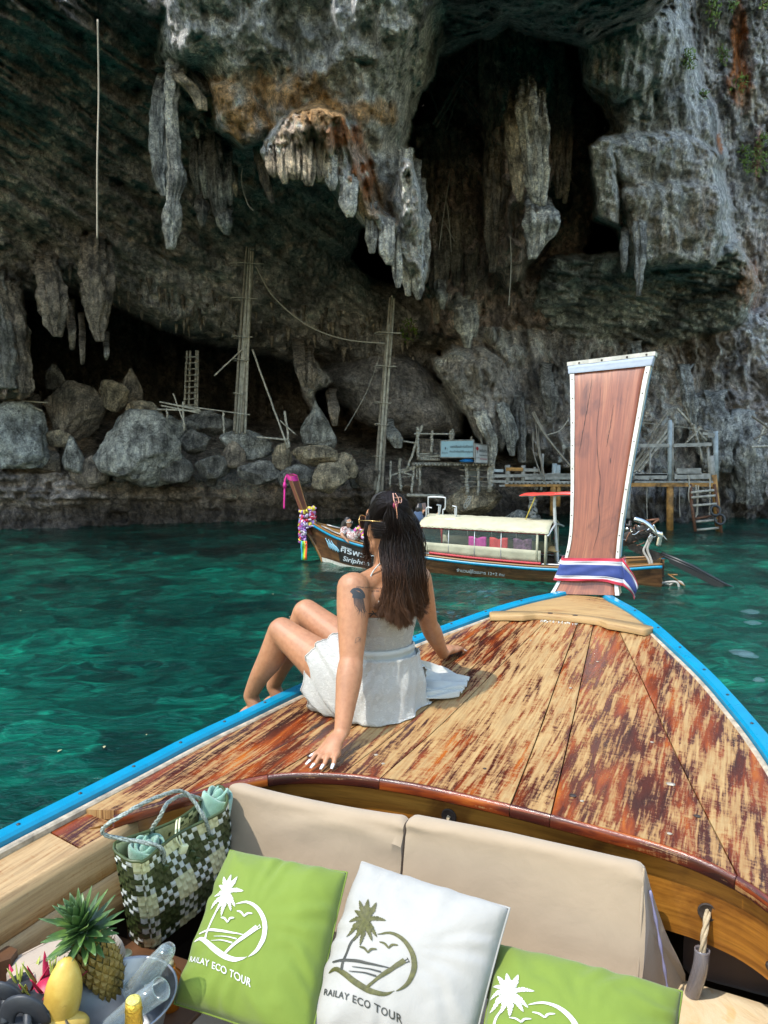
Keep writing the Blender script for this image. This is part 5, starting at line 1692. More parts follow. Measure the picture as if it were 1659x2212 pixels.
M_SCARF.col(M_SCARF.mix(M_SCARF.ramp(M_SCARF.noise(_v, 3.2, 4, 0.6, 1.5), [(0.55, (0, 0, 0)), (0.62, (1, 1, 1))]), M_SCARF.ramp(_s, [(0.3, (0.50, 0.35, 0.18)), (0.7, (0.62, 0.52, 0.36))]), (0.58, 0.26, 0.03)))
M_SCARF.rough(0.85); M_SCARF.bump(_s, 0.6, 0.012)
slab_cushion(-3.3, -1.98, 0.625, 0.93, 0.86, 0.985, 9.0, 0.008).build('printed_cloth', M_SCARF.m)
o = bpy.data.objects['printed_cloth']; tag(o, 'cream and orange printed cloth spread over the seat in the lower right corner', 'cloth')
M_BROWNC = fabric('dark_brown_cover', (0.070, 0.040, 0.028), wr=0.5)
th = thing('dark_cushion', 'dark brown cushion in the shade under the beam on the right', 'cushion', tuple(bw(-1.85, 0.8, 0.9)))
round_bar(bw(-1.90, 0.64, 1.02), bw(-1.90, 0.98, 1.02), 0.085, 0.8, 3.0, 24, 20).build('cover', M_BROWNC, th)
# ================================================================== THE WOMAN ON THE FOREDECK
def ring_tube(mb, secs, seg=20, cap=2):
 """secs: (centre, axis_a vector incl. length, axis_b vector incl. length); rounded ends"""
 rows = []
 def ringp(c, a_, b_): return [c + a_ * math.cos(2 * math.pi * k / seg) + b_ * math.sin(2 * math.pi * k / seg) for k in range(seg)]
 c0, a0, b0_ = secs[0]; c1, a1, b1_ = secs[-1]
 d0 = (secs[0][0] - secs[1][0]).normalized() * min(a0.length, b0_.length)
 d1 = (secs[-1][0] - secs[-2][0]).normalized() * min(a1.length, b1_.length)
 for t in (0.95, 0.7, 0.4):
  q = math.sqrt(1 - t * t); rows.append(ringp(c0 + d0 * t * 0.9, a0 * q, b0_ * q))
 for c, a_, b_ in secs: rows.append(ringp(c, a_, b_))
 for t in (0.4, 0.7, 0.95):
  q = math.sqrt(1 - t * t); rows.append(ringp(c1 + d1 * t * 0.9, a1 * q, b1_ * q))
 vs = [p for r in rows for p in r]
 fs = []
 for i in range(len(rows) - 1):
  for k in range(seg):
   k2 = (k + 1) % seg
   fs.append((i * seg + k, i * seg + k2, (i + 1) * seg + k2, (i + 1) * seg + k))
 fs.append(tuple(range(seg - 1, -1, -1))); fs.append(tuple((len(rows) - 1) * seg + k for k in range(seg)))
 mb.add(vs, fs)
def limb(mb, pts, rad_, n=16, flat=1.0, up=(0, 0, 1), seg=18):
 P_ = vspline(pts, n)
 R_ = [float(v[0]) for v in spline([(r, 0, 0) for r in rad_], n)]
 secs, prev = [], None
 for i, p in enumerate(P_):
  t = (P_[min(i + 1, n - 1)] - P_[max(i - 1, 0)]).normalized()
  a_ = Vector(up) if prev is None else prev
  a_ = a_ - t * a_.dot(t)
  if a_.length < 1e-4: a_ = t.orthogonal()
  a_.normalize(); prev = a_
  b_ = t.cross(a_)
  secs.append((p, a_ * R_[i] * flat, b_ * R_[i]))
 ring_tube(mb, secs, seg)
def fuse(name, mb, mat, parent, voxel, smooth=8, factor=0.5):
 """one continuous skin from overlapping limbs"""
 me = bpy.data.meshes.new(name)
 me.from_pydata(mb.v, [], mb.f)
 o = bpy.data.objects.new(name, me)
 COL.objects.link(o)
 m = o.modifiers.new('r', 'REMESH'); m.mode = 'VOXEL'; m.voxel_size = voxel; m.use_smooth_shade = True
 m = o.modifiers.new('s', 'SMOOTH'); m.iterations = smooth; m.factor = factor
 dg = bpy.context.evaluated_depsgraph_get(); dg.update()
 nm = bpy.data.meshes.new_from_object(o.evaluated_get(dg))
 bpy.data.objects.remove(o); bpy.data.meshes.remove(me)
 nm.name = name
 return link_mesh(name, nm, mat, parent)
def skin_mat(name, c):
 t = NT(name)
 v = t.coord()
 n = t.noise(v, 9, 5, 0.6)
 f = t.noise(v, 60, 4, 0.6)
 cc = t.ramp(n, [(0.3, tuple(x * 0.86 for x in c)), (0.7, tuple(min(1, x * y) for x, y in zip(c, (1.10, 1.06, 1.04))))])
 cc = t.mix(1.0, cc, t.ramp(f, [(0.3, (0.86, 0.80, 0.78)), (0.6, (1.03, 1.03, 1.03))]), 'MULTIPLY')
 t.col(cc)
 t.rough(t.math('ADD', t.math('MULTIPLY', f, 0.15), 0.46))
 t.b.inputs['Subsurface Weight'].default_value = 0.12
 t.b.inputs['Subsurface Radius'].default_value = (0.012, 0.005, 0.003)
 t.b.inputs['Subsurface Scale'].default_value = 0.6
 t.bump(t.noise(v, 420, 2), 0.10, 0.001)
 return t.m
M_SKIN = skin_mat('warm_skin', (0.36, 0.170, 0.085))
M_NAIL = simple('white_nail_polish', (0.62, 0.62, 0.63), 0.25, bump=0)
woman = thing('person', 'woman in a short white lace dress sitting on the foredeck with her back turned', 'person', (-0.04, 2.85, 1.41))
fwd = Vector((-0.71, 0.70, 0)).normalized(); rgt = Vector((0.70, 0.71, 0)).normalized()
UPV = Vector((0, 0, 1))
shL, shR = at(764, 1272, 2.69), at(903, 1252, 2.92)
hipL, hipR = Vector((-0.085, 2.79, 1.505)), Vector((0.035, 2.92, 1.505))
kneeL, kneeR = at(607, 1362, 3.0), at(660, 1322, 3.10)
ankL, ankR = at(541, 1503, 3.10), at(590, 1482, 3.22)
elbL, wriL = at(759, 1425, 2.595), at(739, 1580, 2.475)
elbR, wriR = at(926, 1348, 3.07), at(957, 1412, 3.23)
headc = at(836, 1128, 2.79)
hf = Vector((-0.86, 0.50, -0.10)).normalized()                       # where she looks
hr = hf.cross(UPV).normalized(); hu = hr.cross(hf).normalized()
body = MB()
mid_lo, mid_hi = (hipL + hipR) / 2, (shL + shR) / 2
TR = [(1.445, .150, .115, -.03), (1.49, .172, .125, -.025), (1.55, .165, .118, -.012), (1.61, .138, .100, .0), (1.665, .118, .088, .006), (1.72, .122, .092, .008), (1.78, .137, .098, .006), (1.835, .150, .095, .0), (1.875, .150, .082, -.006), (1.905, .120, .066, -.008), (1.93, .075, .055, -.006)]
def spine(z):
 f = (z - 1.505) / (mid_hi.z - 1.505)
 p = mid_lo.lerp(mid_hi, f)
 return Vector((p.x, p.y, z)) - fwd * (0.012 * math.sin(math.pi * max(0, min(1, f))))
TRS = [tuple(float(q) for q in v) for v in spline(TR, 44)]
secs = [(spine(z) + fwd * sh, rgt * w, fwd * d) for z, w, d, sh in TRS]
ring_tube(body, secs, 28)
nb = Vector((mid_hi.x, mid_hi.y, 1.90)) + fwd * 0.0
limb(body, [nb - UPV * 0.02, nb.lerp(headc, 0.4), headc - hu * 0.05 - hf * 0.012], [0.066, 0.049, 0.050], 10)
def hp(f_, r_, u_): return headc + hf * f_ + hr * r_ + hu * u_
ring_tube(body, [(hp(-0.010, 0, -0.055), hr * .055, hf * .070), (hp(-0.008, 0, -0.02), hr * .068, hf * .086), (hp(-0.008, 0, 0.02), hr * .072, hf * .092), (hp(-0.010, 0, 0.048), hr * .065, hf * .083), (hp(-0.012, 0, 0.066), hr * .050, hf * .066)], 24)
limb(body, [hp(0.02, 0, -0.075), hp(0.055, 0, -0.092), hp(0.068, 0, -0.098)], [0.046, 0.032, 0.020], 8)       # jaw and chin
limb(body, [hp(0.04, 0.0, -0.035), hp(0.062, 0, -0.05)], [0.046, 0.030], 6)                                     # cheeks
limb(body, [hp(0.078, 0, 0.005), hp(0.094, 0, -0.022), hp(0.088, 0, -0.030)], [0.008, 0.011, 0.011], 8)       # nose
limb(body, [hp(0.074, -0.014, -0.056), hp(0.082, 0, -0.055), hp(0.074, 0.014, -0.056)], [0.006, 0.008, 0.006], 8)
for sg in (-1, 1):
 limb(body, [hp(-0.012, sg * 0.063, 0.012), hp(-0.020, sg * 0.069, 0.0), hp(-0.010, sg * 0.066, -0.030)], [0.011, 0.013, 0.008], 8)
limb(body, [Vector((mid_hi.x, mid_hi.y, 1.925)).lerp(shL, 0.25), Vector((mid_hi.x, mid_hi.y, 1.905)).lerp(shL, 0.7), shL], [0.052, 0.050, 0.050], 10)
limb(body, [Vector((mid_hi.x, mid_hi.y, 1.925)).lerp(shR, 0.25), Vector((mid_hi.x, mid_hi.y, 1.905)).lerp(shR, 0.7), shR], [0.052, 0.050, 0.050], 10)
limb(body, [shL + UPV * 0.006, shL.lerp(elbL, .3) , shL.lerp(elbL, .65), elbL], [0.060, 0.058, 0.050, 0.041], 18)
limb(body, [elbL, elbL.lerp(wriL, .25), elbL.lerp(wriL, .7), wriL], [0.041, 0.045, 0.034, 0.027], 16)
limb(body, [shR + UPV * 0.004, shR.lerp(elbR, .3), shR.lerp(elbR, .65), elbR], [0.053, 0.050, 0.044, 0.036], 18)
limb(body, [elbR, elbR.lerp(wriR, .25), elbR.lerp(wriR, .7), wriR], [0.036, 0.039, 0.030, 0.0245], 16)
for hip, knee, ank in ((hipL, kneeL, ankL), (hipR, kneeR, ankR)):
 limb(body, [hip, hip.lerp(knee, .3) - UPV * 0.012, hip.lerp(knee, .7) - UPV * 0.006, knee], [0.105, 0.096, 0.070, 0.055], 22)
 calf = knee.lerp(ank, .33) + (Vector((0.5, 0.1, -0.3))).normalized() * 0.012
 limb(body, [knee, calf, knee.lerp(ank, .7), ank], [0.052, 0.056, 0.040, 0.030], 20)
 heel = ank + Vector((0.026, -0.012, -0.046))
 toe = ank + Vector((-0.070, 0.045, -0.145))
 limb(body, [ank, heel], [0.030, 0.029], 8)
 limb(body, [heel, heel.lerp(toe, .5) + UPV * 0.016, toe], [0.028, 0.034, 0.020], 12, 0.72)
 for k in range(5):
  b_ = toe + rgt * (0.014 * (k - 2)) * 1.2
  limb(body, [b_, b_ + Vector((-0.022, 0.016, -0.030))], [0.0105 if k else 0.013, 0.009], 5)
nails = []
def hand(wri, aim, side, thumb_sign, fan, lens, zdeck):
 """aim: direction of the middle finger along the deck; side: across the knuckles"""
 aim = aim.normalized(); side = side.normalized()
 kn = wri + aim * 0.088; kn.z = zdeck + 0.026
 limb(body, [wri, wri.lerp(kn, .5) + UPV * 0.006, kn], [0.026, 0.030, 0.026], 10, 0.62)
 limb(body, [wri.lerp(kn, .35), kn + side * 0.026], [0.022, 0.015], 8, 0.8)
 limb(body, [wri.lerp(kn, .35), kn - side * 0.026], [0.022, 0.015], 8, 0.8)
 for k in range(4):
  off = (1.5 - k) * 0.019
  b_ = kn + side * off - UPV * 0.002 - aim * (0.006 * abs(k - 1.2))
  d = (aim + side * fan * (1.5 - k)).normalized()
  L_ = lens[k]
  p1 = b_ + d * L_ * .42 + UPV * 0.004
  p2 = b_ + d * L_ * .74; p2.z = zdeck + 0.013
  p3 = b_ + d * L_; p3.z = zdeck + 0.0085
  limb(body, [b_ - d * 0.012, b_, p1, p2, p3], [0.0105, 0.0102, 0.0092, 0.0084, 0.0070], 16, 1.0, seg=12)
  nails.append((p3, (p3 - p2).normalized()))
 tb = wri.lerp(kn, 0.35) + side * thumb_sign * 0.022
 td = (aim * 0.75 + side * thumb_sign * 0.75).normalized()
 t1 = tb + td * 0.040; t1.z = zdeck + 0.017
 t2 = tb + (td + aim * 0.3).normalized() * 0.068; t2.z = zdeck + 0.011
 limb(body, [tb, t1, t2], [0.015, 0.0115, 0.0085], 12, seg=12)
 nails.append((t2, (t2 - t1).normalized()))
def deck_near(x, y):
 p = Vector((x, y, 0)) - BO
 return deck_z(p.dot(BA), p.dot(BR))
aimL = atz(690, 1657, 1.392) - wriL; aimL.z = 0
hand(wriL, aimL, aimL.cross(UPV), 1, 0.17, (0.058, 0.068, 0.064, 0.052), deck_near(-0.19, 2.40) + 0.002)
aimR = atz(1003, 1398, 1.50) - wriR; aimR.z = 0
hand(wriR, aimR, aimR.cross(UPV), -1, 0.10, (0.055, 0.066, 0.062, 0.050), deck_near(0.33, 3.35) + 0.002)
body_o = fuse('body', body, M_SKIN, woman, 0.0046, 9, 0.5)
for p, d in nails:
 s_ = d.cross(UPV).normalized(); n_ = s_.cross(d).normalized()
 if n_.z < 0: n_ = -n_
 rows = []
 for i in range(6):
  f = i / 5
  c = p - d * 0.008 + d * 0.021 * f + n_ * (0.0072 - 0.0035 * f)
  w = 0.0058 * (1 - 0.35 * f ** 3)
  rows.append([c - s_ * w - n_ * 0.003, c - s_ * w * .5 - n_ * .0006, c, c + s_ * w * .5 - n_ * .0006, c + s_ * w - n_ * 0.003])
 mb = MB(); mb.grid(rows)
 o = mb.build('nail', M_NAIL, body_o)
 o.location = (0, 0, 0); o.modifiers.new('t', 'SOLIDIFY').thickness = 0.0015
# --- tattoos, thin ink following the skin
bvh_body = BVHTree.FromPolygons([v.co for v in body_o.data.vertices], [tuple(p.vertices) for p in body_o.data.polygons])
M_INK = simple('tattoo_ink', (0.022, 0.024, 0.028), 0.5, bump=0)
M_INK2 = simple('tattoo_grey', (0.075, 0.062, 0.055), 0.5, bump=0)
def on_skin(x, y, lift=0.0006):
 o_ = Vector((0, 0, CAM_Z)); d = ray(x, y).normalized()
 h = bvh_body.ray_cast(o_, d)
 if h[0] is None: return None
 n = h[1] if h[1].dot(d) < 0 else -h[1]
 return h[0] + n * lift
def cx2d(p): return (637.3 + p[0] * 0.26042, 1036.9 + p[1] * 0.26042)        # from the close-up tracing to the survey print
def ink_polys(name, strips, mat):
 mb = MB()
 for L_, R_ in strips:
  rows, ok = [], True
  for a_, b_ in zip(L_, R_):
   m_ = ((a_[0] + b_[0]) / 2, (a_[1] + b_[1]) / 2)
   r = [on_skin(*cx2d(q)) for q in (a_, m_, b_)]
   if any(v is None for v in r): continue
   rows.append(r)
  if len(rows) > 1: mb.grid(rows)
 if mb.f:
  o = mb.build(name, mat, body_o, fixn=False); o.location = (0, 0, 0)
jelly = [ribbon2([(466, 935), (482, 912), (515, 905), (548, 920), (568, 955), (566, 980)], lambda f: 12)] + [ribbon2([(476, 960), (510, 965), (556, 975)], lambda f: 16), ribbon2([(490, 935), (515, 940), (545, 950)], lambda f: 15)]
jelly += [ribbon2([(470 + 6 * k, 940 + 5 * k), (505 + 3 * k, 925 + 9 * k), (555 - 4 * k, 958 + 4 * k)], lambda f: 7) for k in range(6)]
tent = []
r_ = random.Random(8)
for k in range(13):
 x0 = 486 + k * 6.2
 tent.append(ribbon2([(x0, 968), (x0 + 6 + k, 1030 + 3 * k), (x0 + 26 + r_.uniform(-8, 10), 1075 + 2 * k), (x0 + 34 + r_.uniform(-24, 18), 1105 + r_.uniform(-25, 45))], lambda f: 1.9 * (1 - f) + 0.6))
ink_polys('jellyfish_tattoo', jelly + tent, M_INK)
ink_polys('turtle_tattoo', [ribbon2(q, (1.3, 1.3)) for q in ([(500, 1330), (508, 1312), (524, 1308), (532, 1324), (522, 1340), (506, 1346), (498, 1354), (500, 1330)], [(524, 1308), (530, 1304), (536, 1310)], [(532, 1330), (538, 1320), (542, 1310), (540, 1334), (538, 1346)])], M_INK2)
ink_polys('leaf_tattoo', [ribbon2([(606, 1110), (640, 1108), (690, 1120)], lambda f: 4), ribbon2([(620, 1132), (650, 1110), (690, 1100)], lambda f: 5), ribbon2([(640, 1085), (660, 1110), (690, 1135)], lambda f: 5)], M_INK)
for body_t, x0, y0, x1, y1, h_ in (('What makes me happy', 503, 892, 770, 908, 20), ('Capt life', 606, 922, 700, 928, 16)):
 V, Fc, w = text_mesh2d(body_t, False, 0.25)
 vs = [on_skin(*cx2d((x0 + (x1 - x0) * x / w, y0 + (y1 - y0) * x / w - y * h_))) for x, y in V]
 Fk = [f for f in Fc if all(vs[i] is not None for i in f)]
 if Fk:
  mb = MB(); mb.add([v if v is not None else Vector((0, 0, 0)) for v in vs], Fk)
  used = sorted({i for f in Fk for i in f})
  mp_ = {i: k for k, i in enumerate(used)}
  mb = MB(); mb.add([vs[i] for i in used], [tuple(mp_[i] for i in f) for f in Fk])
  o = mb.build('lettering_tattoo', M_INK, body_o, smooth=False, fixn=False); o.location = (0, 0, 0)
# --- white lace dress
M_LACE = NT('white_lace')
_v = M_LACE.coord()
_w = M_LACE.new('ShaderNodeTexWave'); _w.bands_direction = 'Z'; _w.inputs['Scale'].default_value = 85; _w.inputs['Distortion'].default_value = 5.0; _w.inputs['Detail'].default_value = 3; _w.inputs['Detail Scale'].default_value = 1.6
M_LACE.l.new(_v, _w.inputs['Vector'])
_f = M_LACE.noise(_v, 46, 3, 0.6, 0.6)
_k = M_LACE.math('MAXIMUM', M_LACE.ramp(_w.outputs['Fac'], [(0.25, (0.30, 0.30, 0.30)), (0.6, (1, 1, 1))]), M_LACE.ramp(_f, [(0.54, (0, 0, 0)), (0.60, (1, 1, 1))]))
M_LACE.col((0.52, 0.51, 0.475)); M_LACE.rough(0.85); M_LACE.b.inputs['Sheen Weight'].default_value = 0.2
M_LACE.bump(M_LACE.math('ADD', _w.outputs['Fac'], M_LACE.math('MULTIPLY', _f, 1.5)), 0.7, 0.0035)
M_LACE.l.new(M_LACE.math('ADD', M_LACE.math('MULTIPLY', _k, 0.42), 0.56), M_LACE.b.inputs['Alpha'])
M_LACE2 = M_LACE.m.copy(); M_LACE2.name = 'lace_skirt_cloth'
for n_ in M_LACE2.node_tree.nodes:
 if n_.type == 'MATH' and n_.operation == 'ADD' and abs(n_.inputs[1].default_value - 0.56) < 1e-3: n_.inputs[1].default_value = 0.62
for n_ in M_LACE.n:
 if n_.type == 'MATH' and n_.operation == 'ADD' and abs(n_.inputs[1].default_value - 0.56) < 1e-3: n_.inputs[1].default_value = 0.36
M_CREPE = NT('white_crepe')
_v = M_CREPE.coord()
_w = M_CREPE.new('ShaderNodeTexWave'); _w.bands_direction = 'DIAGONAL'; _w.inputs['Scale'].default_value = 70; _w.inputs['Distortion'].default_value = 6; _w.inputs['Detail'].default_value = 2
M_CREPE.l.new(_v, _w.inputs['Vector'])
M_CREPE.col((0.50, 0.495, 0.455)); M_CREPE.rough(0.85); M_CREPE.b.inputs['Alpha'].default_value = 0.95
M_CREPE.bump(M_CREPE.math('ADD', M_CREPE.math('MULTIPLY', _w.outputs['Fac'], 0.5), M_CREPE.noise(_v, 22, 4, 0.6)), 0.7, 0.006)
dress = thing('lace_dress', '', '', (0, 0, 0))
bpy.data.objects.remove(dress)
NSEG = 72
def trunk_ring(z, grow, ruff=0.0):
 zs = [t[0] for t in TR]
 i = max(0, min(len(TR) - 2, next((k for k in range(len(TR) - 1) if TR[k + 1][0] >= z), len(TR) - 2)))
 f = (z - TR[i][0]) / (TR[i + 1][0] - TR[i][0])
 w, d, sh = [TR[i][k] + (TR[i + 1][k] - TR[i][k]) * f for k in (1, 2, 3)]
 c = spine(z) + fwd * sh
 out_ = []
 for k in range(NSEG + 1):
  an = 2 * math.pi * k / NSEG
  g_ = grow + ruff * math.sin(an * 17 + z * 60) + ruff * 0.7 * math.sin(an * 29 - z * 90)
  out_.append(c + rgt * math.cos(an) * (w + g_) + fwd * math.sin(an) * (d + g_))
 return out_
rows = [trunk_ring(z, 0.0075 + (0.003 if i == 0 else 0), 0.0012) for i, z in enumerate(np.linspace(1.795, 1.60, 26))]
mb = MB(); mb.grid(rows)
top_o = mb.build('lace_bodice', M_LACE, woman); top_o.modifiers.new('t', 'SOLIDIFY').thickness = 0.0015
rows = [trunk_ring(z, 0.013 + 0.004 * math.sin(i * 0.9), 0.0016) for i, z in enumerate(np.linspace(1.665, 1.585, 14))]
mb = MB(); mb.grid(rows)
o = mb.build('crepe_waistband', M_CREPE, woman); o.modifiers.new('t', 'SOLIDIFY').thickness = 0.0015
for p_ in ((0.55, -0.6), (-0.5, -0.62)):
 pass
thm = (hipL.lerp(kneeL, .5) + hipR.lerp(kneeR, .5)) / 2
tdir = ((kneeL + kneeR) / 2 - (hipL + hipR) / 2).normalized()
side_t = rgt
nrm_t = side_t.cross(tdir).normalized()
if nrm_t.z < 0: nrm_t = -nrm_t
rows = []
NP = 30
for i in range(NP + 1):
 f = i / NP
 c = (hipL + hipR) / 2 - tdir * 0.075 + tdir * (0.285 * f) - UPV * 0.012
 row = []
 for k in range(NSEG + 1):
  an = 2 * math.pi * k / NSEG
  ca, sa = math.cos(an), math.sin(an)
  ca, sa = math.copysign(abs(ca) ** 0.7, ca), math.copysign(abs(sa) ** 0.7, sa)
  w = (0.192 + 0.015 * math.sin(f * 3)) * (0.84 + 0.16 * min(1, f * 4)) - 0.035 * f
  h_ = 0.142 - 0.026 * f
  lift = 0.006 * math.sin(an * 11 + f * 7) * (0.3 + f) + 0.004 * math.sin(an * 23 + f * 15)
  p = c + side_t * ca * (w + lift) + nrm_t * sa * (h_ + lift)
  if sa < 0:                                                  # underside hangs and lies on the timber
   p = p - UPV * (0.075 * f * (-sa)) + tdir * (-0.05 * f * (-sa))
   p = p + (-side_t) * 0.03 * f * (-sa) * (1 if ca < 0 else 0)
  zd = deck_near(p.x, p.y) + 0.006
  s_l = (p - BO)
  if abs(s_l.dot(BR)) < hw(s_l.dot(BA)) - 0.01 and p.z < zd: p.z = zd + 0.002 * math.sin(an * 9)
  row.append(p)
 rows.append(row)
mb = MB(); mb.grid(rows)
o = mb.build('lace_skirt', M_LACE2, woman); o.modifiers.new('t', 'SOLIDIFY').thickness = 0.0015
mb = MB(); mb.tube(rows[-1][:-1], 0.003, 6, closed=True); mb.build('hem', M_CREPE, woman)
mb = MB()
P_ = []
for i in range(25):
 f = i / 24
 row = []
 for j in range(41):
  g_ = j / 40
  an = math.pi * (1.06 + 1.06 * g_) - 0.3
  z = 1.635 - 0.225 * f
  flare = 0.005 + 0.020 * f ** 2 + 0.008 * f * math.sin(g_ * 21 + 2 * math.sin(g_ * 9)) * (1 + f) + 0.004 * math.sin(g_ * 61 + f * 9)
  base = spine(max(1.49, z)) - fwd * 0.025
  fs = min(1, f * 1.7); fs = fs * fs * (3 - 2 * fs); w, d = 0.133 + 0.042 * fs, 0.098 + 0.033 * fs
  p = base + rgt * math.cos(an) * (w + flare) + fwd * math.sin(an) * (d + flare)
  p.z = z
  zd = deck_near(p.x, p.y) + 0.004
  p.z = max(p.z, zd)
  row.append(p)
 P_.append(row)
mb.grid(P_); o = mb.build('skirt_back', M_LACE2, woman); o.modifiers.new('t', 'SOLIDIFY').thickness = 0.0015
A0, A1 = at(893, 1425, 2.84), at(832, 1490, 2.70)
q_far = [at(893, 1420, 2.84), atz(922, 1438, 1.505), atz(950, 1452, 1.468), atz(985, 1462, 1.466), atz(1016, 1466, 1.470)]
q_mid = [at(872, 1450, 2.77), atz(900, 1478, 1.475), atz(935, 1492, 1.462), atz(968, 1490, 1.462), atz(1006, 1488, 1.464)]
q_near = [at(838, 1470, 2.70), atz(862, 1512, 1.445), atz(900, 1520, 1.44), atz(950, 1512, 1.445), atz(992, 1506, 1.452)]
cur = [spline(q, 40) for q in (q_far, q_mid, q_near)]
rows = []
for i in range(40):
 c3 = spline([cur[0][i], (cur[0][i] + cur[1][i]) / 2 , cur[1][i], (cur[1][i] + cur[2][i]) / 2, cur[2][i]], 31)
 f = i / 39
 row = []
 for j, p in enumerate(c3):
  p = Vector(p)
  zd = deck_near(p.x, p.y) + 0.004
  fold = 0.028 * (1 - 0.45 * f) * (0.5 + 0.5 * math.sin(j * 1.05 + f * 4 + 0.8 * math.sin(j * .31))) + 0.005 * math.sin(j * 0.6 - f * 9)
  if f > 0.85: fold += 0.008 * math.sin(j * 2.3) * (f - .85) / .15
  p.z = max(p.z * 1.0, zd) + max(0, fold) * min(1, f * 3 + 0.2)
  row.append(p)
 rows.append(row)
mb = MB(); mb.grid(rows)
o = mb.build('skirt_tail', M_CREPE, woman); o.modifiers.new('s', 'SUBSURF').render_levels = 1; o.modifiers.new('t', 'SOLIDIFY').thickness = 0.0015
mb = MB(); mb.tube(vspline([spine(1.79) - fwd * 0.10 - rgt * 0.09, at(800, 1255, 2.70), at(826, 1212, 2.745)], 14), 0.0028, 6); mb.build('halter_strap', M_CREPE, woman)
# --- long dark hair: a solid core and thousands of strands
M_HAIR = NT('dark_brown_hair')
_hi = M_HAIR.new('ShaderNodeHairInfo')
M_HAIR.col(M_HAIR.ramp(_hi.outputs['Intercept'], [(0.0, (0.008, 0.005, 0.005)), (0.5, (0.012, 0.007, 0.006)), (0.75, (0.035, 0.015, 0.008)), (1.0, (0.075, 0.033, 0.015))]))
M_HAIR.rough(0.42); M_HAIR.b.inputs['Specular IOR Level'].default_value = 0.22
M_HAIRC = simple('dark_hair_core', (0.010, 0.008, 0.007), 0.8, var=0.3, nscale=40, bump=0.5, bscale=200)
backd = -fwd
hrng = random.Random(21)
clip_p = at(848, 1090, 2.69)
core = MB()
ring_tube(core, [(hp(-0.040, 0, -0.03), hr * .070, hf * .057), (hp(-0.030, 0, 0.01), hr * .075, hf * .076), (hp(-0.016, 0, 0.042), hr * .071, hf * .087), (hp(-0.012, 0, 0.068), hr * .053, hf * .069)], 24)
def hair_path(u, w):
 """u across the fall -1..1, w inner/outer 0..1: guide points from nape level to the tips"""
 top = hp(-0.088, 0.0, -0.01) + hr * (0.045 * u) + backd * (0.012 * w)
 x1 = 815 + 50 * (u + 1)
 p1 = at(832 + 38 * (u + 1), 1175, 2.722 - 0.022 * w + 0.05 * abs(u) * (1 if u > 0 else .3))
 p2 = at(834 + 39 * (u + 1), 1240, 2.700 - 0.028 * w + 0.07 * max(0, u))
 p3 = at(832 + 39 * (u + 1), 1295, 2.690 - 0.030 * w + 0.09 * max(0, u))
 return top, p1, p2, p3
for u in np.linspace(-0.82, 0.82, 8):
 t, p1, p2, p3 = hair_path(u, -0.4)
 end = at(834 + 37 * (u + 1), 1335, 2.70 + 0.09 * max(0, u))
 limb(core, [hp(-0.05, 0, 0.03) + hr * .05 * u, t, p1, p2, p3, end], [0.030, 0.030, 0.026, 0.026, 0.022, 0.006], 26, 0.8)
core_o = fuse('hair_core', core, M_HAIRC, woman, 0.007, 4)
strands = []
N_S, N_G = 8200, 110
guides = []
for g_ in range(N_G):
 u = max(-1, min(1, -1 + 2 * (g_ + hrng.random()) / N_G)); w = hrng.random()
 t, p1, p2, p3 = hair_path(u, w)
 yend = hrng.uniform(1312, 1358) - 22 * abs(u)
 end = at(832 + 37 * (u + 1) + hrng.gauss(0, 8), yend, 2.69 - 0.035 * w + 0.09 * max(0, u))
 guides.append((u, w, t, p1, p2, p3, end, hrng.uniform(0, 6.28), hrng.uniform(0.009, 0.024), hrng.uniform(9, 15)))
guides.sort(key=lambda g: g[0])
while len(strands) < N_S:
 d = Vector((hrng.uniform(-1, 1), hrng.uniform(-1, 1), hrng.uniform(-1, 1)))
 if not 0.1 < d.length < 1: continue
 d.normalize()
 if d.y > 0.45 + 0.40 * max(0, d.z): continue          # no hair on the face (x right, y forward, z up)
 if d.z < -0.55: continue
 root = headc + hr * d.x * 0.079 + hf * (d.y * 0.094 - 0.012) + hu * (d.z * 0.096)
 nout = hr * d.x + hf * d.y + hu * d.z
 gi = int((max(-1, min(0.999, d.x * 0.75 + hrng.gauss(0, 0.28))) + 1) / 2 * N_G)
 u, w, t, p1, p2, p3, end, ph, am, fq = guides[max(0, min(N_G - 1, gi))]
 wob = lambda s_: Vector((hrng.gauss(0, s_), hrng.gauss(0, s_), hrng.gauss(0, s_)))
 if d.z > 0.10:
  mid = (root + clip_p) / 2
  o2 = mid - headc; o2 = headc + o2.normalized() * max(o2.length, 0.1165)
  cl = clip_p + hr * (0.020 * u) + wob(0.004)
  pts = [root, o2 + wob(0.002), cl, cl.lerp(p1, .45) + backd * 0.010 + wob(.006), p1 + wob(.007), p2 + wob(.007), p3 + wob(.006), end + wob(.006)]
 else:
  o2 = headc + (nout * 0.5 + (t - headc).normalized() * 0.6).normalized() * 0.100
  pts = [root, o2 + wob(.003), t + wob(.006), p1 + wob(.007), p2 + wob(.007), p3 + wob(.006), end + wob(.006)]
 stray = hrng.random() < 0.04
 if stray: pts = pts[:3] + [p + wob(.012) for p in pts[3:]]
 S_ = spline(pts, 26)
 q = []
 for i, p in enumerate(S_):
  f = i / 25
  k = am * max(0, f - 0.38) * 1.7
  q.append((p[0] + k * math.sin(f * fq + ph), p[1] - k * 0.6 * math.cos(f * fq + ph), p[2] + k * .5 * math.sin(f * fq * .8 + ph)))
 strands.append(q)
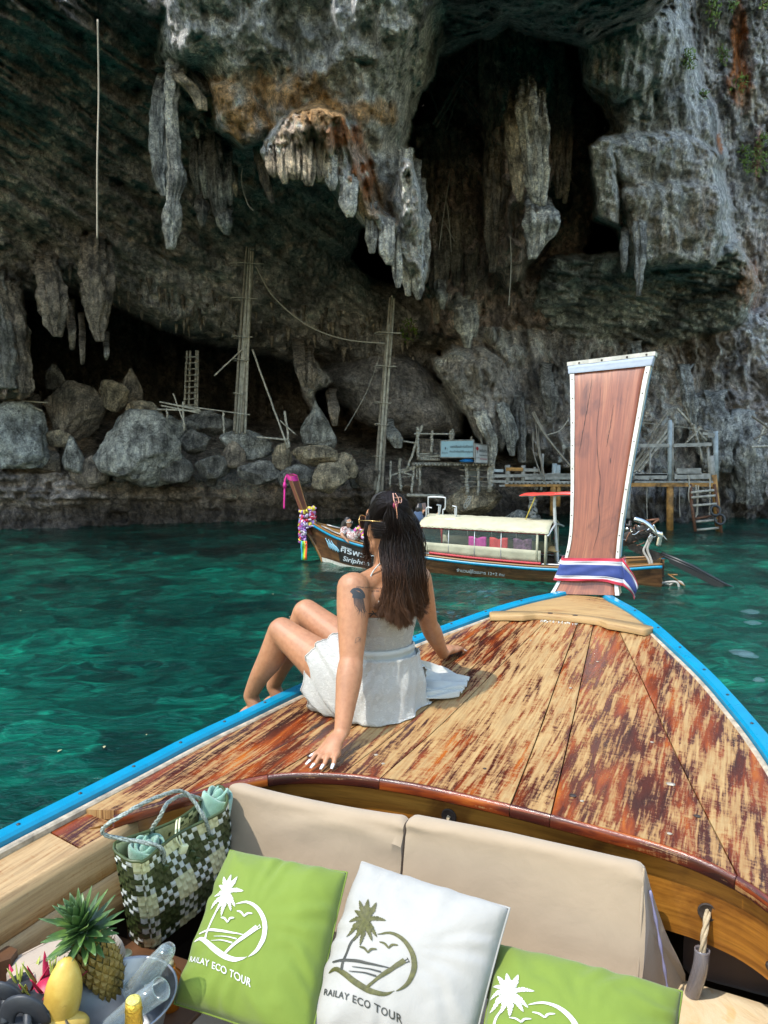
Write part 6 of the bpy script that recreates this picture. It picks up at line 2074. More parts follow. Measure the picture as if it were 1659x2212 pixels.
for k in range(60):
 r0_ = hp(0.045 - 0.02 * hrng.random(), -0.066, 0.045 - 0.03 * hrng.random())
 pts = [r0_, hp(0.045, -0.082, -0.03) + Vector((hrng.gauss(0, .004), 0, 0)), at(793 + hrng.gauss(0, 5), 1200 + hrng.gauss(0, 10), 2.78), at(783 + hrng.gauss(0, 9), 1212 + hrng.gauss(0, 14), 2.76)]
 strands.append(spline(pts, 26))
hc = bpy.data.hair_curves.new('hair')
hc.add_curves([26] * len(strands))
arr = np.array(strands, np.float32).reshape(-1, 3)
hc.attributes['position'].data.foreach_set('vector', arr.ravel())
ra = hc.attributes.get('radius') or hc.attributes.new('radius', 'FLOAT', 'POINT')
rr = np.tile(np.concatenate([np.full(20, 0.00075), np.linspace(0.00075, 0.00022, 6)]), len(strands)).astype(np.float32)
ra.data.foreach_set('value', rr)
hc.materials.append(M_HAIR.m)
ho = bpy.data.objects.new('hair', hc)
COL.objects.link(ho)
ho.parent = woman; ho.location = -woman.location
# --- claw clip and sunglasses
M_PINKM = simple('rose_gold', (0.70, 0.36, 0.27), 0.25, metal=0.9, bump=0)
M_RED = simple('dark_pink_hair_tie', (0.22, 0.02, 0.06), 0.6)
clip = thing('claw_clip', 'rose gold claw clip at the crown of the seated woman\'s hair', 'hair clip', tuple(clip_p))
cr_, cu_ = hr, hu
cb = clip_p + backd * 0.010 + Vector((0, -.012, .012))
def cpt(x, y, z=0.0): return cb + cr_ * x * 0.001 - Vector((0, 0, 1)) * y * 0.001 + backd * z * 0.001
mb = MB()
mb.tube(vspline([cpt(-14, -30, 2), cpt(-18, -8, 8), cpt(-14, 6, 12), cpt(-4, 8, 12)], 20), 0.0021, 6)
mb.tube(vspline([cpt(4, -28, 0), cpt(11, -12, 8), cpt(12, 2, 12), cpt(2, 6, 14)], 20), 0.0021, 6)
mb.tube(vspline([cpt(14, 2, 10), cpt(24, 6, 10), cpt(33, 2, 10), cpt(34, -10, 8), cpt(25, -14, 6), cpt(12, -12, 6)], 26), 0.0021, 6)
mb.build('claw', M_PINKM, clip)
for q in ((-12, -16), (6, -14), (0, -2)):
 mb = MB(); mb.tube([cpt(q[0], q[1], 6), cpt(q[0] + 12, q[1] + 4, 8)], 0.0015, 6); mb.build('tooth', M_PINKM, clip)
mb = MB(); mb.tube(vspline([cpt(-14, 8, 14), cpt(-13, 25, 17), cpt(-11, 45, 19), cpt(-9, 58, 18)], 24), [0.0014 + 0.0007 * (i % 2) for i in range(24)], 6); mb.build('bead_chain', M_PINKM, clip)
mb = MB(); mb.tube([cpt(-6 + 9 * math.cos(t_), 12 + 8 * math.sin(t_), 8) for t_ in np.linspace(0, 6.28, 16, endpoint=False)], 0.005, 6, closed=True); mb.build('hair_tie', M_RED, clip)
sg_ = thing('sunglasses', 'thin gold sunglasses on the seated woman\'s face', 'sunglasses', tuple(hp(0.09, 0, 0.01)))
M_LENS = simple('dark_lens', (0.03, 0.028, 0.03), 0.08, bump=0)
M_GWIRE = simple('gold_wire', (0.72, 0.48, 0.18), 0.25, metal=0.9, bump=0)
for s_ in (-1, 1):
 c = hp(0.088, s_ * 0.034, 0.008)
 ring = [c + (hr * math.cos(t_) * 0.028 + hu * math.sin(t_) * 0.025) - hf * 0.008 * abs(math.cos(t_)) for t_ in np.linspace(0, 6.2832, 28, endpoint=False)]
 mb = MB(); mb.tube(ring, 0.0016, 6, closed=True); fr_ = mb.build('rim', M_GWIRE, sg_)
 mb = MB(); mb.add(ring + [c], [(i, (i + 1) % 28, 28) for i in range(28)]); mb.build('lens', M_LENS, sg_)
 mb = MB(); mb.tube([hp(0.082, s_ * 0.064, 0.016), hp(0.03, s_ * 0.080, 0.014), hp(-0.02, s_ * 0.080, 0.008)], 0.0014, 6); mb.build('temple', M_GWIRE, sg_)
mb = MB(); mb.tube([hp(0.090, -0.008, 0.014), hp(0.094, 0, 0.016), hp(0.090, 0.008, 0.014)], 0.0014, 6); mb.build('bridge', M_GWIRE, sg_)
# ================================================================== THE OTHER BOAT
FO = Vector((-1.30, 16.05, 0)); FA = Vector((0.928, -0.373, 0)).normalized(); FN = Vector((-0.373, -0.928, 0)).normalized()
FL = 6.75
def fb(s, l, z): return FO + FA * s + FN * l + Vector((0, 0, z))
_FW = [(-0.55, 0.06), (-0.3, 0.13), (0.0, 0.24), (0.5, 0.44), (1.0, 0.58), (1.7, 0.70), (3.0, 0.78), (5.0, 0.72), (6.2, 0.60), (6.75, 0.50)]
_FZ = [(-0.55, 0.90), (-0.3, 0.83), (0.0, 0.72), (0.5, 0.60), (1.0, 0.50), (1.7, 0.405), (2.5, 0.34), (3.5, 0.28), (4.5, 0.245), (5.5, 0.25), (6.2, 0.31), (6.75, 0.38)]
def fw(s): return sum(lerp1(s + d, _FW) for d in (-.2, -.1, 0, .1, .2)) / 5
def fz(s): return sum(lerp1(s + d, _FZ) for d in (-.2, -.1, 0, .1, .2)) / 5
def stem_s(z): return 0.02 - 0.55 * (max(0, z) / 0.88) ** 1.15
M_FHULL = straight_wood('far_hull_timber', (0.050, 0.020, 0.009), (0.095, 0.042, 0.016), (0.16, 0.075, 0.028), 0.45, (0.8, 6, 1))
M_FWOOD = straight_wood('far_honey_timber', (0.16, 0.075, 0.018), (0.24, 0.12, 0.028), (0.33, 0.18, 0.05), 0.4, (0.8, 8, 1))
M_FBLACK = simple('far_black_panel', (0.018, 0.014, 0.012), 0.5, var=0.3)
M_CREAM = simple('cream_canvas', (0.40, 0.385, 0.27), 0.75, var=0.10, nscale=5, bump=0.4, bscale=14, bdist=0.02)
M_CREAM2 = simple('cream_curtain', (0.31, 0.30, 0.21), 0.75, var=0.14, nscale=4, bump=0.5, bscale=10, bdist=0.02)
M_FRED = simple('red_trim', (0.36, 0.02, 0.03), 0.55, var=0.2, nscale=30)
M_PIPE = simple('grey_pipe', (0.42, 0.44, 0.45), 0.4, metal=0.3, var=0.1)
M_LET = simple('pale_lettering', (0.50, 0.56, 0.60), 0.6, bump=0)
M_LETB = simple('blue_lettering', (0.20, 0.42, 0.55), 0.6, bump=0)
far = thing('longtail_boat', 'far wooden tour boat with a cream canopy, floating in front of the cave', 'boat', tuple(FO))
def fside(s, t, sg=1):
 """t 0 at the gunwale, 1 at the water, on the side sg"""
 z0 = fz(s)
 z = z0 + (-0.25 - z0) * t
 k = (z0 - z) / (z0 + 0.25)
 w = fw(s) * (1 - 0.30 * k ** 1.3) * (1 if s > 0.4 else 1)
 smin = stem_s(z)
 sh = max(s, smin)
 close = sstep(0.0, 0.9, sh - smin) ** 0.6
 return fb(sh, sg * max(0.012, w * float(close)), z)
FS = [-0.55 + (FL + 0.55) * (i / 90) ** 1.0 for i in range(91)]
for sg in (1, -1):
 P, UV = [], []
 for s in FS:
  P.append([fside(s, t / 14, sg) for t in range(15)])
  UV.append([(s, -t / 14 * 0.7) for t in range(15)])
 o = uv_grid('hull_side', P, UV, M_FHULL, far)
 mb = MB()
 mb.grid([[fside(s, 0, sg) + FN * sg * 0.012 + Vector((0, 0, dz)) for dz in (0.0, -0.05)] for s in FS])
 o = mb.build('blue_stripe', M_BLUE, far); o.modifiers.new('t', 'SOLIDIFY').thickness = 0.015
 mb = MB()
 mb.tube([fside(s, 0, sg) + Vector((0, 0, 0.018)) for s in FS], 0.022, 8)
 mb.build('gunwale', M_FWOOD, far)
 mb = MB(); mb.tube([fb(s, sg * (fw(s) - 0.11) * (1 if s > .3 else .8), fz(s) + 0.045) for s in np.linspace(0.05, 5.6, 50)], 0.020, 8)
 mb.build('inner_rail', M_METAL, far)
P = []
for i in range(31):
 s = 0.55 + 1.55 * i / 30
 P.append([fside(s, t, 1) + FN * 0.008 for t in np.linspace(0.10 + 0.0 * i, 0.62, 9)])
mb = MB(); mb.grid(P); o = mb.build('name_panel', M_FBLACK, far)
P = []
for i in range(41):
 s = 0.1 + 1.6 * i / 40
 P.append([fside(s, t, 1) + FN * 0.010 for t in (0.80 - 0.35 * math.exp(-s * 2) * 0, 0.70)])
mb = MB(); mb.grid([[fside(0.0 + 1.3 * i / 20, t, 1) + FN * 0.010 for t in np.linspace(0.66 + 0.0 * i, 0.75, 3)] for i in range(21)]); mb.build('white_boot_top', M_WHITE, far)
mb = MB(); mb.tube([fb(stem_s(z) - 0.012, 0, z) for z in np.linspace(-0.2, 0.86, 14)], 0.035, 8, flat=0.7); mb.build('stem', M_FWOOD, far)
P, UV = [], []
for i in range(30):
 s = -0.25 + 1.75 * i / 29
 w = (fw(s) - 0.05) * (0.55 + 0.45 * min(1, (s + .3) / .9))
 P.append([fb(s, w * (2 * j / 8 - 1), fz(s) + 0.01 - 0.05 * max(0, s - .5)) for j in range(9)]); UV.append([(s, w * (2 * j / 8 - 1)) for j in range(9)])
uv_grid('fore_deck', P, UV, M_FWOOD, far)
mb = MB(); mb.grid([[fb(s, l * (fw(s) - 0.06), 0.13) for l in (-1, -.3, .3, 1)] for s in np.linspace(1.2, 6.6, 20)]); mb.build('floor', M_FHULL, far)
mb = MB(); mb.grid([[fb(s, l * (fw(s) - 0.02), fz(s) - 0.005) for l in (-1, -.3, .3, 1)] for s in np.linspace(5.15, 6.7, 10)]); mb.build('stern_deck', M_FWOOD, far)
pb = [(640, 1122), (660, 1124), (626, 1030), (606, 1032)]
def fpost(f, u, d=0.0):
 s = -0.30 - 0.36 * f
 z = 0.80 + 0.98 * f
 w = 0.085 + 0.075 * f
 return fb(s - d * 0.9, 0, z + d * .3) + FN * (u * w * 0.95) + FA * (u * 0.0)
rows = [[fpost(f, -1), fpost(f, 1), fpost(f, 1, 0.10), fpost(f, -1, 0.10), fpost(f, -1)] for f in np.linspace(-0.25, 1, 14)]
mb = MB(); mb.grid(rows); mb.add(rows[-1][:4], [(0, 1, 2, 3)])
M_FPOST = straight_wood('far_prow_wood', (0.10, 0.03, 0.016), (0.16, 0.05, 0.026), (0.22, 0.08, 0.04), 0.4, (1, 8, 1))
mb.build('prow_post', M_FPOST, far, smooth=False)
for sg in (-1, 1):
 mb = MB(); mb.tube([fpost(f, sg, -0.006) for f in np.linspace(-0.1, 1, 12)], 0.010, 6); mb.build('post_edging', M_FWOOD, far)
M_PINKC = simple('hot_pink_cloth', (0.46, 0.012, 0.19), 0.7, bump=0.3, bscale=40)
th = thing('pink_scarf', 'hot pink scarf tied over the far boat\'s prow post with its tail hanging down', 'scarf', tuple(fpost(1, 0)))
mb = MB()
rows = [[fpost(f, u * 1.06, d) for u, d in ((-1, .11), (-1, -.012), (0, -.02), (1, -.012), (1, .11), (-1, .11))] for f in (0.90, 0.95, 1.0, 1.015)]
mb.grid(rows); mb.build('wrap', M_PINKC, th)
t0 = fpost(1, 0.6, 0.10)
mb = MB(); mb.tube(vspline([t0, t0 + Vector((-0.05, -.03, -.07)), t0 + Vector((-0.065, -.03, -.22)), t0 + Vector((-0.075, -.03, -.46)), t0 + Vector((-0.085, -.03, -.72))], 16), [0.016, 0.02, 0.03, 0.026, 0.03, 0.034] + [0.034] * 10, 8, flat=0.5); mb.build('tail', M_PINKC, th)
mb = MB(); mb.tube([t0 + Vector((-0.062, -.03, -.16)), t0 + Vector((-0.064, -.03, -.27))], [0.03, 0.045], 8); mb.build('knot', M_PINKC, th)
frng = random.Random(5)
GC = [simple('garland_%d' % i, c, 0.8, bump=0.4, bscale=50) for i, c in enumerate([(0.30, 0.17, 0.42), (0.50, 0.45, 0.52), (0.55, 0.45, 0.05), (0.50, 0.03, 0.07), (0.45, 0.06, 0.28), (0.18, 0.05, 0.22)])]
th = thing('flower_garlands', 'bunch of purple, white and yellow flower garlands hung round the far boat\'s bow', 'garland', tuple(fb(-0.32, .1, .85)))
def garland(path, mats, r, n):
 for i, p in enumerate(vspline(path, n)):
  mb = MB()
  ax = Vector((frng.gauss(0, 1), frng.gauss(0, 1), frng.gauss(0, 1))).normalized()
  mb.lathe(p - ax * r * .5, ax, [(0, r * .5), (r * .25, r * 1.1), (r * .6, r * 1.15), (r, r * .5)], 7, jit=0.25, rng=frng)
  mb.build('flower', GC[mats[i % len(mats)]], th, smooth=False)
w_ = 0.13
for off, mats in ((0.20, (2, 2, 0)), (0.10, (0, 1, 0, 3)), (0.0, (3, 3, 1)), (-0.08, (1, 0, 2)), (-0.15, (0, 1))):
 garland([fb(-0.36 - .1 * off, -w_, .90 + off), fb(-0.20, -.05, .92 + off), fb(-0.18, .10, .90 + off), fb(-0.34, .19, .84 + off), fb(-0.46 - .1 * off, .06, .86 + off)], mats, 0.040, 15)
for dx, mats, ln in ((0.0, (1, 0, 5, 0, 1), 0.62), (0.06, (0, 1, 1, 5), 0.50), (-0.06, (0, 3, 2, 4), 0.42)):
 p = fb(-0.36 + dx, .20, .83)
 garland([p, p + Vector((0, -.02, -ln * .5)), p + Vector((0.01, -.02, -ln))], mats, 0.036, 13)
for k, c in enumerate([(0.02, 0.30, 0.42), (0.10, 0.42, 0.03), (0.55, 0.42, 0.02), (0.62, 0.07, 0.02)]):
 p = fb(-0.37 + 0.035 * k, .245, .44)
 mb = MB(); mb.grid([[p + FA * (0.034 * j) + Vector((0, 0, -0.40 * i / 6)) + FN * (0.012 * math.sin(i * 1.1 + k)) for j in (0, 1)] for i in range(7)])
 o = mb.build('ribbon', simple('ribbon_%d' % k, c, 0.6, bump=0), th); o.modifiers.new('t', 'SOLIDIFY').thickness = 0.004
def hull_text(name, body, s0, s1, t0, t1, h, mat, shear=0.0, bold=False, parent=far):
 V, Fc, w = text_mesh2d(body, bold, shear)
 vs = []
 for x, y in V:
  f = x / w
  s = s0 + (s1 - s0) * f
  t = t0 + (t1 - t0) * f - y * h
  vs.append(fside(s, t, 1) + FN * 0.018)
 mb = MB(); mb.add(vs, Fc)
 return mb.build(name, mat, parent, smooth=False, fixn=False)
hull_text('name_lettering', 'ศิริพร ทัวร์', 0.62, 1.78, 0.34, 0.36, 0.22, M_LET, 0.15, True)
hull_text('name_lettering', 'Siriphon Tour', 0.66, 1.80, 0.56, 0.56, 0.185, M_LET, 0.35, True)
hull_text('number_lettering', '6', 1.90, 2.0, 0.60, 0.60, 0.40, M_LETB, 0.0, True)
hull_text('capacity_lettering', 'จำนวนผู้โดยสาร 12+2 คน', 3.15, 4.05, 0.40, 0.43, 0.16, M_LET, 0.1)
mb = MB()
for k in range(9):
 mb.tube(vspline([fside(0.20 + 0.03 * k, 0.16 + .05 * (k % 3), 1) + FN * .02, fside(0.24 + 0.035 * k, 0.26, 1) + FN * .02, fside(0.28 + 0.04 * k, 0.36 + .03 * (k % 2), 1) + FN * .02], 8), 0.010, 5)
mb.build('blue_lotus_painting', M_LETB, far)
# --- canopy
C0, C1 = 2.42, 4.78
def roof(s, u):
 """u -1 far edge .. 1 near edge"""
 return fb(s, u * 0.66, 0.905 - 0.035 * (s - C0) / (C1 - C0) + 0.17 * (1 - abs(u) ** 2.2))
can = [[roof(C0 - 0.05 + (C1 - C0 + 0.1) * i / 24, 2 * j / 16 - 1) + Vector((0, 0, 0.006 * math.sin(i * 1.9 + j))) for j in range(17)] for i in range(25)]
mb = MB(); mb.grid(can); o = mb.build('canopy_roof', M_CREAM, far); o.modifiers.new('t', 'SOLIDIFY').thickness = 0.012
mb = MB(); mb.grid([[roof(C0 - .05 + (C1 - C0 + .1) * i / 60, 1.0) + Vector((0, 0, -dz - 0.008 * (i % 2))) + FN * 0.006 for dz in (0, 0.022)] for i in range(61)])
o = mb.build('scalloped_valance', M_CREAM, far); o.modifiers.new('t', 'SOLIDIFY').thickness = 0.006
for u in (-0.8, -0.3, 0.3, 0.8):
 mb = MB(); mb.tube([roof(s, u) - Vector((0, 0, .02)) for s in np.linspace(C0, C1, 8)], 0.012, 6); mb.build('roof_batten', M_FWOOD, far)
for sg in (1, -1):
 posts = [(C0, M_FRED, .022), (C0 + .55, M_PIPE, .008), (C0 + 1.05, M_PIPE, .008), (C0 + 1.55, M_PIPE, .008), (C1 - .15, M_CREAM2, .022), (C1, M_CREAM2, .022)]
 for s, m_, r in posts:
  mb = MB(); mb.tube([roof(s, sg * 0.97) - Vector((0, 0, .01)), fb(s, sg * 0.68, fz(s) + 0.03)], r, 8); mb.build('canopy_post', m_, far)
 rows = []
 for i in range(41):
  s = C0 + 0.02 + (C1 - C0 - 0.10) * i / 40
  zt = 0.60 - 0.06 * (s - C0) / (C1 - C0)
  rows.append([fb(s, sg * (0.665 + 0.008 * math.sin(i * 1.3) * q), zt + (fz(s) + 0.075 - zt) * q) for q in (0, .33, .66, 1)])
 mb = MB(); mb.grid(rows); o = mb.build('side_curtain', M_CREAM2, far); o.modifiers.new('t', 'SOLIDIFY').thickness = 0.006
 mb = MB()
 path = [fb(C0 + .18 + (C1 - C0 - .25) * i / 80, sg * 0.69, fz(C0 + .18 + (C1 - C0 - .25) * i / 80) + 0.065) for i in range(81)]
 mb.tube(path, [0.018 + 0.010 * (i % 2) for i in range(81)], 7); mb.build('red_garland_trim', M_FRED, far)
 mb = MB(); mb.tube([roof(s, sg * 0.985) + Vector((0, 0, -.035)) for s in np.linspace(C0, C1, 20)], 0.014, 6); mb.build('red_rail', M_FRED, far)
 mb = MB(); mb.grid([[fb(s, sg * 0.655, z) for z in (0.88 - 0.035 * (s - C0) / (C1 - C0), 0.58 - 0.06 * (s - C0) / (C1 - C0))] for s in np.linspace(C0 + .03, C1 - .12, 10)])
 mb.build('clear_window', M_GLASS.m, far)
mb = MB(); mb.tube(vspline([roof(C1 + .04, 1.02) - Vector((0, 0, .05)), roof(C1 + .10, .3) - Vector((0, 0, .05)), roof(C1 + .12, -.9) - Vector((0, 0, .03))], 12), 0.018, 8); mb.build('roof_end_pipe', M_PIPE, far)
mb = MB(); mb.grid([[fb(s, l, z) for z in (0.88, 0.16)] for s, l in ((C1, .66), (C1, .46))]); o = mb.build('end_curtain', M_CREAM2, far); o.modifiers.new('t', 'SOLIDIFY').thickness = 0.02
mb = MB(); mb.grid([[fb(s, l, z) for z in (0.88, 0.16)] for s, l in ((C1, -.46), (C1, -.66))]); o = mb.build('end_curtain', M_CREAM2, far); o.modifiers.new('t', 'SOLIDIFY').thickness = 0.02
JK = [((0.42, 0.04, 0.22), 3.52, 'bright pink life jacket hanging behind the clear canopy window'), ((0.50, 0.05, 0.045), 3.92, 'red life jacket hanging between the pink and the patterned one'), ((0.14, 0.07, 0.11), 4.36, 'purple patterned life jacket hanging nearest the cabin door')]
for i, (c, s, lab) in enumerate(JK):
 th = thing('life_jacket', lab, 'life jacket', tuple(fb(s, .56, .56)), 'life jackets in the far boat')
 m_ = simple('jacket_cloth_%d' % i, c, 0.75, var=0.5 if i == 2 else 0.12, nscale=16)
 rows = []
 for a_ in range(13):
  f = a_ / 12
  row = []
  for b_ in range(7):
   g_ = b_ / 6
   dip = 0.045 * math.exp(-((f - .5) / .16) ** 2) * (1 - g_) + 0.02 * (f - .5) ** 2
   row.append(fb(s - .16 + .32 * f, .585 + 0.02 * math.sin(math.pi * f * 2) ** 2, 0.745 - dip - 0.22 * g_))
  rows.append(row)
 mb = MB(); mb.grid(rows); o = mb.build('front_panel', m_, th); o.modifiers.new('t', 'SOLIDIFY').thickness = 0.05
M_STRAW = simple('straw', (0.34, 0.22, 0.09), 0.8)
hat = thing('straw_hat', 'straw hat in the doorway at the far boat\'s cabin end', 'hat', tuple(fb(C1 + .02, .2, .5)))
mb = MB(); mb.lathe(fb(C1 + .04, .16, .48), (0.1, 0, 1), [(0, 0.13), (0.01, 0.13), (0.03, 0.09), (0.05, 0.085), (0.09, 0.06), (0.10, 0)], 18); mb.build('brim_and_crown', M_STRAW, hat)
th = thing('flower_garlands', 'red flower garland hanging in the doorway of the far boat\'s cabin', 'garland', tuple(fb(C1 + .02, -.1, .8)))
garland([fb(C1 + .02, -.15, .84), fb(C1 + .03, -.18, .76), fb(C1 + .03, -.2, .68)], (3, 3, 5, 3), 0.03, 6)
rk = thing('roof_rack', 'bent steel tube frames lying on the cream canopy of the far boat', 'rack', tuple(roof(C0 + .6, 0)))
def fpx(x, y, l):
 """point on the sight line in the lengthwise plane at l"""
 return at_plane(x, y, fb(0, l, 0), FN)
def c5(px_, py_): return (864.1 + px_ * 0.2148, 1058.5 + py_ * 0.2148)
for path, l in (([(285, 262), (284, 90), (300, 72), (440, 75), (456, 95), (452, 190), (432, 200), (430, 300)], 0.1),
    ([(240, 290), (262, 262), (268, 180), (320, 180)], 0.3), ([(392, 265), (408, 165), (400, 155), (370, 150)], 0.0), ([(400, 270), (388, 240), (392, 165)], 0.1),
    ([(500, 295), (556, 290), (566, 180), (545, 165), (528, 160)], 0.2), ([(480, 285), (545, 270), (552, 185)], -0.1),
    ([(236, 298), (420, 292), (560, 298)], 0.35), ([(270, 270), (420, 276), (545, 270)], -0.1)):
 mb = MB(); mb.tube(vspline([fpx(*c5(*q), l) for q in path], 30), 0.014, 8); mb.build('frame_tube', M_PIPE, rk)
M_BLUEB = simple('blue_plastic', (0.01, 0.15, 0.40), 0.4, bump=0.8, bscale=14, bdist=0.05)
M_WHITEB = simple('white_plastic', (0.55, 0.56, 0.57), 0.4, bump=0.8, bscale=20, bdist=0.04)
M_GREENB = simple('green_plastic', (0.04, 0.33, 0.03), 0.4, bump=0.2)
def sack(name, label, cat, c, r, h, mat, seed):
 rows = []
 for i in range(15):
  f = i / 14
  rr = r * math.sin(math.pi * (0.06 + 0.92 * f) ** 0.8) ** 0.6
  rows.append([Vector(c) + Vector((math.cos(2 * math.pi * k / 20) * rr * (1 + .25 * float(pnoise(np.float32(k * .6), np.float32(f * 3), np.float32(seed)))), math.sin(2 * math.pi * k / 20) * rr, h * f)) for k in range(21)])
 mb = MB(); mb.grid(rows)
 return tag(mb.build(name, mat), label, cat)
def on_stern(x, y): return at_plane(x, y, Vector((0, 0, fz(5.3))), Vector((0, 0, 1)))
sack('plastic_bag', 'crumpled bright blue plastic bag on the far boat\'s stern deck', 'bag', fb(5.20, -.02, fz(5.2)), 0.19, 0.22, M_BLUEB, 1)
sack('plastic_bag', 'small white plastic bag beside the crumpled blue one', 'bag', fb(5.08, .42, fz(5.1)), 0.105, 0.15, M_WHITEB, 2)
bs = thing('basket', 'tipped green plastic basket beside the blue plastic bag', 'basket', tuple(fb(5.6, .1, fz(5.6))))
mb = MB(); mb.lathe(fb(5.62, .22, fz(5.6) + .03), (-0.45, 0.1, 1), [(0, 0), (0, .12), (.17, .15), (.18, .15), (.17, .14), (.01, .11), (.01, 0)], 20); mb.build('shell', M_GREENB, bs)
mb = MB(); mb.tube([fb(5.62, .22, fz(5.6) + .03) + Vector((-.45, .1, 1)).normalized() * .06 + (Vector((1, 0, .45)).normalized() * math.cos(t_) + Vector((0, 1, 0)) * math.sin(t_)) * .133 for t_ in np.linspace(0, 6.28, 20, endpoint=False)], 0.008, 6, closed=True); mb.build('blue_band', M_BLUE, bs)
for k in range(5):
 mb = MB(); mb.tube([fb(5.5 + .12 * k, -.55, fz(5.6) + .03 + .03 * k), fb(5.15 + .2 * k, -.25, fz(5.6) + 0.30 - .03 * k)], 0.022, 6, flat=.6)
 tag(mb.build('timber_offcut', M_FWOOD, smooth=False), 'bare timber offcut leaning on the far boat\'s stern deck', 'timber', 'timber offcuts on the stern')
aw = thing('awning', 'red cloth awning on a grey pole over the far boat\'s stern', 'awning', tuple(fb(5.4, 0, 1.2)))
def aws(x, y, l): return fpx(x, y, l)
M_AWR = simple('red_awning_cloth', (0.52, 0.035, 0.02), 0.7, bump=0.2)
a0, a1, a2, a3 = fpx(1122, 1070, .35), fpx(1290, 1066, .35), fpx(1300, 1062, -.55), fpx(1150, 1066, -.55)
mb = MB(); mb.grid([[a0.lerp(a1, i / 12).lerp(a3.lerp(a2, i / 12), j / 6) + Vector((0, 0, 0.03 * math.sin(math.pi * j / 6) + 0.006 * math.sin(i * 2.2))) for j in range(7)] for i in range(13)]); o = mb.build('cloth', M_AWR, aw); o.modifiers.new('t', 'SOLIDIFY').thickness = 0.014
mb = MB(); mb.tube(vspline([fpx(1235, 1068, .2), fpx(1204, 1069, .2), fpx(1198, 1078, .2), fpx(1200, 1150, .2), fpx(1206, 1226, .2)], 24), 0.030, 10); mb.build('pole', M_PIPE, aw)
mb = MB(); mb.tube([fpx(1122, 1071, .3), fpx(1232, 1069, .3)], 0.012, 6); mb.build('edge_bar', M_PIPE, aw)
mb = MB(); mb.tube([fpx(1156, 1073, .3), fpx(1130, 1135, .1)], 0.010, 6); mb.build('yellow_stay', simple('yellow_rope', (0.55, 0.42, 0.06), 0.7), aw)
# --- long-tail engine
M_ENG = simple('oily_engine_block', (0.035, 0.030, 0.028), 0.45, metal=0.4, var=0.4, nscale=20)
M_RUST = simple('rusty_iron', (0.13, 0.055, 0.028), 0.7, metal=0.2, var=0.4, nscale=25)
M_CHROME = simple('shiny_exhaust', (0.55, 0.56, 0.56), 0.18, metal=1.0, var=0.1, bump=0)
M_BLACKP = simple('black_shaft_paint', (0.012, 0.013, 0.015), 0.35, bump=0.1)
M_HOSE = simple('grey_hose', (0.33, 0.31, 0.28), 0.6, bump=0.2)
en = thing('longtail_engine', 'oily engine with a shiny exhaust and long black propeller shaft on the far stern', 'engine', tuple(fb(6.5, 0, .45)))
def c6(px_, py_): return (1080.1 + px_ * 0.3489, 1058.5 + py_ * 0.3489)
def ep(px_, py_, l=0.15): return fpx(*c6(px_, py_), l)
e_c = ep(845, 270, 0.1)
Re = Matrix.Rotation(rad(28), 3, FN)
mb = MB(); mb.box(e_c, (0.60, 0.26, 0.22), Re @ Matrix.Rotation(rad(-22), 3, 'Z'), bev=0.03); mb.build('block', M_ENG, en, auto=40)
for k in range(5):
 c = e_c + FA * (-0.22 + 0.1 * k) + Vector((0, 0, 0.14 + 0.02 * (k % 2) - .04 * k)) + FN * 0.08
 mb = MB(); mb.lathe(c, Vector((0.1, -.1, 1)), [(0, .04), (.05, .042), (.055, .03), (.10, .032), (.12, .012)], 10); mb.build('cylinder_head', M_ENG if k % 2 else M_RUST, en)
for k in range(26):
 c0_ = e_c + FA * frng.uniform(-.3, .3) + FN * frng.uniform(.08, .2) + Vector((0, 0, frng.uniform(-.14, .2)))
 c1_ = c0_ + Vector((frng.uniform(-.14, .14), frng.uniform(-.05, .05), frng.uniform(-.14, .1)))
 c2_ = c1_ + Vector((frng.uniform(-.12, .12), 0, frng.uniform(-.12, .06)))
 mb = MB(); mb.tube(vspline([c0_, c1_, c2_], 8), frng.uniform(.007, .016), 6); mb.build('engine_pipe', (M_RUST, M_CHROME, M_ENG)[k % 3], en)
mb = MB(); mb.lathe(ep(790, 240), FN, [(0, .02), (0, .085), (.03, .09), (.03, .03), (.06, .03), (.06, 0)], 18); mb.build('fly_wheel', M_CHROME, en)
mb = MB(); mb.tube(vspline([ep(830, 180, .2), ep(880, 195, .2), ep(920, 220, .2), ep(955, 255, .2), ep(985, 275, .2)], 22), 0.05, 12); mb.build('exhaust_pipe', M_CHROME, en)
mb = MB(); mb.tube(vspline([ep(985, 262, .2), ep(990, 285, .2), ep(984, 310, .2), ep(978, 345, .2)], 12), [0.055] * 4 + [0.05] * 8, 12); mb.build('exhaust_elbow', M_CHROME, en)
for a_, b_ in (((905, 190), (985, 180)), ((940, 215), (985, 180))):
 mb = MB(); mb.tube([ep(*a_), ep(*b_)], 0.02, 8); mb.build('tiller_arm', M_RUST, en)
for dy, r in ((0, .022), (14, .018)):
 mb = MB(); mb.tube([ep(1000, 388 + dy), ep(1190, 470 + dy), ep(1390, 580 + dy * .6), ep(1515, 634 + dy * .2)], [r * 1.2, r * 1.2, r, r * .7], 8); mb.build('propeller_shaft', M_BLACKP, en)
mb = MB(); mb.extrude([ep(1040, 420), ep(1390, 586), ep(1380, 600), ep(1330, 595), ep(1200, 530), ep(1050, 450)], FN * 0.03); mb.build('shaft_guard', M_BLACKP, en, smooth=False)
mb = MB(); mb.extrude([ep(760, 300), ep(930, 370), ep(1020, 400), ep(960, 440), ep(800, 370)], FN * -0.06); mb.build('engine_mount', M_ENG, en, smooth=False)
tp = ep(1515, 634)
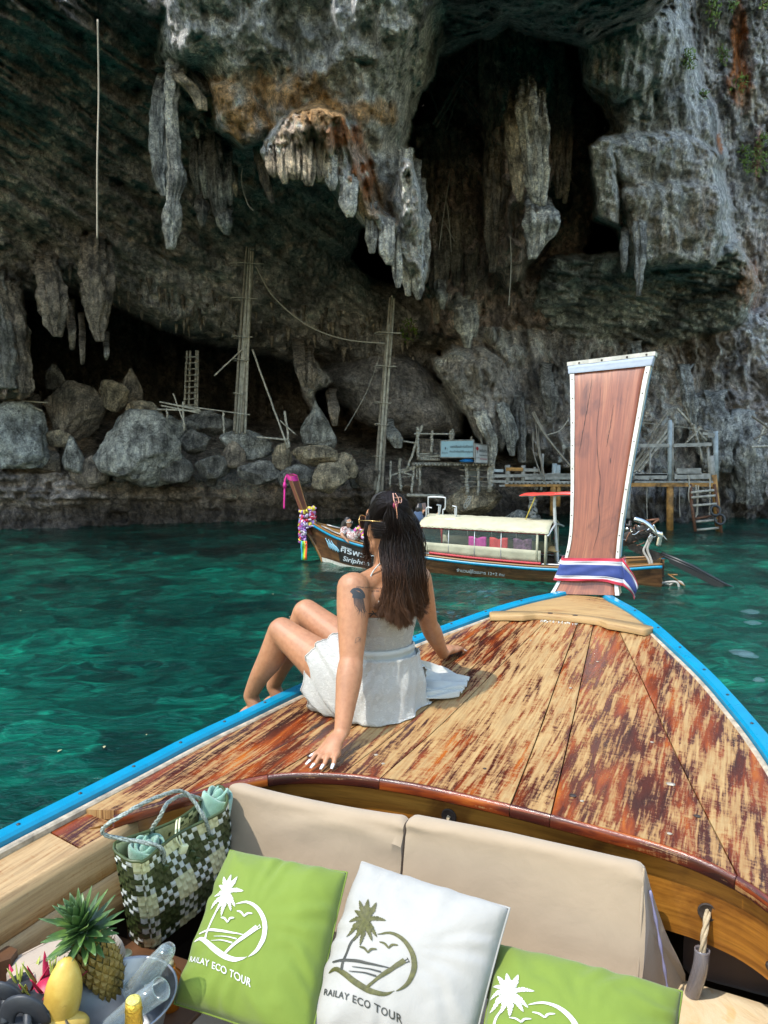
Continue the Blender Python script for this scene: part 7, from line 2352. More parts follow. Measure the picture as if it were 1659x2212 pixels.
for k in range(2):
 mb = MB(); a_ = Vector((0, .3, 1)).normalized() if k == 0 else Vector((0, -1, .3)).normalized()
 mb.tube([tp - a_ * .10, tp, tp + a_ * .10], [.03, .02, .03], 6, flat=.25); mb.build('propeller_blade', M_BLACKP, en)
for pth in ([(935, 275), (905, 340), (890, 380), (925, 450), (935, 560), (900, 620)], [(945, 285), (918, 345), (915, 380), (940, 450), (945, 560), (925, 610), (870, 628)]):
 mb = MB(); mb.tube(vspline([ep(*q, .25) for q in pth], 30), 0.022, 8); mb.build('cooling_hose', M_HOSE, en)
th = thing('hose_tangle', 'tangle of grey hoses and sticks hanging in the water under the far boat\'s stern', 'hose', tuple(ep(1040, 600)))
for k, pth in enumerate(([(860, 618), (930, 600), (1010, 575), (1090, 570), (1110, 610)], [(930, 620), (1030, 600), (1080, 570), (1120, 570), (1140, 600)], [(960, 630), (1010, 590), (1060, 590), (1100, 620), (1040, 632)])):
 mb = MB(); mb.tube(vspline([ep(*q, .3 - .1 * k) for q in pth], 24), 0.020, 7); mb.build('hose', M_HOSE, th)
for a_, b_ in (((992, 500), (1010, 630)), ((1040, 520), (1100, 560)), ((870, 540), (1010, 570)), ((1050, 525), (1100, 525)), ((1090, 560), (1150, 600))):
 mb = MB(); mb.tube([ep(*a_, .2), ep(*b_, .25)], 0.014, 6); mb.build('stick', M_FWOOD, th)
# --- white mattress and the passenger on it
mt = at(742, 1166, 15.45)
M_MATT = fabric('white_mattress', (0.50, 0.51, 0.52), wr=0.5)
th = thing('mattress', 'white folded mattress on the far boat\'s foredeck under the passenger', 'mattress', tuple(fb(0.95, .1, .52)))
for k in range(2):
 round_bar(fb(0.62 + .05 * k, 0.12 + .12 * k, fz(.7) + 0.05 + .07 * k), fb(1.55, 0.10 + .12 * k, fz(1.5) + 0.05 + .03 * k), 0.055, 2.2, 3.0 + k, 20, 16).build('pad', M_MATT, th)
M_SKIN2 = skin_mat('tan_skin', (0.34, 0.18, 0.10))
M_FLOR = NT('floral_cloth'); _v = M_FLOR.coord()
M_FLOR.col(M_FLOR.ramp(M_FLOR.noise(_v, 26, 3, 0.6, 1.0), [(0.47, (0.50, 0.46, 0.43)), (0.53, (0.20, 0.07, 0.07))])); M_FLOR.rough(0.85)
M_DKH = simple('black_hair', (0.010, 0.008, 0.008), 0.4, bump=0.5)
def small_person(name, label, torso, head, look, arms, legs, cloth, hairl, legs_cloth=None):
 th = thing(name, label, 'person', tuple(torso[0]))
 bd = MB()
 look = Vector(look).normalized()
 limb(bd, [torso[-1], torso[-1].lerp(head, .5), head - Vector((0, 0, .04))], [.055, .048, .05], 8)
 u = Vector((0, 0, 1)); r_ = look.cross(u).normalized()
 ring_tube(bd, [(head - u * .055 + look * .012, r_ * .052, look * .066), (head - u * .01, r_ * .07, look * .088), (head + u * .05, r_ * .064, look * .08), (head + u * .078, r_ * .04, look * .05)], 16)
 limb(bd, [head + look * .08 + u * .0, head + look * .098 - u * .02], [.009, .012], 5)
 for a_ in arms:
  limb(bd, a_, [.045, .036, .026][:len(a_)] if len(a_) <= 3 else [.045, .038, .034, .024], 14)
  e = a_[-1]; d = (a_[-1] - a_[-2]).normalized()
  limb(bd, [e, e + d * .07], [.026, .03], 6, .6)
  for k in range(4): limb(bd, [e + d * .06 + r_ * (.012 * (k - 1.5)), e + d * (.12 - .01 * abs(k - 1)) + r_ * (.014 * (k - 1.5))], [.009, .007], 5, seg=8)
 for l_ in legs: limb(bd, l_, [.075, .055, .035], 14)
 b_o = fuse('body', bd, M_SKIN2, th, 0.011, 4)
 cl = MB()
 limb(cl, torso, [.135, .125, .15, .10][:len(torso)] if len(torso) == 4 else [.14, .15, .09], 14, 0.72, up=look)
 for a_ in arms: limb(cl, [a_[0], a_[0].lerp(a_[1], .65)], [.066, .058], 8)
 if legs_cloth:
  for l_ in legs: limb(cl, l_[:2] + [l_[1].lerp(l_[2], .6)], [.10, .085, .07], 10)
 fuse('clothes', cl, cloth, th, 0.013, 4)
 hh = MB()
 ring_tube(hh, [(head - look * .022 - u * .02, r_ * .072, look * .075), (head - look * .02 + u * .03, r_ * .074, look * .082), (head - look * .01 + u * .08, r_ * .05, look * .06)], 16)
 if hairl: limb(hh, [head - look * .07, head - look * .10 - u * .13, head - look * .09 - u * hairl], [.06, .065, .03], 10)
 fuse('hair', hh, M_DKH, th, 0.011, 3)
 return th
ph = at(751, 1129, 15.45)
fl_ = fb(0, 0, 0)
tor = [at(762, 1163, 15.3), at(752, 1155, 15.4), at(746, 1147, 15.5), at(747, 1139, 15.5)]
legsP = [[at(766, 1163, 15.25), at(782, 1147, 15.1), at(800, 1166, 14.95)], [at(770, 1165, 15.4), at(788, 1150, 15.3), at(806, 1168, 15.1)]]
pw = small_person('person', 'woman in a pale floral dress and sunglasses reclining on the far boat\'s foredeck', tor, ph, (0.85, -0.35, 0.0), [[at(742, 1144, 15.35), at(739, 1156, 15.2), at(747, 1165, 15.15)], [at(751, 1145, 15.65), at(760, 1156, 15.6), at(772, 1160, 15.5)]], legsP, M_FLOR.m, .30, True)
sgl = thing('sunglasses', 'white framed sunglasses worn by the reclining woman on the far boat', 'sunglasses', tuple(ph))
lk = Vector((0.85, -0.35, 0)).normalized(); rr_ = lk.cross(Vector((0, 0, 1)))
for k in (-1, 1):
 mb = MB(); mb.lathe(ph + lk * .088 + rr_ * (.032 * k) + Vector((0, 0, .008)), lk, [(0, .030), (.012, .030), (.012, 0)], 12); mb.build('lens', M_LENS, sgl)
mb = MB(); mb.tube([ph + rr_ * .072 + Vector((0, 0, .014)), ph + lk * .09 + rr_ * .05 + Vector((0, 0, .014)), ph + lk * .1 + Vector((0, 0, .014)), ph + lk * .09 - rr_ * .05 + Vector((0, 0, .014)), ph - rr_ * .072 + Vector((0, 0, .014))], .008, 6); mb.build('frame', M_WHITE, sgl)
th = thing('flower_garlands', 'pink, white and yellow flower garland lying beside the reclining woman', 'garland', tuple(at(780, 1155, 15.0)))
garland([at(768, 1144, 15.1), at(776, 1140, 15.05), at(782, 1150, 15.0), at(784, 1162, 14.95)], (4, 1, 2, 4, 2), .035, 12)
# --- man with a phone behind the canopy
mh = at(906, 1099, 14.9)
tor = [at(900, 1150, 14.75), at(899, 1135, 14.8), at(900, 1121, 14.85), at(904, 1109, 14.88)]
M_NAVY = fabric('navy_shirt', (0.020, 0.045, 0.095), wr=0.4)
small_person('person', 'man in a navy shirt holding up a phone behind the far boat\'s canopy', tor, mh, (0.55, 0.8, 0.05), [[at(893, 1122, 14.75), at(899, 1128, 14.95), at(913, 1107, 15.15)], [at(911, 1120, 15.0), at(930, 1124, 15.15), at(942, 1113, 15.25)]], [[at(896, 1152, 14.75), at(897, 1175, 14.7), at(897, 1200, 14.7)], [at(906, 1152, 14.8), at(907, 1175, 14.75), at(907, 1200, 14.75)]], M_NAVY, 0, True)
pc = at(916.5, 1095, 15.2)
pho = thing('mobile_phone', 'mobile phone held up in the man\'s hand behind the canopy', 'phone', tuple(pc))
mb = MB(); mb.box(pc, (0.085, 0.010, 0.165), Matrix.Rotation(rad(-12), 3, 'Y'), bev=0.004); mb.build('case', M_BLK, pho)
mb = MB(); mb.box(pc + Vector((0, -0.0062, 0)), (0.074, 0.002, 0.15), Matrix.Rotation(rad(-12), 3, 'Y')); mb.build('screen', simple('phone_screen', (0.14, 0.10, 0.10), 0.1, bump=0), pho, smooth=False)
# ================================================================== STALACTITES, BOULDERS, BAMBOO, PLATFORMS, PLANTS
def cliff_Y(x, y):
 i = int(np.clip(np.searchsorted(gy, y), 0, NY - 1)); j = int(np.clip(np.searchsorted(gx, x), 0, NX - 1))
 return float(D2[i, j])
def rock_fixed(name, c):
 t = NT(name)
 rgb = t.new('ShaderNodeRGB'); rgb.outputs[0].default_value = (*c, 1)
 v = t.coord('Object')
 f = t.noise(v, 7, 10, 0.72, 0.3)
 c2 = t.mix(1.0, rgb.outputs[0], t.ramp(f, [(0.30, (0.20, 0.20, 0.21)), (0.48, (0.80, 0.80, 0.80)), (0.70, (1.6, 1.55, 1.45))]), 'MULTIPLY')
 big = t.noise(v, 1.6, 6, 0.65)
 c2 = t.mix(t.math('MULTIPLY', t.ramp(big, [(0.46, (0, 0, 0)), (0.62, (1, 1, 1))]), 0.7), c2, (0.05, 0.048, 0.045))
 vs_ = t.noise(t.coord('Object', (5, 5, 0.45)), 1.0, 7, 0.7, 0.4)
 c2 = t.mix(0.7, c2, t.mix(1.0, c2, t.ramp(vs_, [(0.40, (0.30, 0.30, 0.31)), (0.50, (1, 1, 1)), (0.62, (1.25, 1.25, 1.22))]), 'MULTIPLY'))
 v2_ = t.new('ShaderNodeTexVoronoi', feature='DISTANCE_TO_EDGE'); v2_.inputs['Scale'].default_value = 4.6
 w2_ = t.new('ShaderNodeVectorMath', operation='ADD'); t.l.new(v, w2_.inputs[0]); t.l.new(t.noise(v, 5.0, 5, 0.7, out='Color'), w2_.inputs[1]); t.l.new(w2_.outputs[0], v2_.inputs['Vector'])
 c2 = t.mix(0.3, c2, t.mix(1.0, c2, t.ramp(v2_.outputs['Distance'], [(0.0, (0.2, 0.2, 0.2)), (0.035, (1, 1, 1))]), 'MULTIPLY'))
 sp = t.ramp(t.noise(v, 30, 6, 0.78), [(0.40, (0.55, 0.55, 0.55)), (0.49, (1, 1, 1)), (0.62, (1.3, 1.28, 1.24))])
 vo = t.new('ShaderNodeTexVoronoi', feature='DISTANCE_TO_EDGE'); vo.inputs['Scale'].default_value = 1.6
 wv = t.new('ShaderNodeVectorMath', operation='ADD'); t.l.new(v, wv.inputs[0]); t.l.new(t.noise(v, 2.2, 5, 0.65, out='Color'), wv.inputs[1]); t.l.new(wv.outputs[0], vo.inputs['Vector'])
 c2 = t.mix(0.75, c2, t.mix(1.0, c2, t.ramp(vo.outputs['Distance'], [(0.0, (0.15, 0.15, 0.15)), (0.03, (1, 1, 1))]), 'MULTIPLY'))
 t.col(t.mix(1.0, c2, sp, 'MULTIPLY')); t.rough(t.math('ADD', t.math('MULTIPLY', f, 0.3), 0.62))
 t.b.inputs['Specular IOR Level'].default_value = 0.3
 h = t.math('ADD', t.noise(v, 3.5, 12, 0.78), t.math('MULTIPLY', t.noise(v, 22, 6, 0.7), 0.25))
 t.bump(h, 1.0, 0.26)
 return t.m
RK = {k: rock_fixed('rock_' + k, c) for k, c in {'pale': (0.88, 0.84, 0.75), 'grey': (0.60, 0.60, 0.575), 'dark': (0.40, 0.385, 0.365), 'tan': (0.70, 0.58, 0.42), 'brown': (0.47, 0.39, 0.32), 'blue': (0.58, 0.61, 0.62)}.items()}
def drip(path, rads, kind, out=0.5, Y=None, seed=0, flute=0.22, name='stalactite', label=None, n=46, seg=30):
 """a hanging column of dripstone; path and radii in survey units"""
 Y0 = Y if Y is not None else min(cliff_Y(path[0][0], path[0][1]), cliff_Y(path[-1][0], path[-1][1]) + 3.0) - out
 if max(rads) >= 9: n, seg = 96, 52
 Yr = min(max(Y0, cliff_Y(*path[0]) + 0.35), Y0 + 4)
 path = [(path[0][0], path[0][1] - 14)] + list(path); rads = [rads[0] * 1.25] + list(rads)
 pts = [at(x, y, Yr if k == 0 else Y0 + (0.45 * (Yr - Y0) if k == 1 else 0.04 * k)) for k, (x, y) in enumerate(path)]
 k = Y0 / FOC * 1.02
 P_ = np.array(spline([tuple(p) for p in pts], n), np.float32)
 R_ = np.array([v[0] for v in spline([(r * k, 0, 0) for r in rads], n)], np.float32)
 R_ = np.maximum(R_, 0.01)
 th = np.linspace(0, 2 * math.pi, seg + 1).astype(np.float32)
 TH, I = np.meshgrid(th, np.arange(n))
 cx_, cy_ = np.cos(TH), np.sin(TH)
 L_ = (np.arange(n) / n)[:, None]
 zz = P_[:, 2][:, None]
 lob = ridged(cx_ * 1.3 + seed, cy_ * 1.3, zz * 0.35 + seed, 3) - 0.9
 bul = fbm(cx_ * 0.7 + seed, cy_ * 0.7, zz * 1.6 + seed * 2, 3)
 fin = fbm(cx_ * 2.4 + seed, cy_ * 2.4, zz * 5.0, 3)
 hi = ridged(cx_ * 3.5 + seed, cy_ * 3.5, zz * 3.2, 3) - 0.9
 RR = R_[:, None] * (1 + 1.7 * flute * lob + 0.38 * bul + 0.13 * fin - 0.10 * hi)
 ax_x, ax_y = np.array([1, 0, 0], np.float32), np.array([0, 1, 0], np.float32)
 V = P_[:, None, :] + (cx_ * RR)[..., None] * ax_x + (cy_ * RR)[..., None] * ax_y
 V[..., 2] += (0.15 * R_[:, None] * bul)
 V[-1] = V[-1].mean(0) + (V[-1] - V[-1].mean(0)) * 0.25
 mb = MB(); mb.grid([[tuple(q) for q in r] for r in V.tolist()])
 o = mb.build(name, RK[kind], cliff)
 o.location = (0, 0, 0)
 if label: o['label'] = label
 return o
_sd = 1
def D_(path, rads, kind, out=0.5, label=None, flute=0.22, Y=None):
 global _sd
 _sd += 3.7
 return drip(path, rads, kind, out, Y, _sd, flute, label=label)
D_([(356, 165), (346, 220), (345, 300), (350, 380), (356, 425)], [16, 15, 17, 15, 6], 'grey', .5, 'tall fluted grey stalactite at the left of the white hooked group', .3, 16.6)
D_([(382, 140), (372, 190), (370, 250), (376, 320), (380, 390), (374, 430), (372, 470), (367, 540)], [22, 15, 12, 12, 17, 12, 17, 8], 'pale', .8, 'long white stalactite with a round knob and bright tip', .18, 16.2)
D_([(378, 150), (398, 178), (416, 195), (430, 212), (437, 240)], [18, 15, 13, 13, 8], 'tan', .8, 'short tan hooked stalactite bending to the right', .12, 16.0)
D_([(345, 150), (380, 145), (420, 175), (445, 205)], [14, 22, 20, 12], 'dark', .3, None, .2, 16.6)
for (a_, b_, r, kd) in [((424, 310), (428, 420), 9, 'dark'), ((440, 315), (446, 430), 10, 'grey'), ((462, 305), (470, 470), 14, 'dark'), ((478, 330), (484, 470), 10, 'grey'), ((494, 335), (498, 445), 8, 'grey'), ((508, 370), (510, 425), 5, 'tan'),
      ((485, 430), (490, 508), 14, 'grey'), ((440, 410), (438, 490), 10, 'dark'), ((398, 255), (400, 278), 5, 'grey'), ((425, 258), (428, 300), 4, 'pale'), ((444, 250), (446, 275), 3, 'grey')]:
 D_([a_, ((a_[0] + b_[0]) / 2 - 2, (a_[1] + b_[1]) / 2), b_], [r, r * 1.15, r * .35], kd, .4, None, .3, 18.3)
D_([(565, 300), (566, 350), (578, 400), (590, 440)], [12, 12, 10, 4], 'brown', .5, None, .3, 17.6)
for x0, y0, y1, r in [(592, 350, 384, 13), (612, 345, 398, 9), (636, 345, 390, 17), (664, 350, 402, 12), (688, 352, 396, 18), (714, 372, 412, 10), (752, 420, 470, 13), (800, 480, 548, 9), (836, 520, 572, 14), (856, 550, 622, 9)]:
 D_([(x0, y0 - 30), (x0 + 2, (y0 + y1) / 2), (x0 + 4, y1)], [r * 1.1, r, r * .4], 'tan' if x0 < 700 else 'pale', .08, None, .36)
for x0, y0, y1, r, kd in [(878, 340, 640, 15, 'pale'), (895, 360, 600, 15, 'grey'), (910, 400, 590, 12, 'pale'), (900, 560, 648, 10, 'pale'), (884, 520, 610, 9, 'tan')]:
 D_([(x0, y0), (x0 + 3, y0 * .6 + y1 * .4), (x0 + 2, y0 * .3 + y1 * .7), (x0 + 4, y1)], [r * .7, r, r * 1.1, r * .3], kd, .9, None, .32, 17.2 if y1 > 605 else 17.6)
D_([(1112, 205), (1110, 270), (1116, 350), (1120, 400), (1122, 436)], [11, 14, 14, 12, 4], 'tan', .6, 'orange-stained stalactite on the left of the bright alcove group', .3, 18.9)
D_([(1142, 170), (1140, 240), (1146, 310), (1150, 380), (1158, 440)], [14, 18, 17, 16, 6], 'pale', .6, 'brightest cream stalactite in the middle of the dark alcove', .34, 18.7)
D_([(1166, 200), (1168, 260), (1164, 320), (1166, 390), (1170, 445)], [12, 17, 16, 17, 6], 'pale', .6, None, .34, 18.8)
D_([(1150, 430), (1160, 470), (1160, 510), (1150, 560)], [14, 22, 20, 7], 'pale', .5, 'cream block of dripstone hanging lowest in the dark alcove', .3, 19.1)
D_([(1182, 440), (1192, 470), (1190, 500), (1180, 520)], [9, 13, 11, 4], 'grey', .5, None, .3, 19.0)
for x0, y0, y1, r in [(1062, 60, 330, 20), (1062, 300, 590, 16), (1092, 70, 300, 18), (1085, 330, 520, 16), (1125, 60, 210, 22), (1110, 420, 610, 14), (1200, 110, 400, 20), (1218, 150, 440, 12), (1205, 330, 430, 12), (1035, 80, 210, 5)]:
 D_([(x0, y0), (x0 + 4, (y0 + y1) / 2), (x0 + 2, y1)], [r * .9, r, r * .35], 'brown', .3, None, .38, 22.3)
for x0, y0, y1, r in [(925, 330, 560, 12), (955, 290, 640, 16), (985, 300, 620, 15), (1012, 330, 680, 14), (940, 500, 700, 12)]:
 D_([(x0, y0), (x0 + 4, (y0 + y1) / 2), (x0 + 2, y1)], [r, r, r * .35], 'brown', .2, None, .4, 24.0)
for pth, rd, kd, Y in [([(1382, 490), (1384, 560), (1378, 640)], [10, 11, 4], 'grey', 20.0), ([(1352, 500), (1348, 545), (1346, 590)], [8, 8, 3], 'grey', 20.2),
                       ([(995, 650), (1002, 690), (1010, 752)], [13, 15, 5], 'pale', 22.6), ([(1018, 660), (1022, 700), (1024, 730)], [9, 11, 4], 'pale', 22.7), ([(950, 610), (954, 640), (956, 668)], [10, 10, 4], 'grey', 23.0),
                       ([(106, 570), (112, 640), (118, 700), (124, 728)], [20, 24, 17, 7], 'brown', 19.6), ([(202, 520), (205, 600), (206, 680), (214, 738)], [22, 24, 19, 7], 'brown', 19.6), ([(226, 540), (230, 610), (226, 690)], [14, 14, 6], 'brown', 19.8),
                       ([(154, 660), (156, 710), (157, 756)], [8, 8, 4], 'brown', 20.2), ([(176, 690), (178, 740), (178, 788)], [6, 5, 2.5], 'brown', 20.3), ([(230, 730), (231, 760), (230, 778)], [6, 6, 2], 'dark', 20.4),
                       ([(646, 745), (650, 800), (654, 836)], [10, 10, 4], 'brown', 22.5), ([(664, 760), (670, 800), (672, 840)], [13, 12, 4], 'brown', 22.6), ([(716, 850), (720, 885), (722, 920)], [11, 9, 4], 'brown', 22.8),
                       ([(842, 915), (850, 940), (860, 968)], [9, 14, 7], 'grey', 23.3), ([(1040, 900), (1060, 950), (1064, 1000)], [12, 11, 4], 'pale', 22.8), ([(1085, 880), (1100, 930), (1106, 985)], [12, 13, 4], 'grey', 23.0),
                       ([(1118, 860), (1124, 930), (1128, 1000)], [11, 12, 5], 'dark', 23.5), ([(1370, 750), (1382, 800), (1380, 850)], [12, 12, 5], 'grey', 23.5), ([(1180, 800), (1186, 850), (1190, 900)], [14, 15, 6], 'dark', 23.4),
                       ([(15, 620), (30, 700), (45, 800), (50, 850)], [24, 24, 18, 14], 'brown', 20.6), ([(-12, 600), (0, 700), (14, 840)], [20, 26, 22], 'dark', 20.4),
                       ([(1480, 800), (1490, 860), (1496, 930)], [13, 13, 6], 'grey', 23.6), ([(1530, 860), (1545, 950), (1550, 1020)], [26, 34, 24], 'grey', 24.4), ([(1600, 900), (1612, 980), (1620, 1090)], [24, 30, 22], 'grey', 24.6)]:
 D_(pth, rd, kd, .3, None, .3, Y)
mb = MB()
drng = random.Random(9)
for k in range(150):
 x = drng.uniform(60, 900)
 y = 620 + (x - 60) * 0.17 + drng.uniform(-60, 30)
 Yc = cliff_Y(x, y)
 if Yc > 27: continue
 p = at(x, y, Yc - 0.05); ln = drng.uniform(0.12, 0.5); r = drng.uniform(0.03, 0.08)
 mb.lathe(p + Vector((0, 0, .1)), (drng.uniform(-.1, .1), drng.uniform(-.1, .1), -1), [(0, r * 1.3), (ln * .3, r), (ln * .7, r * .6), (ln, r * .15)], 7, jit=0.15, rng=drng)
o = mb.build('small_stalactites', RK['brown'], cliff); o.location = (0, 0, 0); tag(o, kind='stuff')
# --- boulders on the shelf
def boulder(cx_, cy_, rx, ry, Y, kind, label, seed, pointed=0.0, facets=16, group='boulders under the cave roof', flat=1.0):
 k = Y / FOC * 1.05
 c = at(cx_, cy_, Y)
 bm = bmesh.new()
 bmesh.ops.create_icosphere(bm, subdivisions=5 if rx > 29 else 4, radius=1)
 co = np.array([v.co for v in bm.verts], np.float32)
 r_ = np.random.RandomState(int(seed * 10) + 3)
 d = co / np.linalg.norm(co, axis=1)[:, None]
 r = np.ones(len(d), np.float32)
 for _ in range(facets):
  n = r_.normal(size=3); n /= np.linalg.norm(n)
  off = r_.uniform(0.60, 0.93)
  q = d @ n
  r = np.where(q > 1e-3, np.minimum(r, off / np.maximum(q, 1e-3)), r)
 r = r * (1 + 0.07 * fbm(d[:, 0] * 1.6 + seed, d[:, 1] * 1.6, d[:, 2] * 1.9, 4) + 0.045 * fbm(d[:, 0] * 6 + seed, d[:, 1] * 6, d[:, 2] * 8, 4) - 0.07 * np.clip(ridged(d[:, 0] * 3 + seed, d[:, 1] * 3, d[:, 2] * 4, 2) - .9, 0, 1))
 P = d * r[:, None]
 if pointed:
  sc = np.clip(1 - pointed * (P[:, 2] + 0.6) / 1.6, 0.12, 1.3)
  P[:, 0] *= sc; P[:, 1] *= sc
 P = P * np.array([rx * k, (rx + ry) / 2 * k * 0.9, ry * k])
 for v, p in zip(bm.verts, P): v.co = Vector(p.tolist())
 me = bpy.data.meshes.new('boulder'); bm.to_mesh(me); bm.free()
 o = link_mesh('boulder', me, RK[kind])
 o.location = c
 return tag(o, label, 'boulder', group)
for b_ in [(40, 948, 70, 80, 22.3, 'blue', 'huge pale blue-grey boulder at the left edge of the shelf', 1.1, 0, 10), (300, 972, 92, 84, 22.3, 'grey', 'huge smooth grey boulder in the middle of the shelf', 2.3, 0, 9), (366, 938, 36, 40, 23.0, 'grey', 'grey boulder behind the right shoulder of the huge smooth one', 3.1, 0, 14),
           (247, 852, 36, 36, 23.4, 'tan', 'yellowish pitted boulder on top of the pile, left of the spiky one', 4.7, 0, 20), (312, 890, 40, 30, 23.0, 'tan', 'yellowish boulder lying on top of the huge smooth grey one', 5.2, 0, 20), (284, 836, 36, 38, 23.8, 'brown', 'spiky boulder at the very top of the pile', 6.6, 0.7, 20),
           (162, 888, 62, 58, 23.2, 'brown', 'dark brown blocky boulder left of the yellowish ones', 7.3, 0, 12), (125, 948, 28, 20, 22.6, 'tan', 'small pale rock wedged between the blue-grey boulder and the pointed one', 8.8, 0, 14), (157, 985, 28, 54, 22.2, 'grey', 'narrow pointed grey rock between the two huge boulders', 9.2, 0.75, 12),
           (118, 818, 30, 30, 24.4, 'dark', 'dark spiky rock at the back left against the black cave', 10.4, 0.6, 18), (530, 962, 64, 32, 22.9, 'grey', 'long flat grey slab at the foot of the left pole bundle', 11.5, 0, 14), (426, 954, 34, 28, 22.9, 'dark', 'dark angular rock right of the huge smooth boulder', 12.1, 0, 14),
           (612, 988, 26, 32, 22.5, 'tan', 'upright tan rock right of the long flat slab', 13.7, 0.2, 14), (680, 926, 52, 58, 23.2, 'grey', 'tall pointed grey rock standing right of the thin prop poles', 14.9, 0.85, 12), (680, 984, 50, 24, 22.6, 'tan', 'banded low boulder under the tall pointed rock', 15.6, 0, 12),
           (742, 1010, 32, 32, 22.7, 'tan', 'rounded pale rock at the right end of the boulder row', 16.2, 0.2, 16), (712, 1030, 46, 34, 22.3, 'tan', 'brown rock with a pale face right above the far boat\'s prow', 17.4, 0, 9), (450, 914, 60, 26, 24.4, 'dark', 'broad dark slab under the bamboo rail', 18.3, 0, 12),
           (412, 920, 18, 14, 23.4, 'grey', 'small grey rock in front of the broad dark slab', 19.9, 0, 14), (505, 985, 28, 30, 22.5, 'brown', 'brown rock under the left end of the long flat slab', 20.8, 0.3, 14), (195, 1020, 44, 34, 22.4, 'brown', 'low brown rock between the pointed rock and the huge smooth boulder', 21.7, 0, 14),
           (95, 1000, 44, 28, 22.6, 'brown', 'low brown rock right of the blue-grey boulder\'s foot', 22.2, 0, 14), (375, 1015, 40, 30, 22.4, 'dark', 'dark rock at the right foot of the huge smooth boulder', 23.6, 0, 14), (560, 1020, 44, 26, 22.4, 'dark', 'dark low rock under the upright tan one', 24.4, 0, 14), (460, 1005, 40, 28, 22.5, 'dark', 'dark rock in the gap below the long flat slab', 25.3, 0, 14),
           (640, 1030, 40, 26, 22.4, 'dark', 'dark rock left below the brown pale-faced one', 26.1, 0, 12), (800, 1030, 34, 26, 23.4, 'brown', 'brown rock at the foot of the right pole bundle', 27.2, 0, 14), (60, 870, 34, 22, 23.8, 'brown', 'flat brown rock above the blue-grey boulder', 28.8, 0, 14)]:
 boulder(*b_)
for k in range(26):
 x = drng.uniform(0, 830)
 boulder(x, 1022 + 0.02 * x + drng.uniform(-26, 10), drng.uniform(10, 20), drng.uniform(8, 15), 22.3 + 0.0012 * x + drng.uniform(0, .5), drng.choice(['brown', 'dark', 'tan', 'grey']), 'small broken rock lying between the boulders on the shelf', 30 + k * 1.3, 0, 14, 'small broken rocks')
# --- bamboo, ropes
M_BAM = simple('grey_bamboo', (0.36, 0.335, 0.285), 0.65, var=0.35, nscale=9, bump=0.3)
M_BAMD = simple('dark_bamboo', (0.20, 0.175, 0.14), 0.7, var=0.35, nscale=9, bump=0.3)
M_WEATH = simple('weathered_plank', (0.27, 0.26, 0.24), 0.75, var=0.3, nscale=7, bump=0.4)
M_STEELG = simple('grey_blue_post', (0.30, 0.34, 0.36), 0.55, var=0.2, nscale=8)
M_RUSTP = simple('rusty_yellow_post', (0.34, 0.17, 0.045), 0.75, var=0.5, nscale=5, bump=0.3)
M_ROPEG = simple('grey_rope', (0.36, 0.33, 0.28), 0.85)
def cane(name, a_, b_, r, parent=None, mat=None, label=None, cat=None, group=None, sag=0.0, n=10):
 a_, b_ = Vector(a_), Vector(b_)
 pts = []
 for i in range(n + 1):
  f = i / n
  pts.append(a_.lerp(b_, f) + Vector((0, 0, -sag * 4 * f * (1 - f))) + Vector((drng.gauss(0, r * .25), 0, 0)) * (0 if i in (0, n) else 1))
 rad_ = []
 P2 = []
 for i in range(n):                       # nodes of the cane
  P2 += [pts[i], pts[i].lerp(pts[i + 1], .06), pts[i].lerp(pts[i + 1], .12)]; rad_ += [r * 1.0, r * 1.16, r * 0.98]
 P2.append(pts[-1]); rad_.append(r)
 mb = MB(); mb.tube(P2, rad_, 7)
 o = mb.build(name, mat or M_BAM, parent)
 if label: tag(o, label, cat, group)
 return o
def bundle(name, label, tops, bots, Yt, Yb, r):
 th = thing(name, label, 'bamboo poles', tuple(at(bots[0][0], bots[0][1], Yb)), 'bamboo pole bundles')
 for i, (t_, b_) in enumerate(zip(tops, bots)):
  mid = ((t_[0] + b_[0]) / 2 + drng.uniform(-3, 3), (t_[1] + b_[1]) / 2)
  p = [at(*t_, Yt + .06 * (i % 3)), at(*mid, (Yt + Yb) / 2 + .05 * (i % 2)), at(*b_, Yb + .08 * (i % 3))]
  P_ = vspline(p, 40)
  mb = MB(); mb.tube(P_, [r * (1.14 if k % 4 == 0 else 1.0) * (0.75 + 0.25 * k / 40) for k in range(40)], 7)
  mb.build('pole', M_BAM if i % 3 else M_BAMD, th)
 for f in (0.12, 0.3, 0.5, 0.62, 0.8):
  c = (at(*tops[0], Yt) * (1 - f) + at(*bots[0], Yb) * f + at(*tops[-1], Yt) * (1 - f) + at(*bots[-1], Yb) * f) / 2
  w = (at(*tops[-1], Yt).lerp(at(*bots[-1], Yb), f) - at(*tops[0], Yt).lerp(at(*bots[0], Yb), f)).length / 2 + r
  mb = MB(); mb.tube([c + Vector((w * math.cos(t_), .12 * math.sin(t_), .02 * math.sin(t_ * 2))) for t_ in np.linspace(0, 6.28, 14, endpoint=False)], 0.016, 5, closed=True); mb.build('lashing', M_ROPEG, th)
 return th
bundle('bamboo_pole_bundle', 'tall lashed bundle of bamboo poles rising to the roof, the left one of two', [(538, 478), (542, 474), (547, 476), (551, 470), (544, 500), (536, 560)], [(506, 932), (511, 936), (517, 938), (522, 934), (529, 936), (514, 930)], 22.2, 22.4, .042)
bundle('bamboo_pole_bundle', 'tall lashed bundle of bamboo poles behind the woman\'s head, the right one of two', [(843, 642), (847, 638), (851, 644), (846, 660), (840, 700)], [(809, 1060), (814, 1066), (820, 1066), (825, 1062), (817, 1064)], 22.8, 23.2, .045)
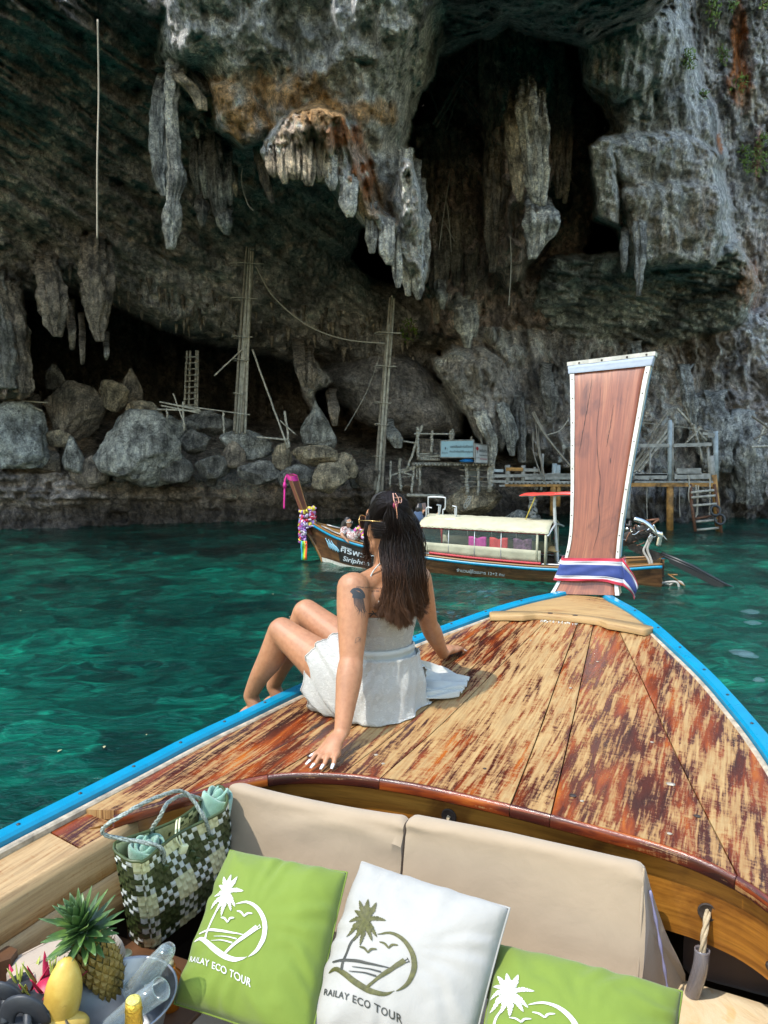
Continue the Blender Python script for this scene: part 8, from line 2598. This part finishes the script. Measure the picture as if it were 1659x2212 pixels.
cane('bamboo_prop', at(522, 756, 22.3), at(463, 812, 22.0), .022, None, M_BAM, 'thin bamboo stick poking out left from the left pole bundle', 'bamboo pole')
cane('bamboo_prop', at(545, 755, 22.4), at(622, 968, 22.2), .028, None, M_BAM, 'thin bamboo prop slanting down right from the left pole bundle', 'bamboo pole')
cane('bamboo_prop', at(615, 888, 22.4), at(625, 966, 22.2), .035, None, M_BAM, 'short upright bamboo stake beside the foot of the slanting prop', 'bamboo pole')
for (a_, b_, r, lab) in [((345, 868), (432, 886), .028, 'bamboo rail lying on the shelf, highest of the heap'), ((348, 876), (430, 892), .026, 'second bamboo rail from the top of the heap on the shelf'), ((340, 884), (434, 888), .026, 'level bamboo rail across the heap on the shelf'), ((360, 872), (540, 896), .018, 'long thin bamboo rail running to the left pole bundle'),
                         ((374, 850), (400, 920), .022, 'crooked bamboo stake leaning through the rail heap'), ((395, 868), (397, 930), .03, 'upright bamboo stake in front of the rail heap'), ((482, 890), (484, 936), .03, 'upright bamboo stake between the rail heap and the left bundle'), ((360, 882), (361, 902), .028, 'short bamboo stake under the left end of the rails'),
                         ((555, 944), (622, 950), .03, 'level bamboo rail in front of the thin slanting prop'), ((605, 908), (638, 938), .02, 'bamboo stick leaning by the tall pointed rock'), ((0, 862), (102, 870), .022, 'bamboo rail at the left edge above the blue-grey boulder'), ((48, 868), (92, 888), .022, 'bamboo stick slanting over the blue-grey boulder')]:
 cane('bamboo_rail', at(*a_, 22.3), at(*b_, 22.2), r, None, M_BAM, lab, 'bamboo pole')
ld = thing('bamboo_ladder', 'bamboo ladder standing in the black mouth of the cave', 'ladder', tuple(at(412, 880, 25)))
for x0, x1 in ((404, 398), (411, 408), (424, 421), (428, 426)):
 cane('rail', at(x0, 758, 25.4), at(x1, 882, 25.0), .035, ld, M_BAM)
for k in range(9):
 y = 770 + k * 13
 cane('rung', at(400 - k * .4, y + 2, 25.0), at(430 - k * .3, y, 25.0), .022, ld, M_BAM, n=3)
def line(name, pts, r, label, cat='rope', mat=None, group=None):
 mb = MB(); mb.tube(vspline(pts, 40), r, 6)
 return tag(mb.build(name, mat or M_ROPEG), label, cat, group)
line('hanging_rope', [at(211, 42, 14.2), at(213, 200, 14.4), at(210, 350, 14.3), at(210, 515, 14.4)], .015, 'long pale rope hanging straight down at the upper left', mat=simple('pale_hemp', (0.33, 0.285, 0.215), 0.85))
line('slack_rope', [at(553, 575, 22.2), at(590, 640, 22.2), at(660, 700, 22.3), at(740, 732, 22.4), at(832, 742, 22.8)], .018, 'slack rope sagging between the two pole bundles')
line('thin_line', [at(820, 770, 22.9), at(790, 850, 22.5), at(745, 930, 22.0)], .007, 'thin line slanting down from the right pole bundle')
line('thin_line', [at(1102, 510, 21.5), at(1104, 570, 21.5), at(1099, 660, 21.6)], .014, 'pale line hanging below the dark alcove')
line('thin_line', [at(524, 365, 18.6), at(522, 395, 18.6), at(535, 440, 18.6), at(548, 455, 18.6)], .014, 'short rope hanging above the left pole bundle')
for k, (a_, m_, b_) in enumerate([((960, 420), (968, 460), (975, 545)), ((972, 380), (960, 450), (948, 540)), ((962, 480), (970, 500), (982, 520))]):
 line('dry_root', [at(*a_, 23.6), at(*m_, 23.5), at(*b_, 23.4)], .016, 'dry root hanging in the brown curtain beside the alcove', 'root', M_ROPEG, 'dry roots in the alcove')
for a_, b_, r in [((1022, 120), (935, 268), .05), ((1028, 128), (942, 275), .04), ((985, 160), (1025, 190), .03), ((975, 165), (1045, 262), .025), ((930, 200), (960, 280), .02), ((985, 215), (962, 290), .025)]:
 cane('old_pole', at(*a_, 23.5), at(*b_, 23.3), r, None, M_BAMD, 'old dark pole jammed across the top of the alcove', 'bamboo pole', 'old poles in the alcove')
# --- sign platform on the ledge, middle
def c8(px_, py_): return (842.5 + px_ * 0.2409, 896.5 + py_ * 0.2409)
YS = 23.6
pl = thing('bamboo_platform', 'rickety bamboo platform that carries the two signs', 'platform', tuple(at(980, 1060, YS)))
for a_, b_, r, m_ in [((200, 440), (935, 436), .05, M_BAM), ((210, 452), (930, 452), .04, M_BAMD), ((75, 500), (290, 455), .045, M_BAM), ((0, 545), (240, 470), .04, M_BAM), ((60, 560), (280, 545), .03, M_BAMD), ((70, 505), (200, 540), .03, M_BAM), ((240, 395), (450, 400), .04, M_BAM), ((250, 380), (450, 372), .025, M_BAM), ((255, 360), (450, 362), .02, M_BAM), ((255, 345), (440, 345), .02, M_BAM), ((630, 545), (900, 560), .03, M_BAMD), ((640, 600), (900, 600), .03, M_BAMD), ((640, 640), (890, 640), .03, M_BAMD), ((620, 490), (900, 495), .03, M_BAMD),
                     ((870, 290), (935, 292), .03, M_BAM), ((860, 340), (930, 345), .025, M_BAM), ((870, 400), (930, 405), .025, M_BAM)]:
 cane('rail', at(*c8(*a_), YS), at(*c8(*b_), YS - .05), r, pl, m_)
for k in range(26):
 x = 215 + k * 28
 cane('decking_cane', at(*c8(x, 446), YS - .3), at(*c8(x + 8, 430), YS + .5), .035, pl, M_BAM if k % 3 else M_BAMD, n=3)
for a_, b_, r in [((690, 440), (692, 715), .06), ((797, 430), (788, 722), .045), ((893, 300), (886, 690), .05), ((905, 440), (900, 690), .05), ((922, 285), (912, 676), .06), ((92, 385), (80, 480), .045), ((80, 480), (97, 680), .045), ((210, 490), (190, 712), .04), ((267, 470), (266, 640), .04), ((240, 470), (240, 580), .02),
                  ((287, 95), (150, 490), .04), ((376, 138), (372, 350), .045), ((543, 135), (544, 225), .05), ((566, 125), (563, 222), .04), ((247, 105), (255, 400), .05), ((873, 220), (875, 300), .03), ((918, 225), (920, 300), .03), ((815, 205), (825, 260), .03), ((730, 190), (730, 225), .03), ((5, 410), (0, 640), .035)]:
 cane('post', at(*c8(*a_), YS - .1), at(*c8(*b_), YS - .1), r, pl, M_BAM)
for a_, b_ in [((218, 168), (580, 171)), ((855, 217), (938, 222)), ((120, 235), (230, 252))]:
 cane('cross_bar', at(*c8(*a_), YS - .12), at(*c8(*b_), YS - .12), .026, pl, M_BAM)
mb = MB(); mb.add([at(*c8(240, 210), YS + .3), at(*c8(450, 215), YS + .3), at(*c8(450, 375), YS + .3), at(*c8(235, 375), YS + .3)], [(0, 1, 2, 3)])
o = mb.build('bark_screen', RK['brown'], pl, smooth=False); o.modifiers.new('t', 'SOLIDIFY').thickness = .06
mb = MB(); mb.tube([at(*c8(150, 718), YS - .4), at(*c8(300, 722), YS - .4), at(*c8(480, 728), YS - .4)], .05, 7); tag(mb.build('driftwood_pole', M_BAM), 'grey pole lying on the rock below the bamboo platform', 'driftwood')
sack('blue_tarp', 'scrap of bright blue tarpaulin tucked under the signs', 'tarp', at(*c8(690, 428), YS - .4), 0.22, 0.13, M_BLUEB, 4)
M_SIGNB = simple('pale_blue_sign', (0.26, 0.41, 0.47), 0.55, var=0.08, nscale=6, bump=0.1)
M_SIGNW = simple('weathered_white_sign', (0.50, 0.52, 0.53), 0.55, var=0.10, nscale=6, bump=0.1)
M_SLET = simple('dark_sign_lettering', (0.035, 0.05, 0.06), 0.6, bump=0)
M_SRED = simple('red_sign_mark', (0.38, 0.03, 0.035), 0.6, bump=0)
def sign(name, label, quad, Ys, mat, texts, marks):
 P = [at(*c8(*q), y_) for q, y_ in zip(quad, Ys)]                       # TL TR BR BL
 n = (P[1] - P[0]).cross(P[3] - P[0]).normalized()
 if n.y > 0: n = -n
 th = thing(name, label, 'sign', tuple((P[2] + P[3]) / 2))
 mb = MB(); mb.extrude([p for p in P], -n * 0.05); BD = mb.build('board', mat, th, smooth=False)
 mb = MB()
 for i in range(4):
  a_, b_ = P[i], P[(i + 1) % 4]
  mb.tube([a_, b_], .018, 4)
 mb.build('frame', M_WEATH, th, smooth=False)
 def uvp(u, v, lift=.012): return (P[0].lerp(P[1], u)).lerp(P[3].lerp(P[2], u), v) + n * lift
 for body_t, u0, u1, v, h, m_ in texts:
  V, Fc, w = text_mesh2d(body_t, True)
  mb = MB(); mb.add([uvp(u0 + (u1 - u0) * x / w, v - y * h) for x, y in V], Fc); mb.build('lettering', m_, BD, smooth=False, fixn=False)
 for poly, m_ in marks:
  dense, tri = fill2d(poly, 9)
  mb = MB(); mb.add([uvp(x, y) for x, y in dense], tri); mb.build('emblem', m_, BD, smooth=False, fixn=False)
bird = [(0.12, 0.42), (0.145, 0.39), (0.17, 0.40), (0.16, 0.43), (0.15, 0.47), (0.185, 0.46), (0.155, 0.51), (0.145, 0.58), (0.135, 0.58), (0.142, 0.5), (0.12, 0.49), (0.14, 0.45)]
sign('sign_board', 'pale blue sign with two lines of Thai lettering', [(455, 230), (752, 225), (750, 381), (450, 380)], [YS - .55] * 4, M_SIGNB,
     [('เขตสัมปทานรังนก', .29, .97, .43, .20, M_SLET), ('ห้ามเข้าก่อนได้รับอนุญาต', .27, .97, .71, .155, M_SLET), ('อ่าวนาง', .04, .22, .76, .10, M_SLET)], [(bird, M_SLET), ([(.20, .42), (.205, .42), (.205, .62), (.20, .62)], M_SLET)])
circ = [(0.16 + .10 * math.cos(t_), .25 + .10 * math.sin(t_)) for t_ in np.linspace(0, 6.28, 18, endpoint=False)]
sign('sign_board', 'white sign with a red balloon emblem, turned beside the blue one', [(762, 255), (873, 270), (875, 432), (766, 428)], [YS - .62, YS - .35, YS - .35, YS - .62], M_SIGNW,
     [('เขตสัมปทาน', .32, .95, .42, .24, M_SLET), ('Natural bird nest', .30, .97, .62, .12, M_SLET), ('ห้ามเข้าก่อนอนุญาต', .34, .95, .82, .13, M_SRED), ('อ่าวนาง', .06, .3, .76, .10, M_SLET)], [(circ, M_SRED), ([(.14, .36), (.18, .36), (.17, .52), (.15, .52)], M_SLET)])
chair = thing('plastic_chair', 'grey plastic chair in the shade under the sign platform', 'chair', tuple(at(*c8(742, 590), YS + .3)))
ch0 = at(*c8(742, 560), YS + .3)
mb = MB(); mb.box(ch0, (.42, .40, .04), bev=.01); mb.build('seat', M_STEELG, chair)
mb = MB(); mb.box(ch0 + Vector((0, .2, .26)), (.40, .04, .48), bev=.015); mb.build('backrest', M_STEELG, chair)
for sx in (-1, 1):
 for sy in (-1, 1):
  mb = MB(); mb.tube([ch0 + Vector((.17 * sx, .17 * sy, 0)), ch0 + Vector((.2 * sx, .2 * sy, -.42))], .02, 6); mb.build('leg', M_STEELG, chair)
line('coiled_rope', [at(*c8(q[0], q[1]), 22.6) for q in [(690, 730), (730, 735), (700, 780), (665, 800), (670, 835), (690, 820), (720, 770), (700, 745), (675, 790), (690, 800)]], .022, 'loops of grey rope hanging on the rock above the far boat')
# --- walkway between the signs and the prow
YW = 22.6
wk = thing('walkway', 'grey wooden walkway on posts with a rusty orange edge beam, left of the near prow', 'walkway', tuple(at(1160, 1085, YW)))
for a_, b_, r, m_ in [((1055, 448), (1055, 612), .10, M_WEATH), ((1195, 452), (1195, 602), .085, M_WEATH), ((1475, 434), (1468, 612), .09, M_STEELG), ((1507, 446), (1504, 606), .09, M_STEELG), ((1370, 345), (1362, 540), .05, M_WEATH), ((1298, 465), (1294, 610), .045, M_WEATH), ((1318, 520), (1316, 670), .04, M_WEATH), ((1360, 590), (1356, 675), .05, M_WEATH), ((1462, 620), (1460, 900), .11, M_RUSTP), ((1510, 630), (1505, 820), .09, M_RUSTP), ((1108, 540), (1106, 600), .03, M_WEATH)]:
 mb = MB(); mb.tube([at(*c8(*a_), YW), at(*c8(*b_), YW)], r * .8, 8); mb.build('post', m_, wk)
for a_, b_, h_, m_ in [((1040, 485), (1190, 488), .10, M_RUSTP), ((1200, 492), (1330, 494), .09, M_WEATH), ((930, 497), (1015, 500), .08, M_STEELG), ((930, 546), (1650, 538), .09, M_WEATH), ((1210, 555), (1650, 553), .16, M_WEATH), ((1060, 600), (1650, 602), .06, M_WEATH), ((925, 594), (1040, 596), .07, M_WEATH), ((1030, 625), (1700, 625), .11, M_RUSTP), ((980, 634), (1090, 632), .05, M_WEATH), ((1410, 532), (1520, 526), .06, M_WEATH)]:
 p, q = at(*c8(*a_), YW - .06), at(*c8(*b_), YW - .06)
 d = q - p
 mb = MB(); mb.box((p + q) / 2, (d.length, .06, h_), Matrix.Rotation(-math.atan2(d.z, d.x), 3, 'Y')); mb.build('plank', m_, wk, smooth=False)
for k in range(18):
 x = 1050 + k * 36
 p = at(*c8(x, 612), YW)
 mb = MB(); mb.box(p + Vector((0, .55, .0)), (.17, 1.3, .04)); mb.build('deck_board', M_WEATH, wk, smooth=False)
for i, (a_, m_, b_) in enumerate([((1275, -20), (1390, 180), (1625, 468)), ((1290, -30), (1405, 190), (1630, 478)), ((1300, -20), (1330, 300), (1400, 630)), ((1282, 150), (1290, 350), (1380, 600)), ((1330, 100), (1340, 300), (1398, 625))]):
 mb = MB(); mb.tube(vspline([at(*c8(*a_), 22.9), at(*c8(*m_), 22.6), at(*c8(*b_), 22.2)], 20), .028 if i < 2 else .02, 6); tag(mb.build('slanting_pole', M_BAMD), 'thin grey pole slanting down over the walkway towards the near prow', 'bamboo pole', 'slanting poles over the walkway')
line('slack_rope', [at(*c8(1400, 180), 22.6), at(*c8(1520, 140), 22.6), at(*c8(1600, 40), 22.7)], .016, 'slack rope curving up from the slanting poles to the left of the prow')
cane('old_post', at(1150, 1068, 23), at(1152, 1140, 22.8), .12, None, M_WEATH, 'thick grey post stump in the water left of the awning pole', 'post')
boulder(1120, 1128, 52, 30, 23.2, 'grey', 'rough barnacled rock at the waterline behind the far boat\'s awning', 61.5, 0, 20, 'rocks at the waterline')
boulder(1020, 1085, 66, 34, 24.2, 'tan', 'pale brown rock ledge at the waterline under the walkway\'s left end', 62.5, 0, 10, 'rocks at the waterline')
# --- platform and ladder right of the prow
def c7(px_, py_): return (1296.1 + px_ * 0.21876, 885.7 + py_ * 0.21876)
YR = 22.0
rp = thing('jetty', 'grey jetty on rusty posts with a rail and bench, right of the near prow', 'jetty', tuple(at(1447, 1146, YR)))
for a_, b_, r, m_ in [((690, 100), (686, 760), .075, M_STEELG), ((692, 740), (690, 1215), .12, M_RUSTP), ((712, 120), (716, 710), .05, M_WEATH), ((1140, 208), (1146, 700), .085, M_STEELG), ((1118, 640), (1180, 1230), .12, M_RUSTP), ((1100, 450), (1112, 740), .10, M_WEATH), ((275, 740), (268, 1070), .10, M_WEATH), ((312, 640), (306, 720), .05, M_WEATH), ((785, 640), (783, 705), .04, M_WEATH), ((975, 640), (975, 700), .04, M_WEATH), ((1062, 330), (1085, 690), .05, M_WEATH), ((495, 410), (494, 710), .035, M_WEATH)]:
 mb = MB(); mb.tube([at(*c7(*a_), YR), at(*c7(*b_), YR)], r * .85, 8); mb.build('post', m_, rp)
for a_, b_, h_, m_ in [((285, 738), (1135, 738), .12, M_RUSTP), ((340, 710), (1110, 710), .05, M_WEATH), ((355, 352), (680, 350), .11, M_WEATH), ((725, 350), (1100, 338), .11, M_WEATH), ((300, 638), (670, 634), .07, M_WEATH), ((340, 656), (660, 654), .16, M_WEATH), ((735, 655), (1090, 652), .17, M_WEATH), ((752, 596), (995, 594), .13, M_WEATH), ((760, 628), (1000, 622), .08, M_WEATH), ((1010, 230), (1130, 246), .08, M_WEATH), ((1060, 262), (1120, 260), .06, M_WEATH)]:
 p, q = at(*c7(*a_), YR - .08), at(*c7(*b_), YR - .08)
 d = q - p
 mb = MB(); mb.box((p + q) / 2, (d.length, .06, h_ * .9), Matrix.Rotation(-math.atan2(d.z, d.x), 3, 'Y')); mb.build('plank', m_, rp, smooth=False)
for k in range(20):
 p = at(*c7(300 + k * 42, 722), YR)
 mb = MB(); mb.box(p + Vector((0, .62, 0)), (.20, 1.4, .04)); mb.build('deck_board', M_WEATH, rp, smooth=False)
for k, (a_, b_) in enumerate([((325, 600), (690, 130)), ((335, 612), (700, 150)), ((350, 590), (690, 90)), ((380, 610), (705, 205)), ((330, 560), (660, 20)), ((1000, 170), (840, 330)), ((985, 160), (860, 300)), ((760, -20), (1050, 300)), ((840, -30), (960, 330)), ((930, 140), (1010, 510)), ((1500, 60), (1700, 200)), ((1490, 365), (1700, 355)), ((1520, 290), (1700, 180)), ((1560, 330), (1640, 130))]):
 cane('loose_pole', at(*c7(*a_), YR + .5), at(*c7(*b_), YR + .6), .045 if k < 5 else .035, None, M_BAM if k % 2 else M_BAMD, 'grey bamboo pole in the slanting sheaf behind the near end of the jetty' if k < 5 else 'loose grey pole leaning on the rock behind the jetty', 'bamboo pole', 'poles in the slanting sheaf' if k < 5 else 'loose poles behind the jetty')
line('wire', [at(*c7(415, 125), YR), at(*c7(780, 165), YR), at(*c7(1135, 212), YR)], .008, 'thin wire stretched along the top of the jetty')
jl = thing('boat_ladder', 'rusty ladder hanging from the jetty into the water', 'ladder', tuple(at(1495, 1146, YR - .4)))
mb = MB(); mb.tube([at(*c7(895, 735), YR - .3), at(*c7(905, 930), YR - .5), at(*c7(942, 1200), YR - .7)], .045, 8); mb.build('rail', M_RUST, jl)
mb = MB(); mb.tube([at(*c7(1128, 735), YR - .3), at(*c7(1160, 950), YR - .5), at(*c7(1200, 1215), YR - .7)], .045, 8); mb.build('rail', M_RUST, jl)
for y0, y1, x0, x1 in [(815, 792, 898, 1125), (865, 845, 903, 1140), (945, 925, 915, 1150), (1076, 1045, 925, 1100), (1105, 1085, 935, 1165), (1186, 1163, 945, 1180)]:
 mb = MB(); mb.tube([at(*c7(x0, y0), YR - .55), at(*c7(x1, y1), YR - .55)], .035, 8); mb.build('rung', M_BAM if y0 != 1076 else M_RUST, jl)
for k, (x, y, lab) in enumerate([(1140, 992, 'black tyre fender hanging on the ladder, the upper of two'), (1184, 1080, 'black tyre fender hanging on the ladder, the lower of two')]):
 c = at(*c7(x, y), YR - .75)
 mb = MB(); mb.tube([c + Vector((.105 * 1.15 * math.cos(t_), .03 * math.sin(t_), .105 * 1.15 * math.sin(t_))) * 1.1 for t_ in np.linspace(0, 6.2832, 24, endpoint=False)], .034, 8, closed=True)
 tag(mb.build('tyre', M_BLK), lab, 'tyre', 'tyre fenders')
for k, pth in enumerate([[(885, 740), (875, 840), (885, 910), (895, 840), (890, 750)], [(945, 740), (960, 900), (955, 1000), (940, 1090)], [(972, 745), (965, 880), (960, 1040)], [(1085, 660), (1085, 850), (1080, 1040)], [(868, 640), (880, 700), (878, 740)]]):
 line('mooring_rope', [at(*c7(*q), YR - .35) for q in pth], .020, 'grey mooring rope hanging from the jetty beside the ladder', 'rope', None, 'mooring ropes on the jetty')
for k, (x, y0, y1) in enumerate([(465, 750, 1080), (788, 755, 1055)]):
 line('thin_line', [at(*c7(x, y0), YR), at(*c7(x - 3, (y0 + y1) / 2), YR), at(*c7(x + 2, y1), YR)], .010, 'thin line hanging straight down under the jetty', 'rope', None, 'thin lines under the jetty')
# --- plants on the cliff
M_LEAFG = NT('cliff_leaf'); _v = M_LEAFG.coord()
M_LEAFG.col(M_LEAFG.ramp(M_LEAFG.noise(_v, 3, 3), [(0.3, (0.06, 0.12, 0.02)), (0.7, (0.20, 0.30, 0.045))])); M_LEAFG.rough(0.6)
M_TWIG = simple('grey_twig', (0.16, 0.12, 0.08), 0.8)
def shrub(x, y, rx, ry, label, n=160, Yo=0.35, droop=0.0):
 Y = cliff_Y(x, y) - Yo
 k = Y / FOC
 c = at(x, y, Y)
 th = thing('shrub', label, 'plant', tuple(c), 'shrubs on the cliff')
 r = random.Random(int(x * 7 + y))
 mb, mt = MB(), MB()
 for i in range(9):
  tip = c + Vector((r.gauss(0, .5) * rx * k, r.uniform(-.5, .2) * rx * k, r.gauss(0, .5) * ry * k))
  mt.tube(vspline([c + Vector((0, .3, -.3 * ry * k)), c.lerp(tip, .5) + Vector((0, 0, .1 * ry * k)), tip - Vector((0, 0, droop))], 6), .012, 4)
 for i in range(n):
  while True:
   q = Vector((r.uniform(-1, 1), r.uniform(-1, 1), r.uniform(-1, 1)))
   if q.length < 1: break
  if pnoise(np.float32(q.x * 2 + x), np.float32(q.z * 2), np.float32(y)) < -0.15: continue
  p = c + Vector((q.x * rx * k, q.y * rx * k * .6, q.z * ry * k - droop * abs(q.x)))
  d = Vector((r.gauss(0, 1), r.gauss(0, 1), r.gauss(.2, 1))).normalized(); s_ = d.orthogonal().normalized()
  L_, w = r.uniform(.08, .17), r.uniform(.025, .045)
  mb.add([p, p + d * L_ * .5 + s_ * w, p + d * L_, p + d * L_ * .5 - s_ * w], [(0, 1, 2, 3)])
 mb.build('foliage', M_LEAFG, th, smooth=False, fixn=False); mt.build('stem', M_TWIG, th)
for a_ in [(1540, 22, 18, 34, 'bright green shrub at the top edge of the cliff', 260), (1582, 10, 10, 16, 'small yellow-green tuft at the top edge, left of the orange streak', 110), (1562, 120, 12, 20, 'grassy tuft on the cliff edge below the top shrub', 130), (1594, 180, 22, 18, 'shrub growing under the orange-streaked rock', 170), (1486, 128, 18, 24, 'drooping shrub on the face of the right buttress', 190),
           (1632, 350, 30, 30, 'largest green shrub at the right edge of the cliff', 320), (1521, 205, 8, 12, 'tiny tuft on the buttress crack', 70), (1610, 322, 12, 10, 'little tuft left above the largest shrub', 80), (1652, 8, 16, 14, 'shrub in the upper right corner of the cliff', 150), (1650, 300, 12, 16, 'leafy tuft above the largest shrub at the right edge', 110), (885, 712, 22, 26, 'small leafy shrub hanging under the roof near the right pole bundle', 120)]:
 shrub(*a_)
for k, (x, y) in enumerate([(1340, 1128), (1580, 1104)]):
 pass
# --- things in the water: pale jellyfish on the right, drifting leaves
M_JELLY = NT('pale_jelly'); M_JELLY.col((0.16, 0.27, 0.31)); M_JELLY.rough(0.3); M_JELLY.b.inputs['Alpha'].default_value = 0.22
for k, (x, y, r) in enumerate([(1622, 1322, 12), (1626, 1346, 11), (1600, 1410, 15), (1615, 1416, 12), (1640, 1470, 8)]):
 c = atz(x, y, 0.02)
 rr = r / FOC * c.y * 1.1
 rows = []
 for i in range(7):
  f = i / 6
  rows.append([c + Vector((math.cos(t_) * rr * f * (1.5 + .25 * math.sin(t_ * 3 + k)), math.sin(t_) * rr * f * 1.6 * (1 + .2 * math.sin(t_ * 2 + k)), .035 * (1 - f ** 2))) for t_ in np.linspace(0, 6.2832, 19)])
 mb = MB(); mb.grid(rows)
 tag(mb.build('jellyfish', M_JELLY), 'pale translucent jellyfish drifting at the surface on the right', 'jellyfish', 'jellyfish at the surface')
mb = MB()
for k in range(26):
 x, y = drng.uniform(-20, 1000), 1190 + drng.random() ** 1.6 * 500
 p = atz(x, y, .03); a_ = drng.uniform(0, 6.28); s_ = drng.uniform(.012, .03)
 d = Vector((math.cos(a_), math.sin(a_), 0)) * s_; e = Vector((-d.y, d.x, 0)) * .5
 mb.add([p - d, p + e + Vector((0, 0, .006)), p + d, p - e + Vector((0, 0, .004))], [(0, 1, 2, 3)])
tag(mb.build('drifting_leaves', simple('dry_leaf', (0.34, 0.30, 0.16), 0.7)), 'scattered dry leaves and specks drifting on the sea', 'leaves', kind='stuff')
